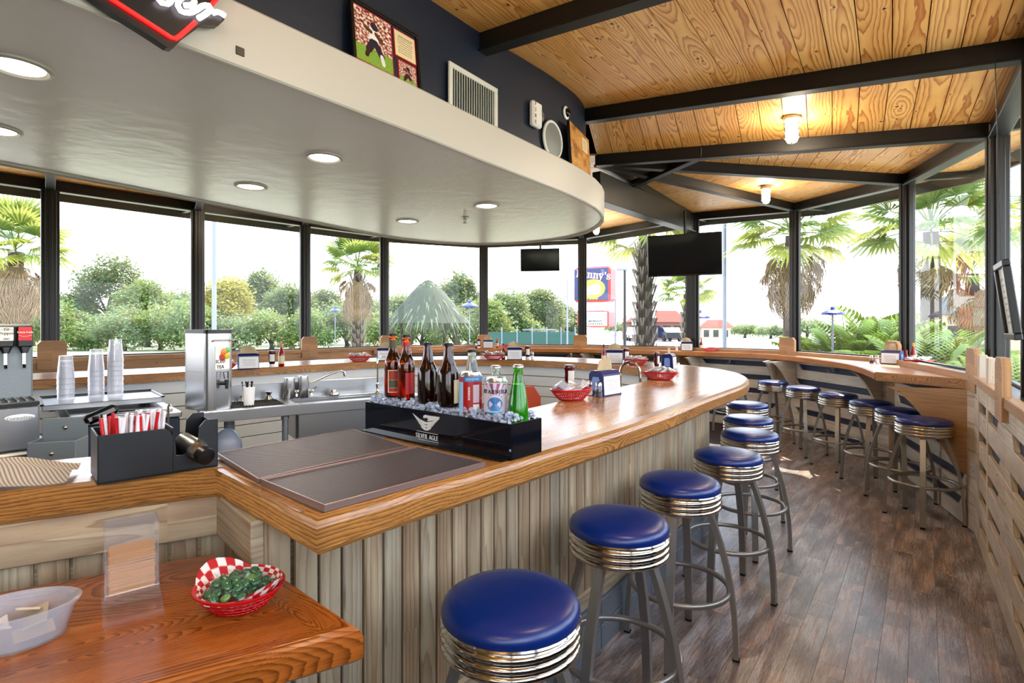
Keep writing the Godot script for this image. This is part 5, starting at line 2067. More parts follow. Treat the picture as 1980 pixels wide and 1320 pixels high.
func make_bar_goods() -> void:
	lattice_mat("perforated steel drip mat at the bar corner, its rim overlapping the other mat", [Vector2(-0.385, 1.105), Vector2(-0.075, 1.455), Vector2(-0.315, 1.66), Vector2(-0.60, 1.29)], 0.016, "mat_steel")
	lattice_mat("perforated dark drip mat lying along the inner side of the bar", [Vector2(-0.615, 1.305), Vector2(-0.325, 1.665), Vector2(-0.56, 1.93), Vector2(-0.86, 1.57)], 0.013, "mat_steel")
	# caddy with straws: a black tray with a low-cut front bay
	var A := Vector2(-0.995, 1.290)
	var B := Vector2(-0.815, 1.456)
	var d := (B - A).normalized()
	var L := 0.262
	var t := thing("bar_caddy", "black plastic bar caddy holding straws on the oak service ledge", "caddy", at(A.x, A.y, TOP + 0.0025))
	t.basis = facing(d)
	var W := 0.15
	var H := 0.118
	var front := PackedVector2Array([Vector2(0, 0), Vector2(L, 0), Vector2(L, H + 0.012), Vector2(L - 0.03, H + 0.012), Vector2(L - 0.045, H - 0.005), Vector2(L - 0.05, 0.045), Vector2(L - 0.098, 0.045), Vector2(L - 0.1, H - 0.04), Vector2(L - 0.112, H - 0.008), Vector2(L - 0.125, H), Vector2(0, H)])
	for e in [["front_wall", 0.002], ["back_wall", W]]:
		var mb := MB.new()
		mb.X = Transform3D(Basis(), Vector3(0, 0, -e[1]))
		mb.slab(front, 0.004)
		put(t, e[0], mb, M.black_plastic)
	for e in [["end_wall", 0.002, H], ["divider", L - 0.105, H], ["end_wall", L - 0.002, H]]:
		var mb := MB.new()
		mb.box(Vector3(e[1], e[2] / 2, -W / 2), Vector3(0.004, e[2], W), 0.001)
		put(t, e[0], mb, M.black_plastic)
	var fl := MB.new()
	fl.box(Vector3(L / 2, 0.003, -W / 2), Vector3(L, 0.006, W), 0.001)
	put(t, "floor", fl, M.black_plastic)
	# straws
	var r := RandomNumberGenerator.new()
	r.seed = 5
	var sw := []
	for k in 2:
		var mb := MB.new()
		mb.tube([Vector3.ZERO, Vector3(0, 0.15, 0)], 0.0042, 8)
		sw.append(mb.mesh())
	for k in 40:
		var red := k % 4 == 0
		var lx := 0.022 + (L - 0.145) * (k % 20) / 20.0 + r.randf() * 0.004
		var lz := -0.016 - r.randf() * 0.11 if k >= 14 else -0.014 - r.randf() * 0.012
		var o := thing("straw", "%s plastic straw standing in the black bar caddy" % ("bright red" if red else "frosted white"), "straw", t.transform * Vector3(lx, 0.007, lz), 0.0, "straws in the bar caddy")
		o.basis = t.basis * Basis.from_euler(Vector3(r.randf_range(-0.12, 0.1), 0, r.randf_range(-0.16, 0.1)))
		part(o, "tube", sw[k % 2], M["straw_red" if red else "straw_white"])
	# shaker cup lying in the open bay
	var sc := MB.new()
	sc.lathe([Vector2(0.0, 0.0), Vector2(0.021, 0.0), Vector2(0.022, 0.004), Vector2(0.027, 0.07), Vector2(0.026, 0.085), Vector2(0.018, 0.1), Vector2(0.0, 0.103)], 24)
	var so := thing("steel_shaker", "small steel cocktail shaker lying in the bay of the black caddy", "shaker", t.transform * Vector3(L - 0.07, 0.072, -0.065))
	so.basis = t.basis * Basis.from_euler(Vector3(PI / 2 + 0.25, 0.25, 0))
	put(so, "body", sc, M.bright_steel)
	var scap := MB.new()
	scap.lathe([Vector2(0.0, 0.101), Vector2(0.021, 0.100), Vector2(0.023, 0.108), Vector2(0.022, 0.125), Vector2(0.0, 0.128)], 24)
	put(so, "black_cap", scap, M.black_plastic)
	# black ice scoop standing in the caddy, its paddle above the straws
	var pd := thing("black_scoop", "black plastic bar tool with a flat paddle standing in the caddy", "bar tool", t.transform * Vector3(0.055, 0.06, -0.13))
	pd.basis = t.basis * Basis.from_euler(Vector3(-0.1, 0, 0.28))
	var hd := MB.new()
	hd.strap([Vector3(0, 0, 0), Vector3(0, 0.085, 0)], 0.016, 0.012, Vector3.RIGHT)
	put(pd, "handle", hd, M.black_plastic)
	var hp := MB.new()
	hp.box(Vector3(-0.008, 0.098, 0), Vector3(0.075, 0.026, 0.045), 0.008, Basis(Vector3.BACK, 0.12))
	put(pd, "paddle", hp, M.black_gloss)
	# bar towel: a rumpled ribbed cloth
	var tw := MB.new()
	var n := 26
	var hh := func(u: float, v: float) -> float:
		var ridge := 0.036 * exp(-pow((u - 0.62 - v * 0.1) * 4.2, 2.0)) * (0.35 + 0.65 * v)
		return 0.004 + ridge + 0.010 * maxf(0.0, sin(u * 7.0 + v * 3.0)) * (1.0 - absf(v - 0.5)) + 0.004 * sin(v * 9.0 + u * 4.0)
	for i in n:
		for j in n:
			var q := []
			var nn := []
			var uvs := []
			for e in [[i, j], [i + 1, j], [i + 1, j + 1], [i, j + 1]]:
				var u := float(e[0]) / n
				var v := float(e[1]) / n
				var h: float = hh.call(u, v)
				q.append(Vector3(u * 0.5, h, -v * 0.26 * (0.85 + 0.2 * sin(u * 5.0))))
				nn.append(Vector3(-(hh.call(u + 0.01, v) - h) / 0.005, 1.0, (hh.call(u, v + 0.01) - h) / 0.0026).normalized())
				uvs.append(Vector2(u * 7.0 + v * 1.2, v * 4.0))
			tw.tri(q[0], q[1], q[2], nn[0], nn[1], nn[2], uvs[0], uvs[1], uvs[2])
			tw.tri(q[0], q[2], q[3], nn[0], nn[2], nn[3], uvs[0], uvs[2], uvs[3])
	var tp: Vector2 = C1 + PASS_DIR * 0.82 + PASS_IN * 0.02
	var to := thing("bar_towel", "rumpled ribbed beige bar towel lying beside the black caddy", "towel", at(tp.x, tp.y, TOP))
	to.basis = facing(-PASS_DIR)
	put(to, "cloth", tw, M.towel)
	var bs := MB.new()
	bs.tube([Vector3(0.02, 0.012, -0.24), Vector3(0.12, 0.02, -0.262), Vector3(0.22, 0.026, -0.275), Vector3(0.3, 0.018, -0.28)], 0.006, 6, false, true, 0.5)
	put(to, "blue_hem", bs, M.blue_stripe)


# ------------------------------------------------------------------ on the low counter
func make_low_goods() -> void:
	var y := 0.87
	# basket of wrapped mints lined with checked paper
	var bp := Vector2(-0.565, 1.115)
	var t := basket(bp.x, bp.y, -0.25, "lined with checked paper and heaped with green mints", "none", y, 0.72)
	t.set_meta("label", "round red plastic basket lined with checked paper and heaped with green mints")
	t.scale = Vector3(0.72, 0.78, 0.98)
	var lin := MB.new()
	var n := 28
	for k in n:
		for j in 5:
			var q := []
			var uvs := []
			for e in [[k, j], [k + 1, j], [k + 1, j + 1], [k, j + 1]]:
				var a: float = TAU * e[0] / n
				var f: float = e[1] / 5.0
				var flare := 1.0 + (0.22 * maxf(0.0, cos(2.0 * a - 0.6)) if f > 0.85 else 0.0)
				var rr := lerpf(0.055, 0.084, f) * flare
				var up := lerpf(0.012, 0.052, f) + (0.022 * maxf(0.0, sin(a * 2.0 + 0.9)) if f > 0.85 else 0.0) - (0.016 * maxf(0.0, sin(a - 0.2)) if f > 0.85 else 0.0)
				q.append(Vector3(cos(a) * rr, up, sin(a) * rr * 0.93))
				uvs.append(Vector2(e[0] * 4.0 / n, f * 0.7))
			lin.quad(q[0], q[1], q[2], q[3], q[0] * Vector3(-1, 0, -1) + Vector3.UP * 0.1, uvs[0], uvs[1], uvs[2], uvs[3])
	var lo := put(self, "basket_liner", lin, M.checker, at(bp.x, bp.y, y), Basis(Vector3.UP, -0.25))
	tag(lo, "red and white checked paper lining the basket of mints", "paper")
	var mint := MB.new()
	for k in 10:
		var a := TAU * k / 10
		mint.ball(Vector3(cos(a) * 0.0062, 0, sin(a) * 0.0062), Vector3(0.0042, 0.0052, 0.0042), 6, 5)
	mint.ball(Vector3.ZERO, Vector3(0.0078, 0.0062, 0.0078), 8, 6)
	var wr := MB.new()
	wr.ball(Vector3.ZERO, Vector3(0.0125, 0.0075, 0.0125), 8, 5)
	for sg in [-1.0, 1.0]:
		for k in 4:
			var a := (k - 1.5) * 0.4
			wr.ftri(Vector3(sg * 0.011, 0, 0), Vector3(sg * 0.024, 0.003 * (k % 2), sin(a) * 0.014), Vector3(sg * 0.024, -0.003 * (k % 2), sin(a + 0.4) * 0.014), Vector3.UP)
	var mm := mint.mesh()
	var wm := wr.mesh()
	var r := RandomNumberGenerator.new()
	r.seed = 21
	for k in 46:
		var a := k * 2.4
		var d := 0.066 * sqrt((k % 30 + 0.5) / 30.0)
		if k >= 30:
			d = 0.045 * sqrt((k - 29.5) / 16.0)
		var p := Vector3(bp.x + cos(a) * d, y + (0.04 if k < 30 else 0.055) + r.randf() * 0.006 - d * 0.06, -bp.y + sin(a) * d * 0.92)
		var o := thing("wrapped_mint", "%s ribbed mint in a clear wrapper heaped in the lined basket" % ("pale lime green" if k % 15 == 4 else "dark green"), "candy", p, 0.0, "wrapped mints in the lined basket")
		o.basis = Basis.from_euler(Vector3(r.randf_range(-0.7, 0.7), r.randf() * TAU, r.randf_range(-0.7, 0.7)))
		part(o, "sweet", mm, M["mint_light" if k % 15 == 4 else "mint"])
		part(o, "wrapper", wm, M.mint_wrap)
	# acrylic pick dispenser
	var ap := Vector2(-0.80, 1.13)
	var ad := thing("acrylic_dispenser", "clear acrylic dispenser box on a sloping foot on the low counter", "dispenser", at(ap.x, ap.y, y), turn_of(Vector2(0.62, -0.78)))
	var aw := 0.09
	for e in [["side_wall", Vector3(-aw / 2, 0.1, 0), Vector3(0.003, 0.14, 0.075)], ["side_wall", Vector3(aw / 2, 0.1, 0), Vector3(0.003, 0.14, 0.075)], ["back_wall", Vector3(0, 0.1, -0.0375), Vector3(aw, 0.14, 0.003)], ["front_wall", Vector3(0, 0.108, 0.0375), Vector3(aw, 0.122, 0.003)], ["lid", Vector3(0, 0.17, 0), Vector3(aw + 0.004, 0.003, 0.08)], ["shelf", Vector3(0, 0.032, 0), Vector3(aw, 0.003, 0.08)]]:
		var mb := MB.new()
		mb.box(e[1], e[2], 0.001)
		put(ad, e[0], mb, M.acrylic)
	var rod := MB.new()
	rod.tube([Vector3(-0.045, 0.043, 0.045), Vector3(0.045, 0.043, 0.045)], 0.007, 12)
	put(ad, "roller", rod, M.acrylic)
	var foot := MB.new()
	foot.X = Transform3D(Basis(Vector3.UP, PI / 2), Vector3.ZERO)
	foot.slab(PackedVector2Array([Vector2(-0.085, 0.0), Vector2(0.06, 0.0), Vector2(0.05, 0.03), Vector2(-0.02, 0.02), Vector2(-0.085, 0.008)]), 0.1)
	put(ad, "foot", foot, M.acrylic)
	var cm := MB.new()
	cm.box(Vector3.ZERO, Vector3(0.078, 0.0026, 0.062), 0.0006)
	var cmesh := cm.mesh()
	for k in 28:
		var o := part(self, "cardboard_slip", cmesh, M.cracker, Vector3.ZERO)
		o.transform = ad.transform * Transform3D(Basis(Vector3.UP, r.randf_range(-0.03, 0.03)), Vector3(r.randf_range(-0.001, 0.001), 0.036 + k * 0.0029, r.randf_range(-0.002, 0.002)))
		tag(o, "thin tan slip stacked inside the clear acrylic dispenser", "slip", "tan slips in the acrylic dispenser")
	# translucent tub with torn sugar packets
	var bt := thing("plastic_tub", "cloudy oval plastic tub with paper packets on the low counter", "tub", at(-0.915, 0.985, y), 0.5)
	var tb := MB.new()
	tb.lathe([Vector2(0.0, 0.0), Vector2(0.062, 0.0), Vector2(0.067, 0.004), Vector2(0.078, 0.058), Vector2(0.084, 0.060), Vector2(0.086, 0.066), Vector2(0.083, 0.068), Vector2(0.076, 0.063), Vector2(0.064, 0.006), Vector2(0.0, 0.004)], 36, Vector3.ZERO, 0, TAU, 1.18, 0.8)
	put(bt, "shell", tb, M.tub)
	for k in 7:
		var mb := MB.new()
		mb.box(Vector3.ZERO, Vector3(0.06, 0.004, 0.036), 0.0012)
		var o := put(self, "sugar_packet", mb, M["paper" if k % 3 else "packet"], bt.transform * Vector3(-0.02 + 0.05 * cos(k * 2.2), 0.014 + k * 0.006, 0.025 * sin(k * 1.7)), Basis.from_euler(Vector3(r.randf_range(-0.4, 0.4), r.randf() * TAU, r.randf_range(-0.5, 0.5))))
		tag(o, "white paper packet lying loose in the cloudy plastic tub" if k % 3 else "tan paper packet lying loose in the cloudy plastic tub", "packet", "paper packets in the plastic tub")


# ------------------------------------------------------------------ behind the bar
func make_back_bar() -> void:
	# white splash boards under the inner edge of the bar's back run
	var c := spline(BAR, 0.1)
	var w := bar_widths(c)
	for i in w.size():
		w[i] -= 0.05
	var inner := offset2(c, w)
	var sp := thing("splash_wall", "white painted splash boards below the back run of the bar", "splash boards")
	var m := inner.size()
	var i0 := 42
	while i0 < m - 2:
		var i1 := mini(i0 + 12, m - 1)
		var seg := sub(inner, i0, i1)
		seg.reverse()
		for k in 6:
			var y := 0.32 + k * 0.113
			var mb := MB.new()
			mb.sweep(lift(seg, y), [Vector2(0.0, 0.003), Vector2(0.008, 0.006), Vector2(0.008, 0.106), Vector2(0.0, 0.11), Vector2(-0.015, 0.11), Vector2(-0.015, 0.003)])
			put(sp, "splash_board", mb, M.white_board)
		i0 = i1

	# sink unit: drainboard, basin, apron, legs
	var A := Vector2(-1.984, 3.425)
	var d := Vector2(0.823, 0.568)
	var L := 1.55
	var D := 0.48
	var s := thing("bar_sink", "stainless steel bar sink unit with drainboard below the white splash boards", "sink", at(A.x, A.y))
	s.basis = facing(d)
	var H := 0.9
	for e in [["drainboard", Vector3(0.3, H - 0.015, -D / 2), Vector3(0.6, 0.03, D)], ["front_rail", Vector3(1.075, H - 0.015, -0.045), Vector3(0.95, 0.03, 0.09)], ["back_rail", Vector3(1.075, H - 0.015, -D + 0.06), Vector3(0.95, 0.03, 0.12)], ["end_rail", Vector3(1.42, H - 0.015, -D / 2), Vector3(0.26, 0.03, D - 0.2)], ["basin_wall", Vector3(0.605, H - 0.14, -D / 2), Vector3(0.012, 0.25, D - 0.2)], ["basin_wall", Vector3(1.285, H - 0.14, -D / 2), Vector3(0.012, 0.25, D - 0.2)], ["basin_wall", Vector3(0.945, H - 0.14, -0.095), Vector3(0.68, 0.25, 0.012)], ["basin_wall", Vector3(0.945, H - 0.14, -D + 0.115), Vector3(0.68, 0.25, 0.012)], ["basin_floor", Vector3(0.945, H - 0.26, -D / 2), Vector3(0.69, 0.012, D - 0.2)], ["apron", Vector3(L / 2, H - 0.035, 0.006), Vector3(L, 0.07, 0.012)], ["front_panel", Vector3(1.07, 0.45, -0.02), Vector3(0.94, 0.76, 0.012)], ["backsplash", Vector3(L / 2, H + 0.05, -D + 0.008), Vector3(L, 0.13, 0.016)]]:
		var mb := MB.new()
		mb.box(e[1], e[2], 0.003)
		put(s, e[0], mb, M.stainless)
	for x in [0.04, 0.52]:
		var lg := MB.new()
		lg.tube([Vector3(x, 0, -0.06), Vector3(x, H - 0.03, -0.06)], 0.021, 12)
		lg.tube([Vector3(x, H - 0.1, -0.06), Vector3(x, H - 0.07, -0.06)], 0.027, 12)
		put(s, "leg", lg, M.zinc)
	var rm := MB.new()
	for k in 22:
		rm.box(Vector3(0.08 + k * 0.02, H + 0.004, -0.22), Vector3(0.008, 0.008, 0.28))
	rm.box(Vector3(0.29, H + 0.002, -0.22), Vector3(0.46, 0.004, 0.3))
	var rmo := put(self, "rubber_drain_mat", rm, M.rubber, s.position, s.basis)
	tag(rmo, "black ribbed rubber mat lying on the steel drainboard", "mat")
	# swing tap on the back rail
	var T := s.transform
	var tap := thing("swing_tap", "chrome swing tap with a long sloping spout over the sink", "tap", T * Vector3(0.72, H, -D + 0.06))
	tap.basis = s.basis
	var tp := MB.new()
	tp.lathe([Vector2(0.0, 0.0), Vector2(0.03, 0.0), Vector2(0.026, 0.015), Vector2(0.014, 0.03), Vector2(0.014, 0.1), Vector2(0.0, 0.102)], 16)
	put(tap, "body", tp, M.chrome)
	var spt := MB.new()
	spt.tube([Vector3(0, 0.09, 0), Vector3(0.08, 0.115, 0.01), Vector3(0.2, 0.165, 0.02), Vector3(0.27, 0.19, 0.03), Vector3(0.3, 0.19, 0.035), Vector3(0.315, 0.175, 0.036), Vector3(0.318, 0.145, 0.036)], 0.0095, 10)
	put(tap, "spout", spt, M.chrome)
	for x in [-0.05, 0.06]:
		var kn := MB.new()
		kn.lathe([Vector2(0.0, 0.0), Vector2(0.014, 0.0), Vector2(0.01, 0.02), Vector2(0.022, 0.035), Vector2(0.018, 0.05), Vector2(0.0, 0.052)], 12, Vector3(x, 0.01, 0.03))
		kn.tube([Vector3(x, 0.055, 0.03), Vector3(x + 0.04, 0.075, 0.05)], 0.005, 6)
		put(tap, "lever", kn, M.chrome)
	# gooseneck tap
	var g := thing("gooseneck_tap", "chrome gooseneck water tap standing behind the sink near the amber bottles", "tap", at(-1.10, 4.40, 0.9), 0.9)
	var gp := MB.new()
	var pts := [Vector3(0, 0, 0), Vector3(0, 0.24, 0)]
	for k in 9:
		var a := PI * k / 8
		pts.append(Vector3(0.055 - 0.055 * cos(a), 0.25 + 0.055 * sin(a), 0))
	pts.append(Vector3(0.11, 0.21, 0))
	gp.tube(pts, 0.007, 10)
	put(g, "neck", gp, M.chrome)
	var gb := MB.new()
	gb.lathe([Vector2(0.0, 0.0), Vector2(0.022, 0.0), Vector2(0.018, 0.01), Vector2(0.012, 0.02), Vector2(0.012, 0.06), Vector2(0.016, 0.07), Vector2(0.01, 0.09)], 14)
	gb.tube([Vector3(0, 0.05, 0), Vector3(0.05, 0.06, 0.0)], 0.006, 8)
	put(g, "base", gb, M.chrome)
	# curved bar tap by the front run
	var ct := thing("curved_tap", "bright chrome hoop shaped tap inside the bar by the napkin dispensers", "tap", at(0.80, 3.98, 0.9), -0.5)
	var cp := MB.new()
	pts = [Vector3(0, 0, 0), Vector3(0, 0.2, 0)]
	for k in 11:
		var a := PI * k / 10
		pts.append(Vector3(0.075 - 0.075 * cos(a), 0.2 + 0.09 * sin(a), 0))
	pts.append(Vector3(0.15, 0.14, 0))
	cp.tube(pts, 0.0095, 12)
	put(ct, "hoop", cp, M.chrome)
	var cb := MB.new()
	cb.lathe([Vector2(0.0, 0.0), Vector2(0.024, 0.0), Vector2(0.018, 0.02), Vector2(0.014, 0.05)], 14)
	put(ct, "base", cb, M.chrome)
	# steel tumblers, jiggers
	for e in [[0.42, 0.155], [0.52, 0.165]]:
		var mb := MB.new()
		mb.lathe([Vector2(0.0, 0.0), Vector2(0.046, 0.0), Vector2(0.047, 0.003), Vector2(0.038, e[1]), Vector2(0.0, e[1] + 0.001)], 20)
		var o := put(self, "steel_tumbler", mb, M.bright_steel, T * Vector3(e[0] + 0.2, H + 0.001, -D + 0.09))
		tag(o, "upturned polished steel tumbler, the %s of two beside the swing tap" % ("shorter" if e[1] < 0.16 else "taller"), "tumbler", "steel tumblers by the swing tap")
	for e in [0.3, 0.47, 0.95]:
		var mb := MB.new()
		mb.lathe([Vector2(0.0, 0.0), Vector2(0.034, 0.0), Vector2(0.012, 0.036), Vector2(0.026, 0.062), Vector2(0.0, 0.062)] if e == 0.47 else [Vector2(0.0, 0.0), Vector2(0.04, 0.0), Vector2(0.042, 0.012), Vector2(0.022, 0.046), Vector2(0.0, 0.048)], 14)
		var o := put(self, "pour_cone", mb, M.bright_steel, T * Vector3(e, H + 0.001, -D + 0.11))
		tag(o, "small steel cone shaped pourer on the sink back rail", "pourer", "steel pourers on the sink rail")
	# white perforated cutlery cup with black stirrers
	var wc := thing("stirrer_cup", "white perforated plastic cup of black stirrers beside the tea urn", "cup", T * Vector3(0.30, H + 0.001, -0.14), 0.4)
	wc.basis = s.basis
	var wb := MB.new()
	wb.lathe([Vector2(0.0, 0.0), Vector2(0.04, 0.0), Vector2(0.05, 0.13), Vector2(0.047, 0.13), Vector2(0.038, 0.004), Vector2(0.0, 0.004)], 4, Vector3.ZERO, PI / 4, TAU + PI / 4)
	put(wc, "cup_body", wb, M.white_plastic)
	for k in 7:
		var mb := MB.new()
		mb.tube([Vector3.ZERO, Vector3(0, 0.155, 0)], 0.003, 6)
		mb.ball(Vector3(0, 0.155, 0), Vector3(0.006, 0.009, 0.004), 8, 5)
		var o := put(self, "drink_stirrer", mb, M.black_plastic, wc.transform * Vector3(-0.02 + 0.006 * k, 0.006, 0.012 * sin(k * 2.0)), Basis.from_euler(Vector3(0.12 * sin(k * 1.3), 0, 0.15 * cos(k * 2.1))))
		tag(o, "black plastic stirrer standing in the white perforated cup", "stirrer", "stirrers in the white cup")
	# tea urn: a tall steel box with rounded corners, lid, bail handle, tap and a fruit label
	var u := thing("tea_urn", "tall stainless iced tea urn with a black lid and fruit label", "urn", T * Vector3(0.06, H + 0.001, -0.16))
	u.basis = s.basis * Basis(Vector3.UP, 0.5)
	var ub := MB.new()
	var rr := []
	var ux := 0.093
	var uz := 0.14
	var oct := PackedVector2Array()
	for q in 4:
		for k in 6:
			var a := PI / 2 * q + PI / 2 * k / 5.0
			var cx: float = [1, -1, -1, 1][q]
			var cz: float = [1, 1, -1, -1][q]
			oct.append(Vector2(cx * (ux - 0.05) + cos(a) * 0.05, cz * (uz - 0.05) + sin(a) * 0.05))
	ub.prism(oct, 0.0, 0.50)
	put(u, "body", ub, M.bright_steel)
	var lid := MB.new()
	var oc2 := PackedVector2Array()
	for p in oct:
		oc2.append(p * 1.05)
	lid.prism(oc2, 0.5, 0.525)
	put(u, "lid", lid, M.black_plastic)
	var hd := MB.new()
	hd.tube([Vector3(-0.07, 0.45, uz + 0.002), Vector3(-0.07, 0.455, uz + 0.02), Vector3(0.07, 0.455, uz + 0.02), Vector3(0.07, 0.45, uz + 0.002)], 0.005, 8)
	put(u, "bail_handle", hd, M.chrome)
	var seam := MB.new()
	seam.box(Vector3(0, 0.25, 0), Vector3(ux * 2 + 0.001, 0.003, uz * 2 - 0.1))
	put(u, "seam", seam, M.zinc)
	var tpz := MB.new()
	tpz.tube([Vector3(0, 0.175, uz), Vector3(0, 0.175, uz + 0.04)], 0.013, 10)
	tpz.tube([Vector3(0, 0.2, uz + 0.045), Vector3(0, 0.14, uz + 0.045)], [0.014, 0.009], 10)
	tpz.tube([Vector3(-0.012, 0.205, uz + 0.04), Vector3(-0.016, 0.25, uz + 0.035), Vector3(0.016, 0.25, uz + 0.035), Vector3(0.012, 0.205, uz + 0.04)], 0.004, 6)
	put(u, "tap", tpz, M.black_plastic)
	var lb := MB.new()
	lb.box(Vector3(0.0, 0.34, uz + 0.001), Vector3(0.1, 0.15, 0.002), 0.0)
	put(u, "label_ground", lb, M.label_white)
	for f in [[0.012, 0.375, 0.026, "orange_drink"], [0.03, 0.352, 0.022, "lemon_drink"], [0.0, 0.345, 0.024, "label_orange"], [0.036, 0.39, 0.018, "lime_drink"]]:
		var fb := MB.new()
		fb.ball(Vector3(f[0], f[1], uz + 0.003), Vector3(f[2], f[2], 0.002), 14, 6)
		put(u, "fruit_print", fb, M[f[3]])
	part(u, "label_lettering", text_mesh("ICED\nTEA", 0.03, 0.001, false, true), M.ink, Vector3(-0.015, 0.3, uz + 0.003))

	# plumbing and stores in the dark below the drainboard
	var pv := MB.new()
	pv.tube([Vector3(0.2, 0.78, -0.3), Vector3(0.2, 0.55, -0.28), Vector3(0.26, 0.42, -0.25), Vector3(0.4, 0.36, -0.25), Vector3(0.55, 0.36, -0.3)], 0.035, 10)
	pv.tube([Vector3(0.1, 0.5, -0.2), Vector3(0.3, 0.42, -0.2), Vector3(0.45, 0.3, -0.22)], 0.05, 10)
	var pvo := put(self, "drain_pipe", pv, M.pvc, T.origin, T.basis)
	tag(pvo, "grey plastic drain pipe in the dark under the drainboard", "pipe")
	var bg := MB.new()
	bg.ball(Vector3(0.17, 0.62, -0.2), Vector3(0.1, 0.13, 0.08), 10, 8)
	var bgo := put(self, "plastic_sack", bg, M.plastic_bag, T.origin, T.basis)
	tag(bgo, "bulging grey plastic sack stuffed up under the drainboard", "bag")
	var bg2 := MB.new()
	bg2.ball(Vector3(0.36, 0.45, -0.12), Vector3(0.06, 0.16, 0.05), 8, 8)
	var bgo2 := put(self, "plastic_sack", bg2, M.plastic_bag, T.origin, T.basis)
	tag(bgo2, "slim upright grey plastic sack beside the sink leg", "bag")
	var cr := MB.new()
	cr.box(Vector3(0.1, 0.36, -0.12), Vector3(0.16, 0.07, 0.16), 0.006)
	for k in 5:
		cr.box(Vector3(0.04 + k * 0.03, 0.41, -0.05), Vector3(0.01, 0.04, 0.01))
	var cro := put(self, "blue_crate", cr, M.crate_blue, T.origin, T.basis)
	tag(cro, "small blue plastic crate under the drainboard", "crate")
	var yb := MB.new()
	yb.box(Vector3(0.46, 0.33, -0.08), Vector3(0.12, 0.06, 0.1), 0.003)
	var ybo := put(self, "yellow_carton", yb, M.box_yellow, T.origin, T.basis)
	tag(ybo, "small yellow carton under the drainboard", "carton")
	var sh := MB.new()
	sh.box(Vector3(0.28, 0.28, -0.24), Vector3(0.56, 0.02, 0.44), 0.002)
	var sho := put(s, "lower_shelf", sh, M.zinc)

	# bottle cooler with a sliding lid carrying stacked cups
	var B := Vector2(-2.58, 3.11)
	var bd := Vector2(0.737, 0.676)
	var k := thing("bottle_cooler", "dark blue bottle cooler with a sliding steel lid", "cooler", at(B.x, B.y))
	k.basis = facing(bd)
	var kb := MB.new()
	kb.box(Vector3(0.28, 0.43, -0.36), Vector3(0.58, 0.86, 0.74), 0.006)
	put(k, "cabinet", kb, M.navy_paint)
	var kl := MB.new()
	kl.box(Vector3(0.28, 0.88, -0.36), Vector3(0.60, 0.035, 0.76), 0.006)
	put(k, "rim", kl, M.stainless)
	var kd := MB.new()
	kd.box(Vector3(0.28, 0.905, -0.34), Vector3(0.52, 0.018, 0.6), 0.005)
	var lidp := put(k, "sliding_lid", kd, M.bright_steel)
	var kh := MB.new()
	kh.box(Vector3(0.3, 0.916, -0.1), Vector3(0.09, 0.012, 0.025), 0.006)
	put(lidp, "handle", kh, M.black_plastic)
	var ks := thing("steel_tray_lid", "raised steel shelf over the bottle cooler carrying stacked cups", "shelf", at(B.x - 0.12, B.y + 0.06))
	ks.basis = k.basis
	var sb := MB.new()
	sb.box(Vector3(0.26, 0.952, -0.36), Vector3(0.62, 0.036, 0.46), 0.004)
	put(ks, "steel_top", sb, M.stainless)
	for x in [-0.05, 0.57]:
		var sx := MB.new()
		sx.box(Vector3(x, 0.972, -0.36), Vector3(0.02, 0.012, 0.47), 0.003)
		put(ks, "black_edge", sx, M.black_plastic)
	var sbk := MB.new()
	sbk.box(Vector3(0.26, 0.975, -0.58), Vector3(0.62, 0.02, 0.02), 0.003)
	put(ks, "black_back_edge", sbk, M.black_plastic)
	for x in [0.0, 0.5]:
		var sx := MB.new()
		sx.box(Vector3(x, 0.926, -0.4), Vector3(0.03, 0.02, 0.3), 0.002)
		put(ks, "runner", sx, M.black_plastic)
	var cup := MB.new()
	cup.lathe([Vector2(0.047, 0.0), Vector2(0.049, 0.003), Vector2(0.047, 0.006), Vector2(0.035, 0.148), Vector2(0.033, 0.151), Vector2(0.0, 0.151), Vector2(0.0, 0.149), Vector2(0.033, 0.148), Vector2(0.0455, 0.006), Vector2(0.047, 0.0)], 22)
	var cm := cup.mesh()
	for e in [[-2.92, 3.52, 5, "shortest stack"], [-2.86, 3.70, 6, "middle height stack"], [-2.75, 3.73, 8, "tallest stack"]]:
		for q in e[2]:
			var o := part(self, "plastic_cup", cm, M.cup, at(e[0], e[1], 0.9715 + q * 0.0335))
			tag(o, "upturned frosted plastic cup in the %s on the steel shelf" % e[3], "cup", "upturned cups in the %s" % e[3])
	# a slim steel rod and the black steel stop beside it
	var rod := MB.new()
	rod.tube([Vector3(0, 0.0, 0), Vector3(0, 1.0, 0), Vector3(0.008, 1.012, 0.0), Vector3(0.016, 1.0, 0)], 0.006, 8)
	var ro := put(self, "hook_rod", rod, M.chrome, at(-1.93, 3.02, 0.0))
	tag(ro, "slim chrome rod with a hooked top standing between cooler and sink", "rod")

	# drink dispenser with two valves
	var S := Vector2(-2.36, 2.65)
	var sd := Vector2(0.66, 0.75)
	var f := thing("soda_dispenser", "grey steel soda dispenser with two black valves and a drip grille", "soda machine", at(S.x, S.y))
	f.basis = facing(sd)
	# local: x to the right along the face, +z towards the bar; the right front corner is the origin
	var fb := MB.new()
	fb.box(Vector3(-0.3, 1.275, -0.15), Vector3(0.6, 0.37, 0.3), 0.008)
	put(f, "tower", fb, M.zinc)
	var fbase := MB.new()
	fbase.box(Vector3(-0.31, 0.98, -0.07), Vector3(0.62, 0.20, 0.54), 0.008)
	put(f, "ice_base", fbase, M.stainless)
	var gr := MB.new()
	gr.box(Vector3(-0.31, 1.09, 0.08), Vector3(0.62, 0.02, 0.24), 0.004)
	put(f, "drip_tray", gr, M.black_plastic)
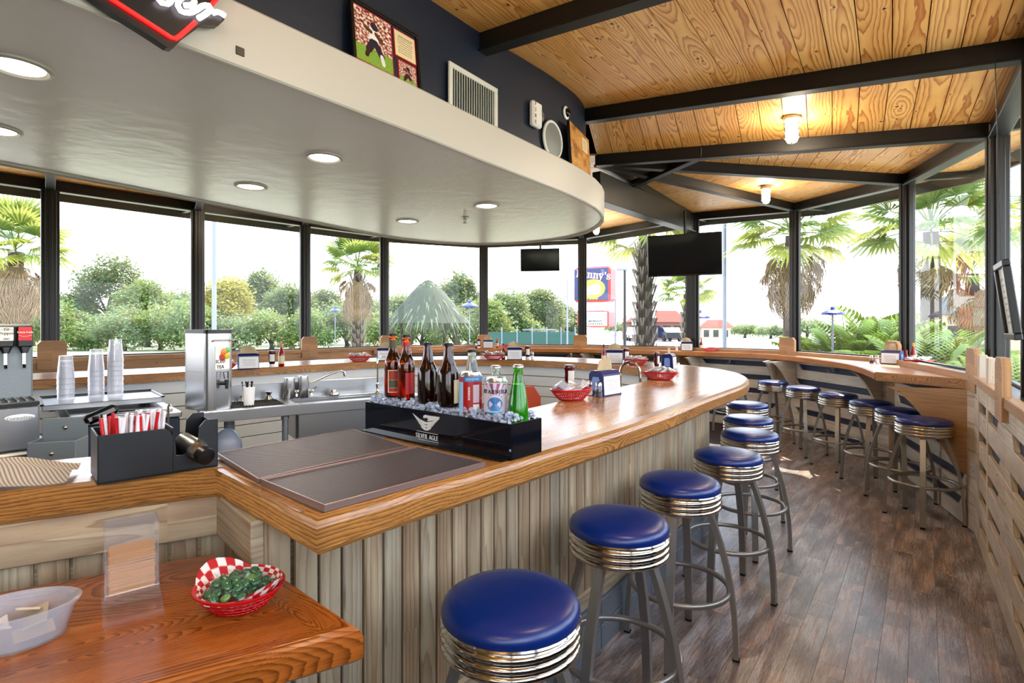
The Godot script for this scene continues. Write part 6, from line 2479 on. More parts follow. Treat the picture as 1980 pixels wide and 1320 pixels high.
	for q in 20:
		var bar := MB.new()
		bar.box(Vector3(-0.6 + q * 0.031, 1.104, 0.08), Vector3(0.008, 0.008, 0.19))
		put(f, "grille_bar", bar, M.zinc)
	var oval := MB.new()
	oval.ball(Vector3(-0.07, 1.03, 0.201), Vector3(0.055, 0.016, 0.004), 16, 6)
	put(f, "oval_badge", oval, M.white_plastic)
	part(f, "badge_lettering", text_mesh("Cornelius", 0.02, 0.001, true), M.zinc, Vector3(-0.07, 1.028, 0.2055))
	for q in 6:
		var x := -0.036 - q * 0.066
		var vh := thing_part(f, "valve", Vector3(x, 1.40, 0.0))
		var vb := MB.new()
		vb.box(Vector3(0, 0.0, 0.03), Vector3(0.059, 0.104, 0.07), 0.007)
		put(vh, "housing", vb, M.black_plastic)
		var vn := MB.new()
		vn.tube([Vector3(0, -0.05, 0.04), Vector3(0, -0.08, 0.04)], [0.024, 0.013], 12)
		put(vh, "nozzle", vn, M.black_plastic)
		var vl := MB.new()
		vl.strap([Vector3(0, -0.075, 0.025), Vector3(0, -0.135, 0.028), Vector3(0, -0.152, 0.045)], 0.012, 0.003, Vector3.RIGHT)
		put(vh, "lever", vl, M.chrome)
		var pl := MB.new()
		pl.box(Vector3(0, 0.012, 0.0655), Vector3(0.05, 0.064, 0.003), 0.001)
		put(vh, "flavour_plate", pl, M["sign_red" if q == 0 else "label_white"])
		if q == 0:
			part(vh, "brand_lettering", text_mesh("Coca-Cola", 0.0118, 0.001, true, true), M.label_white, Vector3(0, 0.02, 0.0675))
			var wv := MB.new()
			wv.tube([Vector3(-0.023, 0.006, 0.0675), Vector3(-0.008, 0.0, 0.0675), Vector3(0.008, 0.001, 0.0675), Vector3(0.023, 0.006, 0.0675)], 0.0016, 6, false, true, 0.4)
			put(vh, "white_wave", wv, M.label_white)
		else:
			part(vh, "brand_lettering", text_mesh("Dr\nPepper", 0.015, 0.001, true, true), M.ink, Vector3(0, 0.024, 0.0675))
			part(vh, "small_lettering", text_mesh("DIET", 0.010, 0.001, false, true), M.ink, Vector3(0, -0.011, 0.0675))
			var ar := MB.new()
			ar.tube([Vector3(-0.022, 0.03, 0.0672), Vector3(0, 0.042, 0.0672), Vector3(0.022, 0.03, 0.0672)], 0.0016, 6, false, true, 0.4)
			put(vh, "red_arc", ar, M.label_red)
	# steel base cabinet and the pocket hung on it
	var fc := thing("steel_cabinet", "plain stainless under-counter cabinet beneath the soda dispenser", "cabinet", at(S.x, S.y))
	fc.basis = f.basis
	var cbm := MB.new()
	cbm.box(Vector3(-0.34, 0.42, 0.0), Vector3(0.76, 0.84, 0.46), 0.006)
	put(fc, "body", cbm, M.stainless)
	var cl := MB.new()
	cl.box(Vector3(-0.33, 0.86, 0.0), Vector3(0.78, 0.035, 0.5), 0.01)
	put(fc, "rolled_edge", cl, M.bright_steel)
	var pk := thing("steel_pocket", "open steel scoop pocket screwed to the side of the steel cabinet", "holder", at(-1.985, 2.355, 0.085))
	pk.basis = facing(Vector2(0.95, 0.3))
	for e in [["front_wall", Vector3(0, 0.75, 0.06), Vector3(0.17, 0.24, 0.004)], ["back_wall", Vector3(0, 0.79, -0.06), Vector3(0.17, 0.33, 0.004)], ["side_wall", Vector3(-0.085, 0.75, 0), Vector3(0.004, 0.24, 0.12)], ["side_wall", Vector3(0.085, 0.75, 0), Vector3(0.004, 0.24, 0.12)], ["pocket_floor", Vector3(0, 0.63, 0), Vector3(0.17, 0.004, 0.12)]]:
		var mb := MB.new()
		mb.box(e[1], e[2], 0.0015)
		put(pk, e[0], mb, M.zinc)
	for e in [[0.91, -0.056], [0.82, 0.064]]:
		var scw := MB.new()
		scw.ball(Vector3(0, e[0], e[1]), Vector3(0.01, 0.01, 0.005), 10, 6)
		put(pk, "screw", scw, M.chrome)

	# under-bar steel bench inside the front run, and the orange cutting board leaning there
	var ub2 := thing("underbar_bench", "low steel under-bar bench inside the front run of the bar", "bench", at(0.42, 3.92))
	ub2.basis = facing(Vector2(0.585, 0.81))
	var bb := MB.new()
	bb.box(Vector3(0, 0.42, 0), Vector3(1.9, 0.84, 0.5), 0.008)
	put(ub2, "body", bb, M.stainless)
	for x in [-0.72, 0.3]:
		var wl := MB.new()
		wl.box(Vector3(x, 0.845, 0), Vector3(0.36, 0.012, 0.34), 0.003)
		put(ub2, "well_lid", wl, M.blue_pale)
	var ob := MB.new()
	ob.slab(PackedVector2Array([Vector2(-0.07, 0.0), Vector2(0.07, 0.0), Vector2(0.07, 0.1), Vector2(0.02, 0.18), Vector2(-0.07, 0.18)]), 0.02)
	var oo := put(self, "cutting_board", ob, M.orange_board, at(0.135, 3.85, 0.84), facing(Vector2(1.0, 0.15)))
	tag(oo, "orange cutting board standing on edge behind the green bottle", "cutting board")


func thing_part(parent: Node, called: String, where: Vector3) -> Node3D:
	var o := Node3D.new()
	o.name = called
	parent.add_child(o, true)
	o.position = where
	return o


# ------------------------------------------------------------------ on the ledge and the ceiling
func on_wall(p: Vector2, d: Vector2, y: float) -> Transform3D:
	return Transform3D(facing(d), at(p.x, p.y, y))


func make_wall_things() -> void:
	var d := Vector2(0.585, 0.811)
	# framed sports print leaning on the ledge
	var fr := thing("picture_frame", "framed sports photographs with a red mat leaning on the soffit ledge", "picture")
	fr.transform = on_wall(Vector2(-0.545, 2.389), d, 2.535) * Transform3D(Basis(Vector3.RIGHT, -0.10), Vector3.ZERO)
	var W := 0.39
	var H := 0.30
	var fo := MB.new()
	for e in [[Vector3(0, 0.008, 0), Vector3(W, 0.016, 0.018)], [Vector3(0, H - 0.008, 0), Vector3(W, 0.016, 0.018)], [Vector3(-W / 2 + 0.008, H / 2, 0), Vector3(0.016, H - 0.032, 0.018)], [Vector3(W / 2 - 0.008, H / 2, 0), Vector3(0.016, H - 0.032, 0.018)]]:
		var mb := MB.new()
		mb.box(e[0], e[1], 0.002)
		put(fr, "frame_bar", mb, M.black_plastic)
	var bk := MB.new()
	bk.box(Vector3(0, H / 2, -0.003), Vector3(W - 0.03, H - 0.03, 0.006))
	put(fr, "mat_board", bk, M.navy_gap)
	for e in [["photo_big", -0.075, 0.155, 0.20, 0.235], ["plaque", 0.11, 0.205, 0.125, 0.12], ["photo_small", 0.115, 0.075, 0.105, 0.1]]:
		var rb := MB.new()
		rb.box(Vector3(e[1], e[2], 0.001), Vector3(e[3] + 0.012, e[4] + 0.012, 0.003))
		var rm := put(fr, "red_border", rb, M.label_red)
		var ph := MB.new()
		ph.quad(Vector3(e[1] - e[3] / 2, e[2] - e[4] / 2, 0.0035), Vector3(e[1] + e[3] / 2, e[2] - e[4] / 2, 0.0035), Vector3(e[1] + e[3] / 2, e[2] + e[4] / 2, 0.0035), Vector3(e[1] - e[3] / 2, e[2] + e[4] / 2, 0.0035), Vector3(0, 0, 1), Vector2(0, 1), Vector2(1, 1), Vector2(1, 0), Vector2(0, 0))
		put(rm, "print", ph, M[e[0]])
	# supply air grille
	var v := thing("air_vent", "white louvred air vent grille set in the navy wall", "vent")
	v.transform = on_wall(Vector2(-0.215, 2.93), d, 2.66) * Transform3D(Basis(), Vector3(0, 0, 0.012))
	var vw := 0.41
	var vh := 0.30
	for e in [[Vector3(0, -vh / 2 + 0.014, 0), Vector3(vw, 0.028, 0.014)], [Vector3(0, vh / 2 - 0.014, 0), Vector3(vw, 0.028, 0.014)], [Vector3(-vw / 2 + 0.014, 0, 0), Vector3(0.028, vh - 0.056, 0.014)], [Vector3(vw / 2 - 0.014, 0, 0), Vector3(0.028, vh - 0.056, 0.014)]]:
		var mb := MB.new()
		mb.box(e[0], e[1], 0.003)
		put(v, "frame_bar", mb, M.vent_white)
	var hole := MB.new()
	hole.box(Vector3(0, 0, -0.0085), Vector3(vw - 0.05, vh - 0.05, 0.003))
	put(v, "duct_back", hole, M.zinc)
	var lv := MB.new()
	lv.box(Vector3.ZERO, Vector3(0.016, vh - 0.056, 0.003), 0.0008)
	var lvm := lv.mesh()
	for k in 17:
		part(v, "louver", lvm, M.vent_white, Vector3(-vw / 2 + 0.045 + k * 0.02, 0, 0.0), Basis(Vector3.UP, 0.75))
	# fire alarm strobe
	var fa := thing("fire_strobe", "white fire alarm strobe with red lettering on the navy wall", "alarm")
	fa.transform = on_wall(Vector2(0.134, 3.426), d, 2.785) * Transform3D(Basis(), Vector3(0, 0, 0.012))
	var fb := MB.new()
	fb.box(Vector3(-0.01, 0, 0.015), Vector3(0.105, 0.16, 0.04), 0.012)
	put(fa, "housing", fb, M.white_plastic)
	var fl := MB.new()
	fl.ball(Vector3(0.022, -0.005, 0.035), Vector3(0.026, 0.036, 0.02), 12, 8)
	put(fa, "strobe_lens", fl, M.acrylic)
	part(fa, "fire_lettering", text_mesh("F\nI\nR\nE", 0.032, 0.001, false, true), M.label_red, Vector3(-0.04, 0, 0.0355))
	# round speaker
	var sp := thing("round_speaker", "round flush white speaker in the navy wall above the ledge", "speaker")
	sp.transform = on_wall(Vector2(0.26, 3.60), Vector2(0.55, 0.835), 2.69) * Transform3D(Basis(Vector3.RIGHT, PI / 2), Vector3(0, 0, 0.01))
	var sr := MB.new()
	sr.lathe([Vector2(0.112, 0.0), Vector2(0.128, 0.0), Vector2(0.128, 0.01), Vector2(0.12, 0.016), Vector2(0.112, 0.012), Vector2(0.112, 0.0)], 36)
	put(sp, "rim", sr, M.white_plastic)
	var sg := MB.new()
	sg.lathe([Vector2(0.0, 0.0), Vector2(0.113, 0.0), Vector2(0.113, 0.006), Vector2(0.0, 0.01)], 36)
	put(sp, "grille", sg, M.zinc)
	# small dome camera
	var dc := thing("dome_camera", "small dark dome camera with a white ring on the navy wall", "camera")
	dc.transform = on_wall(Vector2(0.368, 3.782), Vector2(0.5, 0.86), 2.945) * Transform3D(Basis(Vector3.RIGHT, PI / 2), Vector3(0, 0, 0.01))
	var dr := MB.new()
	dr.lathe([Vector2(0.0, 0.0), Vector2(0.045, 0.0), Vector2(0.045, 0.008), Vector2(0.034, 0.014), Vector2(0.034, 0.008), Vector2(0.0, 0.008)], 24)
	put(dc, "ring", dr, M.white_plastic)
	var db := MB.new()
	db.ball(Vector3(0, 0.01, 0), Vector3(0.03, 0.026, 0.03), 16, 8)
	put(dc, "dome", db, M.black_gloss)
	# wood toned print at the rounded end
	var wp := thing("wooden_picture", "frameless golden brown print leaning at the rounded end of the ledge", "picture")
	wp.transform = on_wall(Vector2(0.47, 3.90), Vector2(0.43, 0.90), 2.535) * Transform3D(Basis(Vector3.RIGHT, -0.06), Vector3(0, 0, 0.03))
	var wb := MB.new()
	wb.box(Vector3(0, 0.165, 0), Vector3(0.44, 0.33, 0.02), 0.002)
	put(wp, "board", wb, M.black_plastic)
	var wf := MB.new()
	wf.quad(Vector3(-0.217, 0.003, 0.0105), Vector3(0.217, 0.003, 0.0105), Vector3(0.217, 0.327, 0.0105), Vector3(-0.217, 0.327, 0.0105), Vector3(0, 0, 1), Vector2(0, 1), Vector2(1, 1), Vector2(1, 0), Vector2(0, 0))
	put(wp, "print", wf, M.wood_picture)
	var wn := MB.new()
	wn.quad(Vector3(0.05, 0.2, 0.0108), Vector3(0.17, 0.2, 0.0108), Vector3(0.17, 0.3, 0.0108), Vector3(0.05, 0.3, 0.0108), Vector3(0, 0, 1), Vector2(0, 1), Vector2(1, 1), Vector2(1, 0), Vector2(0, 0))
	put(wp, "caption_card", wn, M.plaque)
	# square hole in the fascia
	var sq := MB.new()
	sq.box(Vector3.ZERO, Vector3(0.028, 0.028, 0.004), 0.001)
	var so := put(self, "fascia_socket", sq, M.black_plastic, at(-0.897, 1.774, 2.355), facing(d))
	so.position += facing(d).z * 0.001
	tag(so, "small square black cable socket in the white fascia", "socket")
	# sprinkler head
	var sk := thing("fire_sprinkler", "small brass sprinkler head under the white soffit", "sprinkler", at(-0.377, 4.309, 2.32))
	var sk1 := MB.new()
	sk1.lathe([Vector2(0.0, -0.004), Vector2(0.03, -0.008), Vector2(0.03, -0.004), Vector2(0.012, 0.0)], 18)
	put(sk, "escutcheon", sk1, M.bright_steel)
	var sk2 := MB.new()
	sk2.tube([Vector3(0, -0.004, 0), Vector3(-0.012, -0.02, 0), Vector3(-0.012, -0.034, 0), Vector3(0, -0.044, 0), Vector3(0.012, -0.034, 0), Vector3(0.012, -0.02, 0), Vector3(0, -0.004, 0)], 0.0025, 6)
	sk2.tube([Vector3(0, -0.004, 0), Vector3(0, -0.044, 0)], 0.003, 6)
	put(sk, "yoke", sk2, M.nickel)
	var sk3 := MB.new()
	sk3.lathe([Vector2(0.0, -0.05), Vector2(0.016, -0.05), Vector2(0.016, -0.046), Vector2(0.0, -0.046)], 16)
	put(sk, "deflector", sk3, M.nickel)
	# neon sign hung on the fascia
	var ne := thing("neon_sign", "black backed neon sign with red angled tubes and white script", "neon sign")
	ne.transform = on_wall(Vector2(-1.02, 1.613), Vector2(0.605, 0.796), 2.30) * Transform3D(Basis(), Vector3(0, 0, 0.035))
	var nb := MB.new()
	nb.slab(PackedVector2Array([Vector2(-0.347, 0.067), Vector2(-0.162, -0.003), Vector2(-0.089, -0.024), Vector2(-0.03, -0.043), Vector2(-0.016, -0.041), Vector2(0.004, -0.009), Vector2(0.066, 0.067), Vector2(0.084, 0.072), Vector2(0.112, 0.083), Vector2(0.13, 0.109), Vector2(0.13, 0.123), Vector2(0.102, 0.125), Vector2(0.092, 0.127), Vector2(0.268, 0.409)]), 0.03)
	put(ne, "backing", nb, M.black_plastic)
	for e in [["red_tube", [Vector2(-0.328, 0.074), Vector2(-0.154, 0.025), Vector2(-0.023, -0.013), Vector2(-0.011, -0.011), Vector2(0, 0.001), Vector2(0.043, 0.061)], 0.0, 0.0062, "neon_red"], ["red_tube", [Vector2(0.09, 0.137), Vector2(0.247, 0.385)], 0.0, 0.0062, "neon_red"], ["white_tube", [Vector2(-0.016, 0.161), Vector2(-0.035, 0.163), Vector2(-0.054, 0.145), Vector2(-0.055, 0.126), Vector2(-0.041, 0.119), Vector2(-0.025, 0.112), Vector2(-0.025, 0.093), Vector2(-0.035, 0.076), Vector2(-0.05, 0.072), Vector2(-0.059, 0.08)], 0.02, 0.0078, "neon_white"], ["white_tube", [Vector2(0.01, 0.093), Vector2(0.028, 0.102), Vector2(0.038, 0.117), Vector2(0.033, 0.129), Vector2(0.014, 0.123), Vector2(-0.003, 0.104), Vector2(-0.008, 0.084), Vector2(0, 0.072), Vector2(0.02, 0.076), Vector2(0.037, 0.089), Vector2(0.06, 0.115), Vector2(0.078, 0.125), Vector2(0.084, 0.117), Vector2(0.069, 0.095), Vector2(0.048, 0.072)], 0.02, 0.0078, "neon_white"], ["white_tube", [Vector2(0.09, 0.108), Vector2(0.102, 0.117), Vector2(0.115, 0.118), Vector2(0.126, 0.115)], 0.02, 0.0078, "neon_white"]]:
		var nt := MB.new()
		var pts := []
		for p in (spline(e[1], 0.008) if e[2] > 0.0 else e[1]):
			pts.append(Vector3(p.x, p.y, 0.02 + e[2] * 0.4))
		nt.tube(pts, e[3], 8)
		put(ne, e[0], nt, M[e[4]])
	var br := MB.new()
	br.box(Vector3(0.02, 0.08, -0.02), Vector3(0.03, 0.03, 0.03))
	put(ne, "bracket", br, M.black_plastic)
	# televisions
	television("large_television", "large black television hung below the deep ridge beam", Vector2(2.30, 7.2), 2.40, Vector2(-0.45, -1.0), 0.96, 0.56, 3.0)
	television("small_television", "small black television hanging in front of the far windows", Vector2(0.457, 8.8), 2.53, Vector2(-0.12, -1.0), 0.64, 0.37, 3.05)
	# framed notice hanging on the south window
	var nf := thing("hanging_frame", "black framed notice hanging inside the window beside the doorway", "frame")
	nf.transform = Transform3D(facing(Vector2(-0.588, -0.809)), at(2.41, 2.50, 1.57)) * Transform3D(Basis(Vector3.RIGHT, 0.12), Vector3(0, 0, 0.08))
	for e in [[Vector3(0, 0.17, 0), Vector3(0.3, 0.03, 0.03)], [Vector3(0, -0.17, 0), Vector3(0.3, 0.03, 0.03)], [Vector3(-0.135, 0, 0), Vector3(0.03, 0.31, 0.03)], [Vector3(0.135, 0, 0), Vector3(0.03, 0.31, 0.03)]]:
		var mb := MB.new()
		mb.box(e[0], e[1], 0.004)
		put(nf, "frame_bar", mb, M.black_plastic)
	var nc := MB.new()
	nc.quad(Vector3(-0.125, -0.16, 0), Vector3(0.125, -0.16, 0), Vector3(0.125, 0.16, 0), Vector3(-0.125, 0.16, 0), Vector3(0, 0, 1), Vector2(0, 1), Vector2(1, 1), Vector2(1, 0), Vector2(0, 0))
	put(nf, "notice", nc, M.menu_card)
	var cd := MB.new()
	cd.tube([Vector3(0, 0.18, 0), Vector3(0, 1.2, -0.1)], 0.002, 4)
	put(nf, "cord", cd, M.black_plastic)


func television(called: String, label: String, p: Vector2, y: float, face: Vector2, w: float, h: float, top: float) -> void:
	var t := thing(called, label, "television", at(p.x, p.y, y), turn_of(face))
	t.basis = t.basis * Basis(Vector3.RIGHT, 0.12)
	var b := MB.new()
	b.box(Vector3(0, 0, -0.025), Vector3(w, h, 0.05), 0.008)
	put(t, "case", b, M.black_gloss)
	var s := MB.new()
	s.box(Vector3(0, 0.012, 0.001), Vector3(w - 0.03, h - 0.055, 0.003), 0.0005)
	put(t, "panel", s, M.screen)
	var e := MB.new()
	e.box(Vector3(0, -h / 2 + 0.012, 0.002), Vector3(w - 0.01, 0.02, 0.006), 0.002)
	put(t, "lower_bezel", e, M.black_plastic)
	var m := MB.new()
	var inv := t.transform.affine_inverse()
	m.tube([Vector3(0, 0, -0.05), Vector3(0, 0, -0.12), inv * (t.position + t.basis * Vector3(0, 0, -0.12) + Vector3(0, top - y, 0))], 0.018, 10)
	m.box(Vector3(0, 0, -0.055), Vector3(0.2, 0.2, 0.01), 0.002)
	put(t, "hanger", m, M.frame_dark)


func make_lamps() -> void:
	# recessed cans in the soffit
	for p in [[-0.969, 2.775, "second downlight of the fascia row counted from the neon sign"], [-1.627, 3.351, "second downlight of the window row counted from the soda dispenser"], [-0.183, 3.883, "third downlight of the fascia row, beside the sprinkler head"], [-0.866, 4.457, "third downlight of the window row counted from the soda dispenser"], [-1.655, 1.802, "large looking first downlight of the fascia row under the neon sign"], [-2.289, 2.381, "first downlight of the window row above the soda dispenser"]]:
		var t := thing("recessed_light", "round recessed " + p[2], "light", at(p[0], p[1], 2.32), 0.0, "recessed downlights in the white soffit")
		var r := MB.new()
		r.lathe([Vector2(0.072, -0.003), Vector2(0.082, -0.010), Vector2(0.094, -0.006), Vector2(0.096, 0.0)], 36)
		r.lathe([Vector2(0.072, 0.0), Vector2(0.072, -0.003)], 36)
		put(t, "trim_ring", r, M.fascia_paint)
		var l := MB.new()
		l.lathe([Vector2(0.0, -0.004), Vector2(0.073, -0.003)], 30)
		put(t, "lens", l, M.lamp_lens)
		var s := SpotLight3D.new()
		s.name = "downlight"
		t.add_child(s)
		s.position = Vector3(0, -0.02, 0)
		s.rotation.x = -PI / 2
		s.spot_angle = 68.0
		s.spot_angle_attenuation = 0.7
		s.spot_range = 12.0
		s.light_size = 0.07
		s.light_color = Color(1.0, 0.93, 0.82)
		s.light_energy = 0.45
		s.shadow_enabled = true
	# caged jar lights on the pine ceiling; all past the first pair are unseen, added to light the room
	for p in [[2.03, 3.9, 2.995], [2.95, 6.25, 3.09], [0.75, 1.55, 2.93], [-0.5, -0.6, 2.92], [-1.9, -2.2, 2.92], [1.3, 8.3, 3.08], [-2.6, 6.3, 3.03]]:
		var t := thing("jar_light", "caged glass jar light fixed to the pine ceiling boards", "light", at(p[0], p[1], p[2]), 0.0, "caged jar lights on the pine ceiling")
		var b := MB.new()
		b.lathe([Vector2(0.055, -0.055), Vector2(0.06, -0.05), Vector2(0.058, -0.012), Vector2(0.065, 0.0)], 20)
		b.lathe([Vector2(0.0, -0.055), Vector2(0.055, -0.055)], 20)
		put(t, "base", b, M.nickel)
		var g := MB.new()
		g.lathe([Vector2(0.0, -0.215), Vector2(0.022, -0.208), Vector2(0.038, -0.19), Vector2(0.042, -0.17), Vector2(0.042, -0.055)], 20)
		put(t, "jar", g, M.jar_bulb)
		for k in 6:
			var a := TAU * k / 6
			var w := MB.new()
			var o := Vector3(cos(a), 0, sin(a))
			w.tube([o * 0.05 + Vector3(0, -0.05, 0), o * 0.05 + Vector3(0, -0.18, 0), o * 0.034 + Vector3(0, -0.212, 0), o * 0.004 + Vector3(0, -0.228, 0)], 0.0028, 5)
			put(t, "cage_wire", w, M.nickel)
		for y in [-0.09, -0.135, -0.18]:
			var w := MB.new()
			var ring := []
			for k in 20:
				ring.append(Vector3(cos(TAU * k / 20) * 0.05, y, sin(TAU * k / 20) * 0.05))
			w.tube(ring, 0.0028, 5, true)
			put(t, "cage_ring", w, M.nickel)
		var s := OmniLight3D.new()
		s.name = "jar_glow"
		t.add_child(s)
		s.position = Vector3(0, -0.13, 0)
		s.light_size = 0.04
		s.omni_range = 14.0
		s.omni_attenuation = 2.0
		s.light_color = Color(1.0, 0.92, 0.8)
		s.light_energy = 0.34
		s.shadow_enabled = true


# ------------------------------------------------------------------ outside
const GROUND := -0.12
var leaf_mesh := {}
var fan_mesh := {}


func toward(px: float, z: float) -> Vector2:
	# a plan point z metres out along a bearing: the tangent of its angle from straight ahead is (px - 990) / 1040
	return Vector2((px - 990.0) / 1040.0 * z, z)


func leaf_cluster(sd: int, n: int, size: float) -> ArrayMesh:
	var key := "%d_%d_%f" % [sd, n, size]
	if not leaf_mesh.has(key):
		var r := RandomNumberGenerator.new()
		r.seed = sd
		var mb := MB.new()
		for k in n:
			var c := Vector3(r.randfn(), r.randfn() * 0.8, r.randfn()) * 0.16
			var b := Basis.from_euler(Vector3(r.randf_range(-1.0, 1.0), r.randf() * TAU, r.randf_range(-1.0, 1.0)))
			var l := size * r.randf_range(0.7, 1.3)
			var w := l * 0.5
			var up := b.y
			mb.tri(c - b.x * l / 2, c + b.z * w / 2 + up * l * 0.08, c + b.x * l / 2, up, up, up, Vector2.ZERO, Vector2.ZERO, Vector2.ZERO)
			mb.tri(c - b.x * l / 2, c - b.z * w / 2 + up * l * 0.08, c + b.x * l / 2, up, up, up, Vector2.ZERO, Vector2.ZERO, Vector2.ZERO)
		leaf_mesh[key] = mb.mesh()
	return leaf_mesh[key]


func tree(label: String, p: Vector2, h: float, w: float, key: String, sd: int, bush := false, dense := 1.0) -> void:
	var t := thing("leafy_bush" if bush else "leafy_tree", label, "bush" if bush else "tree", at(p.x, p.y, GROUND), 0.0, "trees and bushes beyond the lawn")
	var r := RandomNumberGenerator.new()
	r.seed = sd
	var tr := MB.new()
	var th := h * (0.12 if bush else 0.3)
	tr.tube([Vector3(0, 0, 0), Vector3(0.05, th * 0.6, 0), Vector3(0.0, th * 1.3, 0.1), Vector3(0.1, h * 0.6, 0)], [w * 0.045, w * 0.035, w * 0.03, w * 0.012], 7)
	for k in 5:
		var a := k * 1.3 + r.randf()
		tr.tube([Vector3(0, th * (0.9 + k * 0.1), 0), Vector3(cos(a) * w * 0.2, h * 0.5, sin(a) * w * 0.2), Vector3(cos(a) * w * 0.36, h * 0.66, sin(a) * w * 0.36)], [w * 0.02, w * 0.012, w * 0.005], 5)
	put(t, "trunk", tr, M.bark)
	var lobes := []
	var nl := 5 if bush else 9
	for k in nl:
		var a := k * 2.4 + r.randf()
		var f := float(k) / nl
		var rad := w * 0.5 * (0.45 if not bush else 0.5)
		lobes.append([Vector3(cos(a) * w * 0.30 * (1.0 - f * 0.6), th + (h - th) * (0.22 + 0.62 * f) , sin(a) * w * 0.30 * (1.0 - f * 0.6)), rad * r.randf_range(0.75, 1.1), (h - th) * 0.2 * r.randf_range(0.8, 1.2)])
	var N := int((420 if bush else 900) * dense)
	var mm := MultiMesh.new()
	mm.transform_format = MultiMesh.TRANSFORM_3D
	mm.mesh = leaf_cluster(sd % 3, 16, 0.15)
	mm.instance_count = N
	for k in N:
		var l: Array = lobes[k % nl]
		var q := Vector3(r.randfn(), r.randfn(), r.randfn()).normalized() * pow(r.randf(), 0.28)
		var c: Vector3 = l[0] + Vector3(q.x * l[1], q.y * l[2] * 1.2, q.z * l[1])
		if c.y < 0.1:
			c.y = 0.1 + r.randf() * 0.3
		var s := r.randf_range(0.7, 1.35) * (1.0 + w * 0.05)
		mm.set_instance_transform(k, Transform3D(Basis.from_euler(Vector3(r.randf() * 0.8, r.randf() * TAU, r.randf() * 0.8)).scaled(Vector3.ONE * s), c))
	var o := MultiMeshInstance3D.new()
	o.name = "foliage"
	o.multimesh = mm
	o.material_override = M[key]
	o.set_meta("kind", "stuff")
	t.add_child(o)


func fan_frond(variant: int) -> ArrayMesh:
	# a fan palm leaf: a stalk along +x, then a folded fan of pointed blades; variant 1 droops, 2 is a dead hanging leaf
	if fan_mesh.has(variant):
		return fan_mesh[variant]
	var r := RandomNumberGenerator.new()
	r.seed = 60 + variant
	var mb := MB.new()
	var droop: float = [0.12, 0.35, 0.75][variant]
	var sl: float = [0.55, 0.5, 0.3][variant]
	mb.strap([Vector3(0, 0, 0), Vector3(sl * 0.5, 0.03, 0), Vector3(sl, 0.0, 0)], 0.022, 0.008, Vector3.BACK)
	var c := Vector3(sl, 0, 0)
	var n := 26
	for k in n:
		var a := lerpf(-1.75, 1.75, (k + 0.5) / n)
		var len_ := (0.62 - 0.12 * absf(a)) * r.randf_range(0.9, 1.08)
		if variant == 2:
			a *= 0.62
		var d := Vector3(cos(a), 0, sin(a))
		var side := Vector3(-sin(a), 0, cos(a))
		var w: float = [0.030, 0.028, 0.011][variant]
		var mid := c + d * len_ * 0.5 + Vector3(0, 0.02 - droop * 0.06 + 0.02 * (k % 2), 0)
		var tip := c + d * len_ + Vector3(0, -droop * len_ * r.randf_range(0.45, 0.9), 0)
		var base := c + d * 0.02
		for sg in [-1.0, 1.0]:
			var e: Vector3 = mid + side * sg * w + Vector3(0, 0.014, 0)
			var b2: Vector3 = base + side * sg * 0.004
			mb.ftri(base, mid, e, Vector3.UP)
			mb.ftri(base, b2, e, Vector3.UP)
			mb.ftri(mid, tip, e, Vector3.UP)
	fan_mesh[variant] = mb.mesh()
	return fan_mesh[variant]


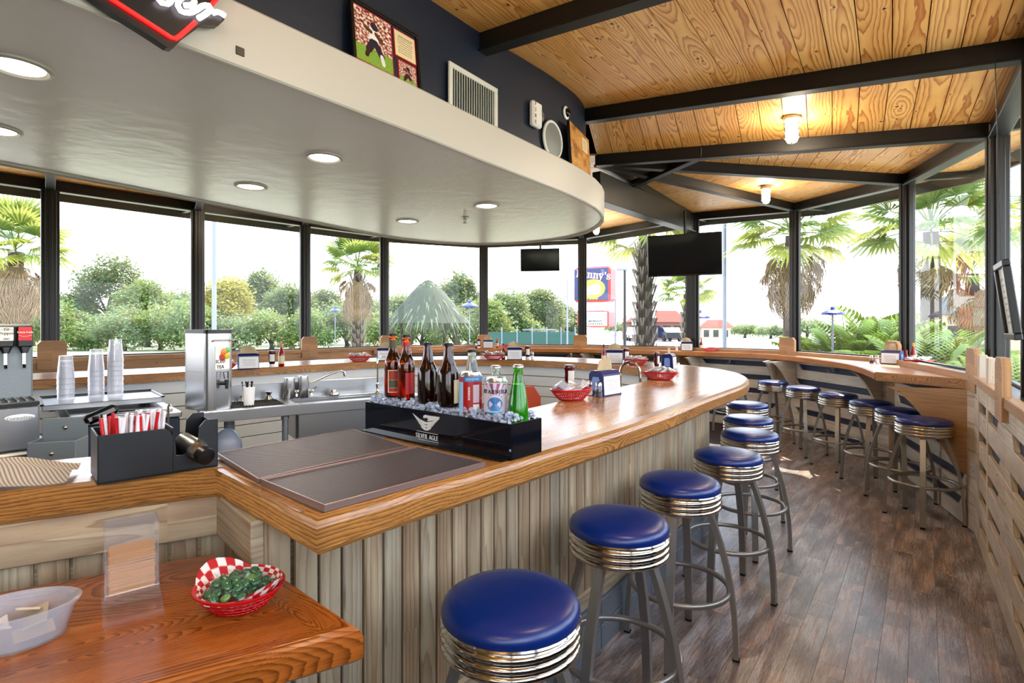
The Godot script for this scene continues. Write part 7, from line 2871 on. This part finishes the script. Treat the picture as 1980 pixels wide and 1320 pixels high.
func fan_palm(label: String, p: Vector2, crown: float, radius: float, skirt: float, trunk_r: float, sd: int, boots: bool, green := 26, dead := 22) -> void:
	# crown: height of the crown's heart above the eye of the ground; radius: reach of its leaves
	var t := thing("fan_palm", label, "palm tree", at(p.x, p.y, GROUND), 0.0, "fan palms outside the windows")
	var r := RandomNumberGenerator.new()
	r.seed = sd
	var h := crown - GROUND
	var tr := MB.new()
	tr.tube([Vector3(0, 0, 0), Vector3(0, h * 0.3, 0), Vector3(0, h * 0.7, 0), Vector3(0, h, 0)], [trunk_r * 1.15, trunk_r * 0.85, trunk_r * 0.8, trunk_r * 0.6], 12)
	put(t, "trunk", tr, M.palm_trunk)
	if boots:
		# split leaf bases criss-crossing up the trunk
		var bm := MB.new()
		bm.strap([Vector3(0, 0, 0), Vector3(0.10, 0.16, 0.02), Vector3(0.17, 0.34, 0.05)], 0.05, 0.02, Vector3(0, 0, 1))
		bm.strap([Vector3(0, 0, 0), Vector3(0.10, 0.16, -0.02), Vector3(0.17, 0.34, -0.05)], 0.05, 0.02, Vector3(0, 0, 1))
		var bmm := bm.mesh()
		var ny := int((h - 0.3) / 0.17)
		for k in ny:
			for j in 6:
				var a := TAU * (j + 0.5 * (k % 2)) / 6 + r.randf() * 0.1
				var o := part(t, "leaf_base", bmm, M.palm_boot, Vector3(cos(a) * trunk_r * 0.72, 0.1 + k * 0.17, sin(a) * trunk_r * 0.72), Basis(Vector3.UP, -a).scaled(Vector3(0.55, 0.8, 1.4) * trunk_r / 0.2))
	var s := radius / 1.1
	for k in green:
		var f := float(k) / green
		var a := k * 2.4 + r.randf() * 0.4
		var el := lerpf(1.25, -0.45, f) + r.randf_range(-0.12, 0.12)
		var v := 0 if f < 0.55 else 1
		var o := part(t, "frond", fan_frond(v), M["frond_yellow" if (k % 6 == 4 or f > 0.9) else "frond"], Vector3(0, h + 0.12 * (1.0 - f) * s, 0), Basis(Vector3.UP, -a) * Basis(Vector3.BACK, el) * Basis(Vector3.RIGHT, r.randf_range(-0.5, 0.5)) * Basis().scaled(Vector3.ONE * s))
	for k in dead:
		var f := float(k) / maxf(1.0, dead)
		var a := k * 2.4 + 0.7
		var o := part(t, "dead_frond", fan_frond(2), M.frond_dead, Vector3(cos(a) * trunk_r * 0.6, h - 0.1 - f * (skirt * 0.55), sin(a) * trunk_r * 0.6), Basis(Vector3.UP, -a) * Basis(Vector3.BACK, -0.85 - 0.4 * f + r.randf_range(-0.25, 0.2)) * Basis().scaled(Vector3.ONE * s * 0.85))


func feather_frond() -> ArrayMesh:
	if not fan_mesh.has("feather"):
		var mb := MB.new()
		var pts := []
		for k in 9:
			var f := k / 8.0
			pts.append(Vector3(f * 0.95 - 0.12 * f * f, 0.42 * f - 0.5 * f * f, 0))
		mb.tube(pts, [0.011, 0.010, 0.009, 0.008, 0.007, 0.006, 0.005, 0.004, 0.003], 4, false, false)
		for k in 15:
			var f := 0.10 + 0.88 * k / 14.0
			var i := mini(int(f * 8), 7)
			var c: Vector3 = pts[i].lerp(pts[i + 1], f * 8 - i)
			var l := 0.30 * sin(PI * (0.15 + 0.8 * f)) + 0.05
			for sg in [-1.0, 1.0]:
				var tip := c + Vector3(l * 0.55, 0.03 - l * 0.12, sg * l * 0.85)
				var m := c + Vector3(l * 0.25, 0.05, sg * l * 0.42)
				mb.ftri(c, m + Vector3(0.006, 0.004, 0), tip, Vector3.UP)
				mb.ftri(c, m - Vector3(0.006, 0.004, 0), tip, Vector3.UP)
		fan_mesh["feather"] = mb.mesh()
	return fan_mesh["feather"]


func feather_shrub(label: String, p: Vector2, size: float, sd: int, n := 34) -> void:
	var t := thing("feather_palm_shrub", label, "shrub", at(p.x, p.y, GROUND), 0.0, "feathery palm shrubs outside the east windows")
	var r := RandomNumberGenerator.new()
	r.seed = sd
	var st := MB.new()
	for k in 6:
		var a := k * 1.1
		st.tube([Vector3(cos(a) * 0.12, 0, sin(a) * 0.12), Vector3(cos(a) * 0.2, size * 0.5, sin(a) * 0.2)], [0.03, 0.02], 6)
	put(t, "stems", st, M.palm_trunk)
	for k in n:
		var f := float(k) / n
		var a := k * 2.4
		var o := part(t, "frond", feather_frond(), M["shrub_frond" if k % 5 else "frond_yellow"], Vector3(cos(a) * 0.2, size * lerpf(0.55, 0.12, f), sin(a) * 0.2), Basis(Vector3.UP, -a + r.randf() * 0.3) * Basis(Vector3.BACK, lerpf(1.15, 0.2, f) + r.randf_range(-0.25, 0.25)) * Basis().scaled(Vector3.ONE * size * r.randf_range(0.62, 0.9)))


func pole(called: String, label: String, p: Vector2, r: float, h: float, key: String, cat := "pole") -> Node3D:
	var t := thing(called, label, cat, at(p.x, p.y, GROUND))
	var mb := MB.new()
	mb.tube([Vector3.ZERO, Vector3(0, h, 0)], [r, r * 0.8], 10)
	put(t, "shaft", mb, M[key])
	return t


func car(label: String, p: Vector2, turn: float, key: String) -> void:
	var t := thing("parked_car", label, "car", at(p.x, p.y, GROUND + 0.02), turn)
	var b := MB.new()
	b.slab(PackedVector2Array([Vector2(-2.1, 0.35), Vector2(2.1, 0.35), Vector2(2.15, 0.75), Vector2(1.2, 0.92), Vector2(0.6, 1.4), Vector2(-1.0, 1.42), Vector2(-1.6, 1.0), Vector2(-2.15, 0.9)]), 1.7)
	put(t, "body", b, M[key])
	var w := MB.new()
	w.slab(PackedVector2Array([Vector2(-1.35, 1.0), Vector2(0.95, 0.96), Vector2(0.52, 1.32), Vector2(-0.95, 1.34)]), 1.72)
	put(t, "windows", w, M.glass_dark)
	for x in [-1.3, 1.3]:
		for z in [-0.8, 0.8]:
			var wh := MB.new()
			wh.tube([Vector3(x, 0.32, z - 0.1), Vector3(x, 0.32, z + 0.1)], 0.33, 14)
			put(t, "wheel", wh, M.rubber)


func make_outside() -> void:
	var g := struct("ground_lawn", "bright sunlit lawn beyond the windows", "lawn")
	var mb := MB.new()
	mb.poly(PackedVector2Array([Vector2(-120, -140), Vector2(140, -140), Vector2(140, 60), Vector2(-120, 60)]), GROUND, 1.0)
	mb.poly(PackedVector2Array([Vector2(-120, -140), Vector2(140, -140), Vector2(140, 60), Vector2(-120, 60)]), GROUND - 0.3, -1.0)
	put(g, "turf", mb, M.lawn)
	var pk := struct("pavement_lot", "pale paved lot and road beyond the lawn", "pavement")
	var pm := MB.new()
	pm.prism(PackedVector2Array([v2(3.5, 17.0), v2(60, 17.0), v2(60, 75.0), v2(8, 75.0)]), GROUND, GROUND + 0.02)
	put(pk, "paving", pm, M.asphalt)
	var wk := struct("path_bounce", "unseen pale concrete strip added outside to bounce light into the room", "path")
	var wl := eave_line(6.5)  # unseen pale ground, made wide to bounce light up to ceiling and soffit
	var wi := eave_line(0.12)
	var wm := MB.new()
	for i in POST.size() - 1:
		wm.quad(at(wi[i].x, wi[i].y, GROUND + 0.03), at(wi[i + 1].x, wi[i + 1].y, GROUND + 0.03), at(wl[i + 1].x, wl[i + 1].y, GROUND + 0.03), at(wl[i].x, wl[i].y, GROUND + 0.03), Vector3.UP)
	put(wk, "bounce_strip", wm, M.concrete)

	# the wooded edge beyond the lawn: bearing, distance, top row, width in columns, leaf
	var kinds := {"leaf_a": "bright green", "leaf_b": "dark green", "leaf_c": "yellow green", "leaf_d": "light green", "leaf_grey": "grey green"}
	var row := [[-30, 40, 520, 150, "leaf_a"], [60, 42, 560, 150, "leaf_d"], [140, 40, 570, 120, "leaf_a"], [212, 41, 492, 150, "leaf_b"], [285, 40, 545, 130, "leaf_d"], [345, 43, 565, 120, "leaf_grey"], [400, 40, 575, 100, "leaf_a"], [440, 37, 535, 105, "leaf_c"], [500, 44, 520, 130, "leaf_b"], [560, 42, 545, 120, "leaf_grey"], [620, 45, 560, 130, "leaf_b"], [690, 46, 575, 150, "leaf_b"], [770, 44, 570, 130, "leaf_grey"], [835, 42, 560, 120, "leaf_d"], [885, 40, 528, 115, "leaf_b"], [975, 36, 562, 110, "leaf_grey"], [1035, 42, 560, 130, "leaf_b"], [1085, 46, 590, 90, "leaf_b"], [1190, 85, 622, 60, "leaf_a"], [1225, 90, 618, 60, "leaf_d"], [1290, 92, 612, 80, "leaf_b"], [1385, 80, 622, 90, "leaf_b"], [1440, 70, 628, 70, "leaf_a"], [1490, 66, 630, 70, "leaf_grey"], [1560, 60, 615, 90, "leaf_a"]]
	var n := 0
	for e in row:
		var p := toward(e[0], e[1])
		var h: float = 1.45 - GROUND + (630.0 - e[2]) * e[1] / 1040.0
		tree("%s leafy tree at the wooded edge beyond the lawn" % kinds[e[4]], p, h, e[3] * e[1] / 1040.0, e[4], 200 + n, false, 1.0 if e[1] < 60 else 0.35)
		n += 1
	for e in [[-60, 34, 150], [30, 35, 140], [110, 34, 120], [175, 35, 110], [240, 34, 120], [310, 35, 110], [375, 34, 120], [450, 35, 120], [525, 36, 120], [600, 37, 120], [670, 38, 120], [750, 36, 110], [815, 36, 110], [880, 34, 110], [950, 33, 90], [1010, 36, 90]]:
		var p := toward(e[0], e[1])
		tree("%s bushy undergrowth at the foot of the wooded edge" % ["light green", "bright green", "grey green"][n % 3], p, 2.4 + (n % 4) * 0.35, e[2] * e[1] / 1040.0, ["leaf_d", "leaf_a", "leaf_grey"][n % 3], 300 + n, true)
		n += 1

	# palms
	fan_palm("shaggy fan palm with brown hanging leaves close behind the cup stacks", toward(30, 11.0), 2.95, 1.15, 1.5, 0.2, 1, false, 26, 30)
	fan_palm("fan palm with a shaggy brown skirt and patterned trunk on the lawn", toward(692, 20.0), 3.55, 1.6, 1.9, 0.24, 2, true, 28, 34)
	fan_palm("fan palm with a thick criss-cross trunk behind the large television", toward(1246, 11.0), 3.3, 1.35, 0.2, 0.2, 3, true, 22, 0)
	fan_palm("small young fan palm between the television and the post", toward(1328, 17.0), 2.45, 1.15, 0.2, 0.17, 4, true, 20, 0)
	fan_palm("tall fan palm with drooping fronds and brown thatch outside the east window", toward(1530, 12.0), 3.45, 1.6, 1.6, 0.2, 5, false, 28, 26)
	fan_palm("broad green fan palm outside the window with the corner condiments", toward(1800, 9.5), 3.1, 1.45, 0.6, 0.19, 6, false, 28, 6)
	fan_palm("distant fan palm with a brown skirt beyond the east shrubs", toward(1880, 16.0), 3.0, 1.5, 1.8, 0.25, 7, false, 18, 26)
	fan_palm("fan palm rising outside the window by the doorway", toward(2080, 10.5), 3.5, 1.3, 1.0, 0.2, 8, false, 20, 10)
	for e in [[1585, 9.5, 1.25], [1640, 9.0, 1.55], [1700, 8.8, 1.6], [1745, 8.4, 1.45], [1800, 7.6, 1.35], [1860, 7.8, 1.3], [1905, 7.2, 1.1], [1970, 6.2, 1.2]]:
		feather_shrub("yellow green feathery palm shrub growing against the east windows", toward(e[0], e[1]), e[2], int(e[0]), 34)

	# thatched shelter on the lawn
	var th := thing("thatched_shelter", "round thatched palm shelter on posts on the lawn", "shelter", at(toward(828, 18.0).x, 18.0, GROUND))
	var tc := MB.new()
	tc.lathe([Vector2(1.34, 1.62), Vector2(1.42, 1.66), Vector2(1.0, 2.15), Vector2(0.55, 2.7), Vector2(0.12, 3.08), Vector2(0.0, 3.12)], 28)
	put(th, "thatch_cone", tc, M.thatch)
	var r := RandomNumberGenerator.new()
	r.seed = 17
	var tm := MB.new()
	var td := MB.new()
	for k in 900:
		var f := r.randf()
		var a := r.randf() * TAU
		var rr := lerpf(1.42, 0.25, f)
		var y := lerpf(1.66, 3.0, f)
		var o := Vector3(cos(a), 0, sin(a))
		var q := o * rr + Vector3(0, y, 0)
		var s := o.cross(Vector3.UP) * 0.035
		(tm if k % 2 else td).ftri(q - s, q + s, q + o * (0.26 + r.randf() * 0.14) + Vector3(0, -0.34 - r.randf() * 0.2, 0), o)
	var tf := put(th, "thatch_fringe", tm, M.thatch_pale)
	tf.set_meta("kind", "stuff")
	var tf2 := put(th, "thatch_dark_fringe", td, M.thatch)  # every other strand in the darker thatch tone
	tf2.set_meta("kind", "stuff")
	for k in 4:
		var a := TAU * k / 4 + 0.4
		var ps := MB.new()
		ps.tube([Vector3(cos(a) * 1.05, 0, sin(a) * 1.05), Vector3(cos(a) * 1.05, 2.0, sin(a) * 1.05)], 0.05, 8)
		put(th, "post", ps, M.bark)

	# roadside sign: a red cabinet with a blue face over a letter board
	var sp := toward(1150, 24.0)
	var sg := thing("road_sign", "red cabinet road sign with a blue face over a white letter board", "sign", at(sp.x, sp.y, 0), turn_of(Vector2(-0.62, -1.0)))
	var pl := MB.new()
	pl.box(Vector3(0.1, 1.2, 0), Vector3(0.58, 2.7, 0.3), 0.02)
	put(sg, "pylon", pl, M.white_paint)
	var cb := MB.new()
	cb.box(Vector3(0, 3.28, 0), Vector3(1.75, 1.55, 0.85), 0.12)
	put(sg, "cabinet", cb, M.sign_red)
	var fc := MB.new()
	fc.box(Vector3(0, 3.28, 0.42), Vector3(1.6, 1.4, 0.04), 0.03)
	put(sg, "blue_face", fc, M.sign_blue)
	var ov := MB.new()
	ov.ball(Vector3(0.1, 3.08, 0.445), Vector3(0.58, 0.42, 0.01), 24, 8)
	put(sg, "yellow_oval", ov, M.sign_yellow)
	var rf := MB.new()
	rf.slab(PackedVector2Array([Vector2(-0.5, 3.05), Vector2(0.3, 3.3), Vector2(0.5, 3.15), Vector2(0.45, 2.85), Vector2(-0.4, 2.8)]), 0.01)
	put(sg, "shack_picture", rf, M.sign_pink, Vector3(0, 0, 0.465))
	part(sg, "name_lettering", text_mesh("Benny's", 0.42, 0.02, true, true), M.sign_pink, Vector3(0.12, 3.68, 0.45), Basis(Vector3.BACK, -0.12))
	part(sg, "trade_lettering", text_mesh("SEAFOOD", 0.2, 0.02, false, true), M.sign_yellow, Vector3(-0.1, 2.68, 0.45))
	var lbx := MB.new()
	lbx.box(Vector3(0.05, 1.76, 0), Vector3(1.5, 0.72, 0.8), 0.07)
	put(sg, "letter_cabinet", lbx, M.sign_red)
	var lf := MB.new()
	lf.box(Vector3(0.05, 1.76, 0.4), Vector3(1.38, 0.62, 0.03), 0.01)
	put(sg, "letter_board", lf, M.white_paint)
	part(sg, "board_lettering", text_mesh("MONDAYS", 0.13, 0.01, false, true), M.ink, Vector3(0.2, 1.66, 0.425))
	part(sg, "price_lettering", text_mesh("5.99", 0.12, 0.01), M.pole_grey, Vector3(0.0, 1.78, 0.425))
	for e in [[1.99, 0.42], [1.89, 0.6], [1.54, 0.62]]:
		var w := 0.0
		var lt := MB.new()
		while w < e[1]:
			lt.box(Vector3(-0.1 + w, e[0], 0.42), Vector3(0.045, 0.07, 0.006))
			w += 0.062 if int(w * 100.0) % 5 else 0.1
		var lo := put(sg, "faded_letters", lt, M["ink" if e[0] < 1.6 else "pole_grey"])
		lo.set_meta("kind", "stuff")

	# poles
	pole("utility_pole", "tall grey utility pole on the lawn beyond the tea urn", toward(414, 30.0), 0.13, 11.0, "pole_grey")
	var lp := pole("lot_light", "dark parking lot light pole with a flat lamp head", toward(1208, 26.0), 0.075, 4.3, "pole_dark", "light pole")
	var lh := MB.new()
	lh.box(Vector3(-0.15, 4.3, 0), Vector3(0.5, 0.1, 0.25), 0.02)
	put(lp, "lamp_head", lh, M.pole_grey)
	var lp2 := pole("slim_mast", "slim grey mast on the far side of the lot", toward(1401, 13.0), 0.05, 4.6, "pole_grey")
	pole("slim_mast", "thin pale mast beside the road sign", toward(1190, 25.0), 0.05, 3.0, "pole_grey")
	pole("slim_mast", "thin pale mast at the end of the green fence", toward(1097, 30.0), 0.05, 4.2, "pole_grey")
	for e in [[1610, 8.2, 1.62, "beside the feathery shrubs"], [908, 15.0, 1.98, "near the thatched shelter"], [1352, 12.0, 1.62, "behind the window counter"], [648, 24.0, 2.1, "at the skirted palm"]]:
		var p := toward(e[0], e[1])
		var t := thing("shade_lamp", "blue enamel shade lamp on a slim pole " + e[3], "lamp", at(p.x, p.y, GROUND))
		var s1 := MB.new()
		s1.tube([Vector3.ZERO, Vector3(0, e[2] - GROUND, 0)], 0.014, 6)
		put(t, "stand", s1, M.pole_grey)
		var k: float = 0.16 if e[1] < 10 else 0.24
		var s2 := MB.new()
		s2.lathe([Vector2(k, 0.0), Vector2(k * 0.98, 0.03), Vector2(k * 0.6, k * 0.4), Vector2(k * 0.22, k * 0.5), Vector2(k * 0.2, k * 0.75), Vector2(0.0, k * 0.8)], 20)
		put(t, "shade", s2, M.lamp_blue, Vector3(0, e[2] - GROUND, 0))

	# fence and open shed far behind
	var fa := toward(940, 31.0)
	var fz := toward(1112, 33.0)
	var fe := thing("green_fence", "long green mesh fence in front of the dark trees", "fence", at(fa.x, fa.y, GROUND))
	fe.basis = facing(fz - fa)
	var FL := (fz - fa).length()
	var fm := MB.new()
	fm.box(Vector3(FL / 2, 0.62, 0), Vector3(FL, 1.2, 0.02))
	put(fe, "mesh_panel", fm, M.fence_green)
	for k in 7:
		var ps := MB.new()
		ps.tube([Vector3(FL * k / 6.0, 0, 0), Vector3(FL * k / 6.0, 1.5, 0)], 0.04, 6)
		put(fe, "post", ps, M.pole_grey)
	var sa := toward(1042, 34.0)
	var sh := thing("open_shed", "white open sided shed beyond the green fence", "shed", at(sa.x, sa.y, GROUND))
	for k in 4:
		var ps := MB.new()
		ps.box(Vector3(-0.9 + k * 0.6, 0.65, 0), Vector3(0.06, 1.3, 0.06))
		put(sh, "post", ps, M.white_paint)
	var rs := MB.new()
	rs.box(Vector3(0, 1.33, 0), Vector3(2.1, 0.08, 1.2))
	put(sh, "roof", rs, M.pole_grey)

	# shops across the road
	var ba := toward(1262, 62.0)
	var bs := thing("roadside_shop", "low brick shop with a red roof and white gable across the road", "building", at(ba.x, ba.y, GROUND))
	var bw := MB.new()
	bw.box(Vector3(0, 1.0, 0), Vector3(6.2, 2.0, 4.0))
	put(bs, "walls", bw, M.brick_wall)
	var br := MB.new()
	br.slab(PackedVector2Array([Vector2(-3.6, 2.0), Vector2(3.6, 2.0), Vector2(2.0, 3.3), Vector2(-2.0, 3.3)]), 4.4)
	put(bs, "roof", br, M.roof_red)
	var bg := MB.new()
	bg.box(Vector3(-1.6, 2.4, 2.25), Vector3(2.6, 1.5, 0.1))
	put(bs, "white_fascia", bg, M.white_paint)
	part(bs, "shop_lettering", text_mesh("JSC", 0.9, 0.05, false, true), M.sign_blue, Vector3(-1.9, 2.4, 2.33))
	for k in 5:
		var wn := MB.new()
		wn.box(Vector3(-2.4 + k * 1.15, 1.0, 2.01), Vector3(0.8, 1.2, 0.04))
		put(bs, "shop_window", wn, M.glass_dark)
	var py := toward(1257, 56.0)
	var pb := MB.new()
	pb.box(Vector3(0, 1.2, 0), Vector3(0.45, 2.4, 0.3), 0.03)
	var po := put(self, "blue_pylon", pb, M.lamp_blue, at(py.x, py.y, GROUND))
	tag(po, "plain blue pylon standing in front of the brick shop", "pylon")
	var b2 := toward(1375, 64.0)
	var c2 := thing("roadside_shop", "small brick shop with a pale red hipped roof beside the road", "building", at(b2.x, b2.y, GROUND))
	var w2 := MB.new()
	w2.box(Vector3(0, 0.7, 0), Vector3(3.4, 1.4, 3.0))
	put(c2, "walls", w2, M.house_wall)
	var r2 := MB.new()
	r2.slab(PackedVector2Array([Vector2(-2.1, 1.4), Vector2(2.1, 1.4), Vector2(1.0, 2.3), Vector2(-1.0, 2.3)]), 3.4)
	put(c2, "roof", r2, M.roof_red)
	for k in 3:
		var wn := MB.new()
		wn.box(Vector3(-1.1 + k * 1.1, 0.7, 1.51), Vector3(0.6, 0.8, 0.04))
		put(c2, "shop_window", wn, M.glass_dark)
	var b3 := toward(1870, 30.0)
	var c3 := thing("beige_house", "beige two storey house with a grey roof beyond the east shrubs", "building", at(b3.x, b3.y, GROUND), turn_of(Vector2(-0.7, -1.0)))
	var w3 := MB.new()
	w3.box(Vector3(0, 1.1, 0), Vector3(6.0, 2.2, 5.0))
	put(c3, "walls", w3, M.house_wall)
	var r3 := MB.new()
	r3.slab(PackedVector2Array([Vector2(-3.4, 2.2), Vector2(3.4, 2.2), Vector2(0.0, 3.6)]), 5.4)
	put(c3, "roof", r3, M.roof_grey)
	for k in 4:
		var wn := MB.new()
		wn.box(Vector3(-2.2 + k * 1.45, 1.2, 2.51), Vector3(0.7, 0.9, 0.05))
		var wo := put(c3, "window", wn, M.white_paint)
		var wp := MB.new()
		wp.box(Vector3(-2.2 + k * 1.45, 1.2, 2.54), Vector3(0.56, 0.76, 0.03))
		put(wo, "pane", wp, M.glass_dark)
	car("white car parked in front of the brick shop", toward(1230, 56.0), 1.45, "car_white")
	car("dark blue car parked beside the blue pylon", toward(1290, 55.0), 1.65, "car_dark")
	car("white car parked at the edge of the pale lot", toward(1478, 95.0), 0.5, "car_white")


func _ready() -> void:
	rng.seed = 7
	set_view_and_light()
	make_materials()
	make_floor()
	make_ceiling()
	make_rafters()
	make_walls()
	make_core()
	make_bar()
	make_low_counter()
	make_window_counter()
	make_stools()
	make_condiments()
	make_bottle_box()
	make_bar_goods()
	make_low_goods()
	make_back_bar()
	make_wall_things()
	make_lamps()
	make_outside()
	print("built")
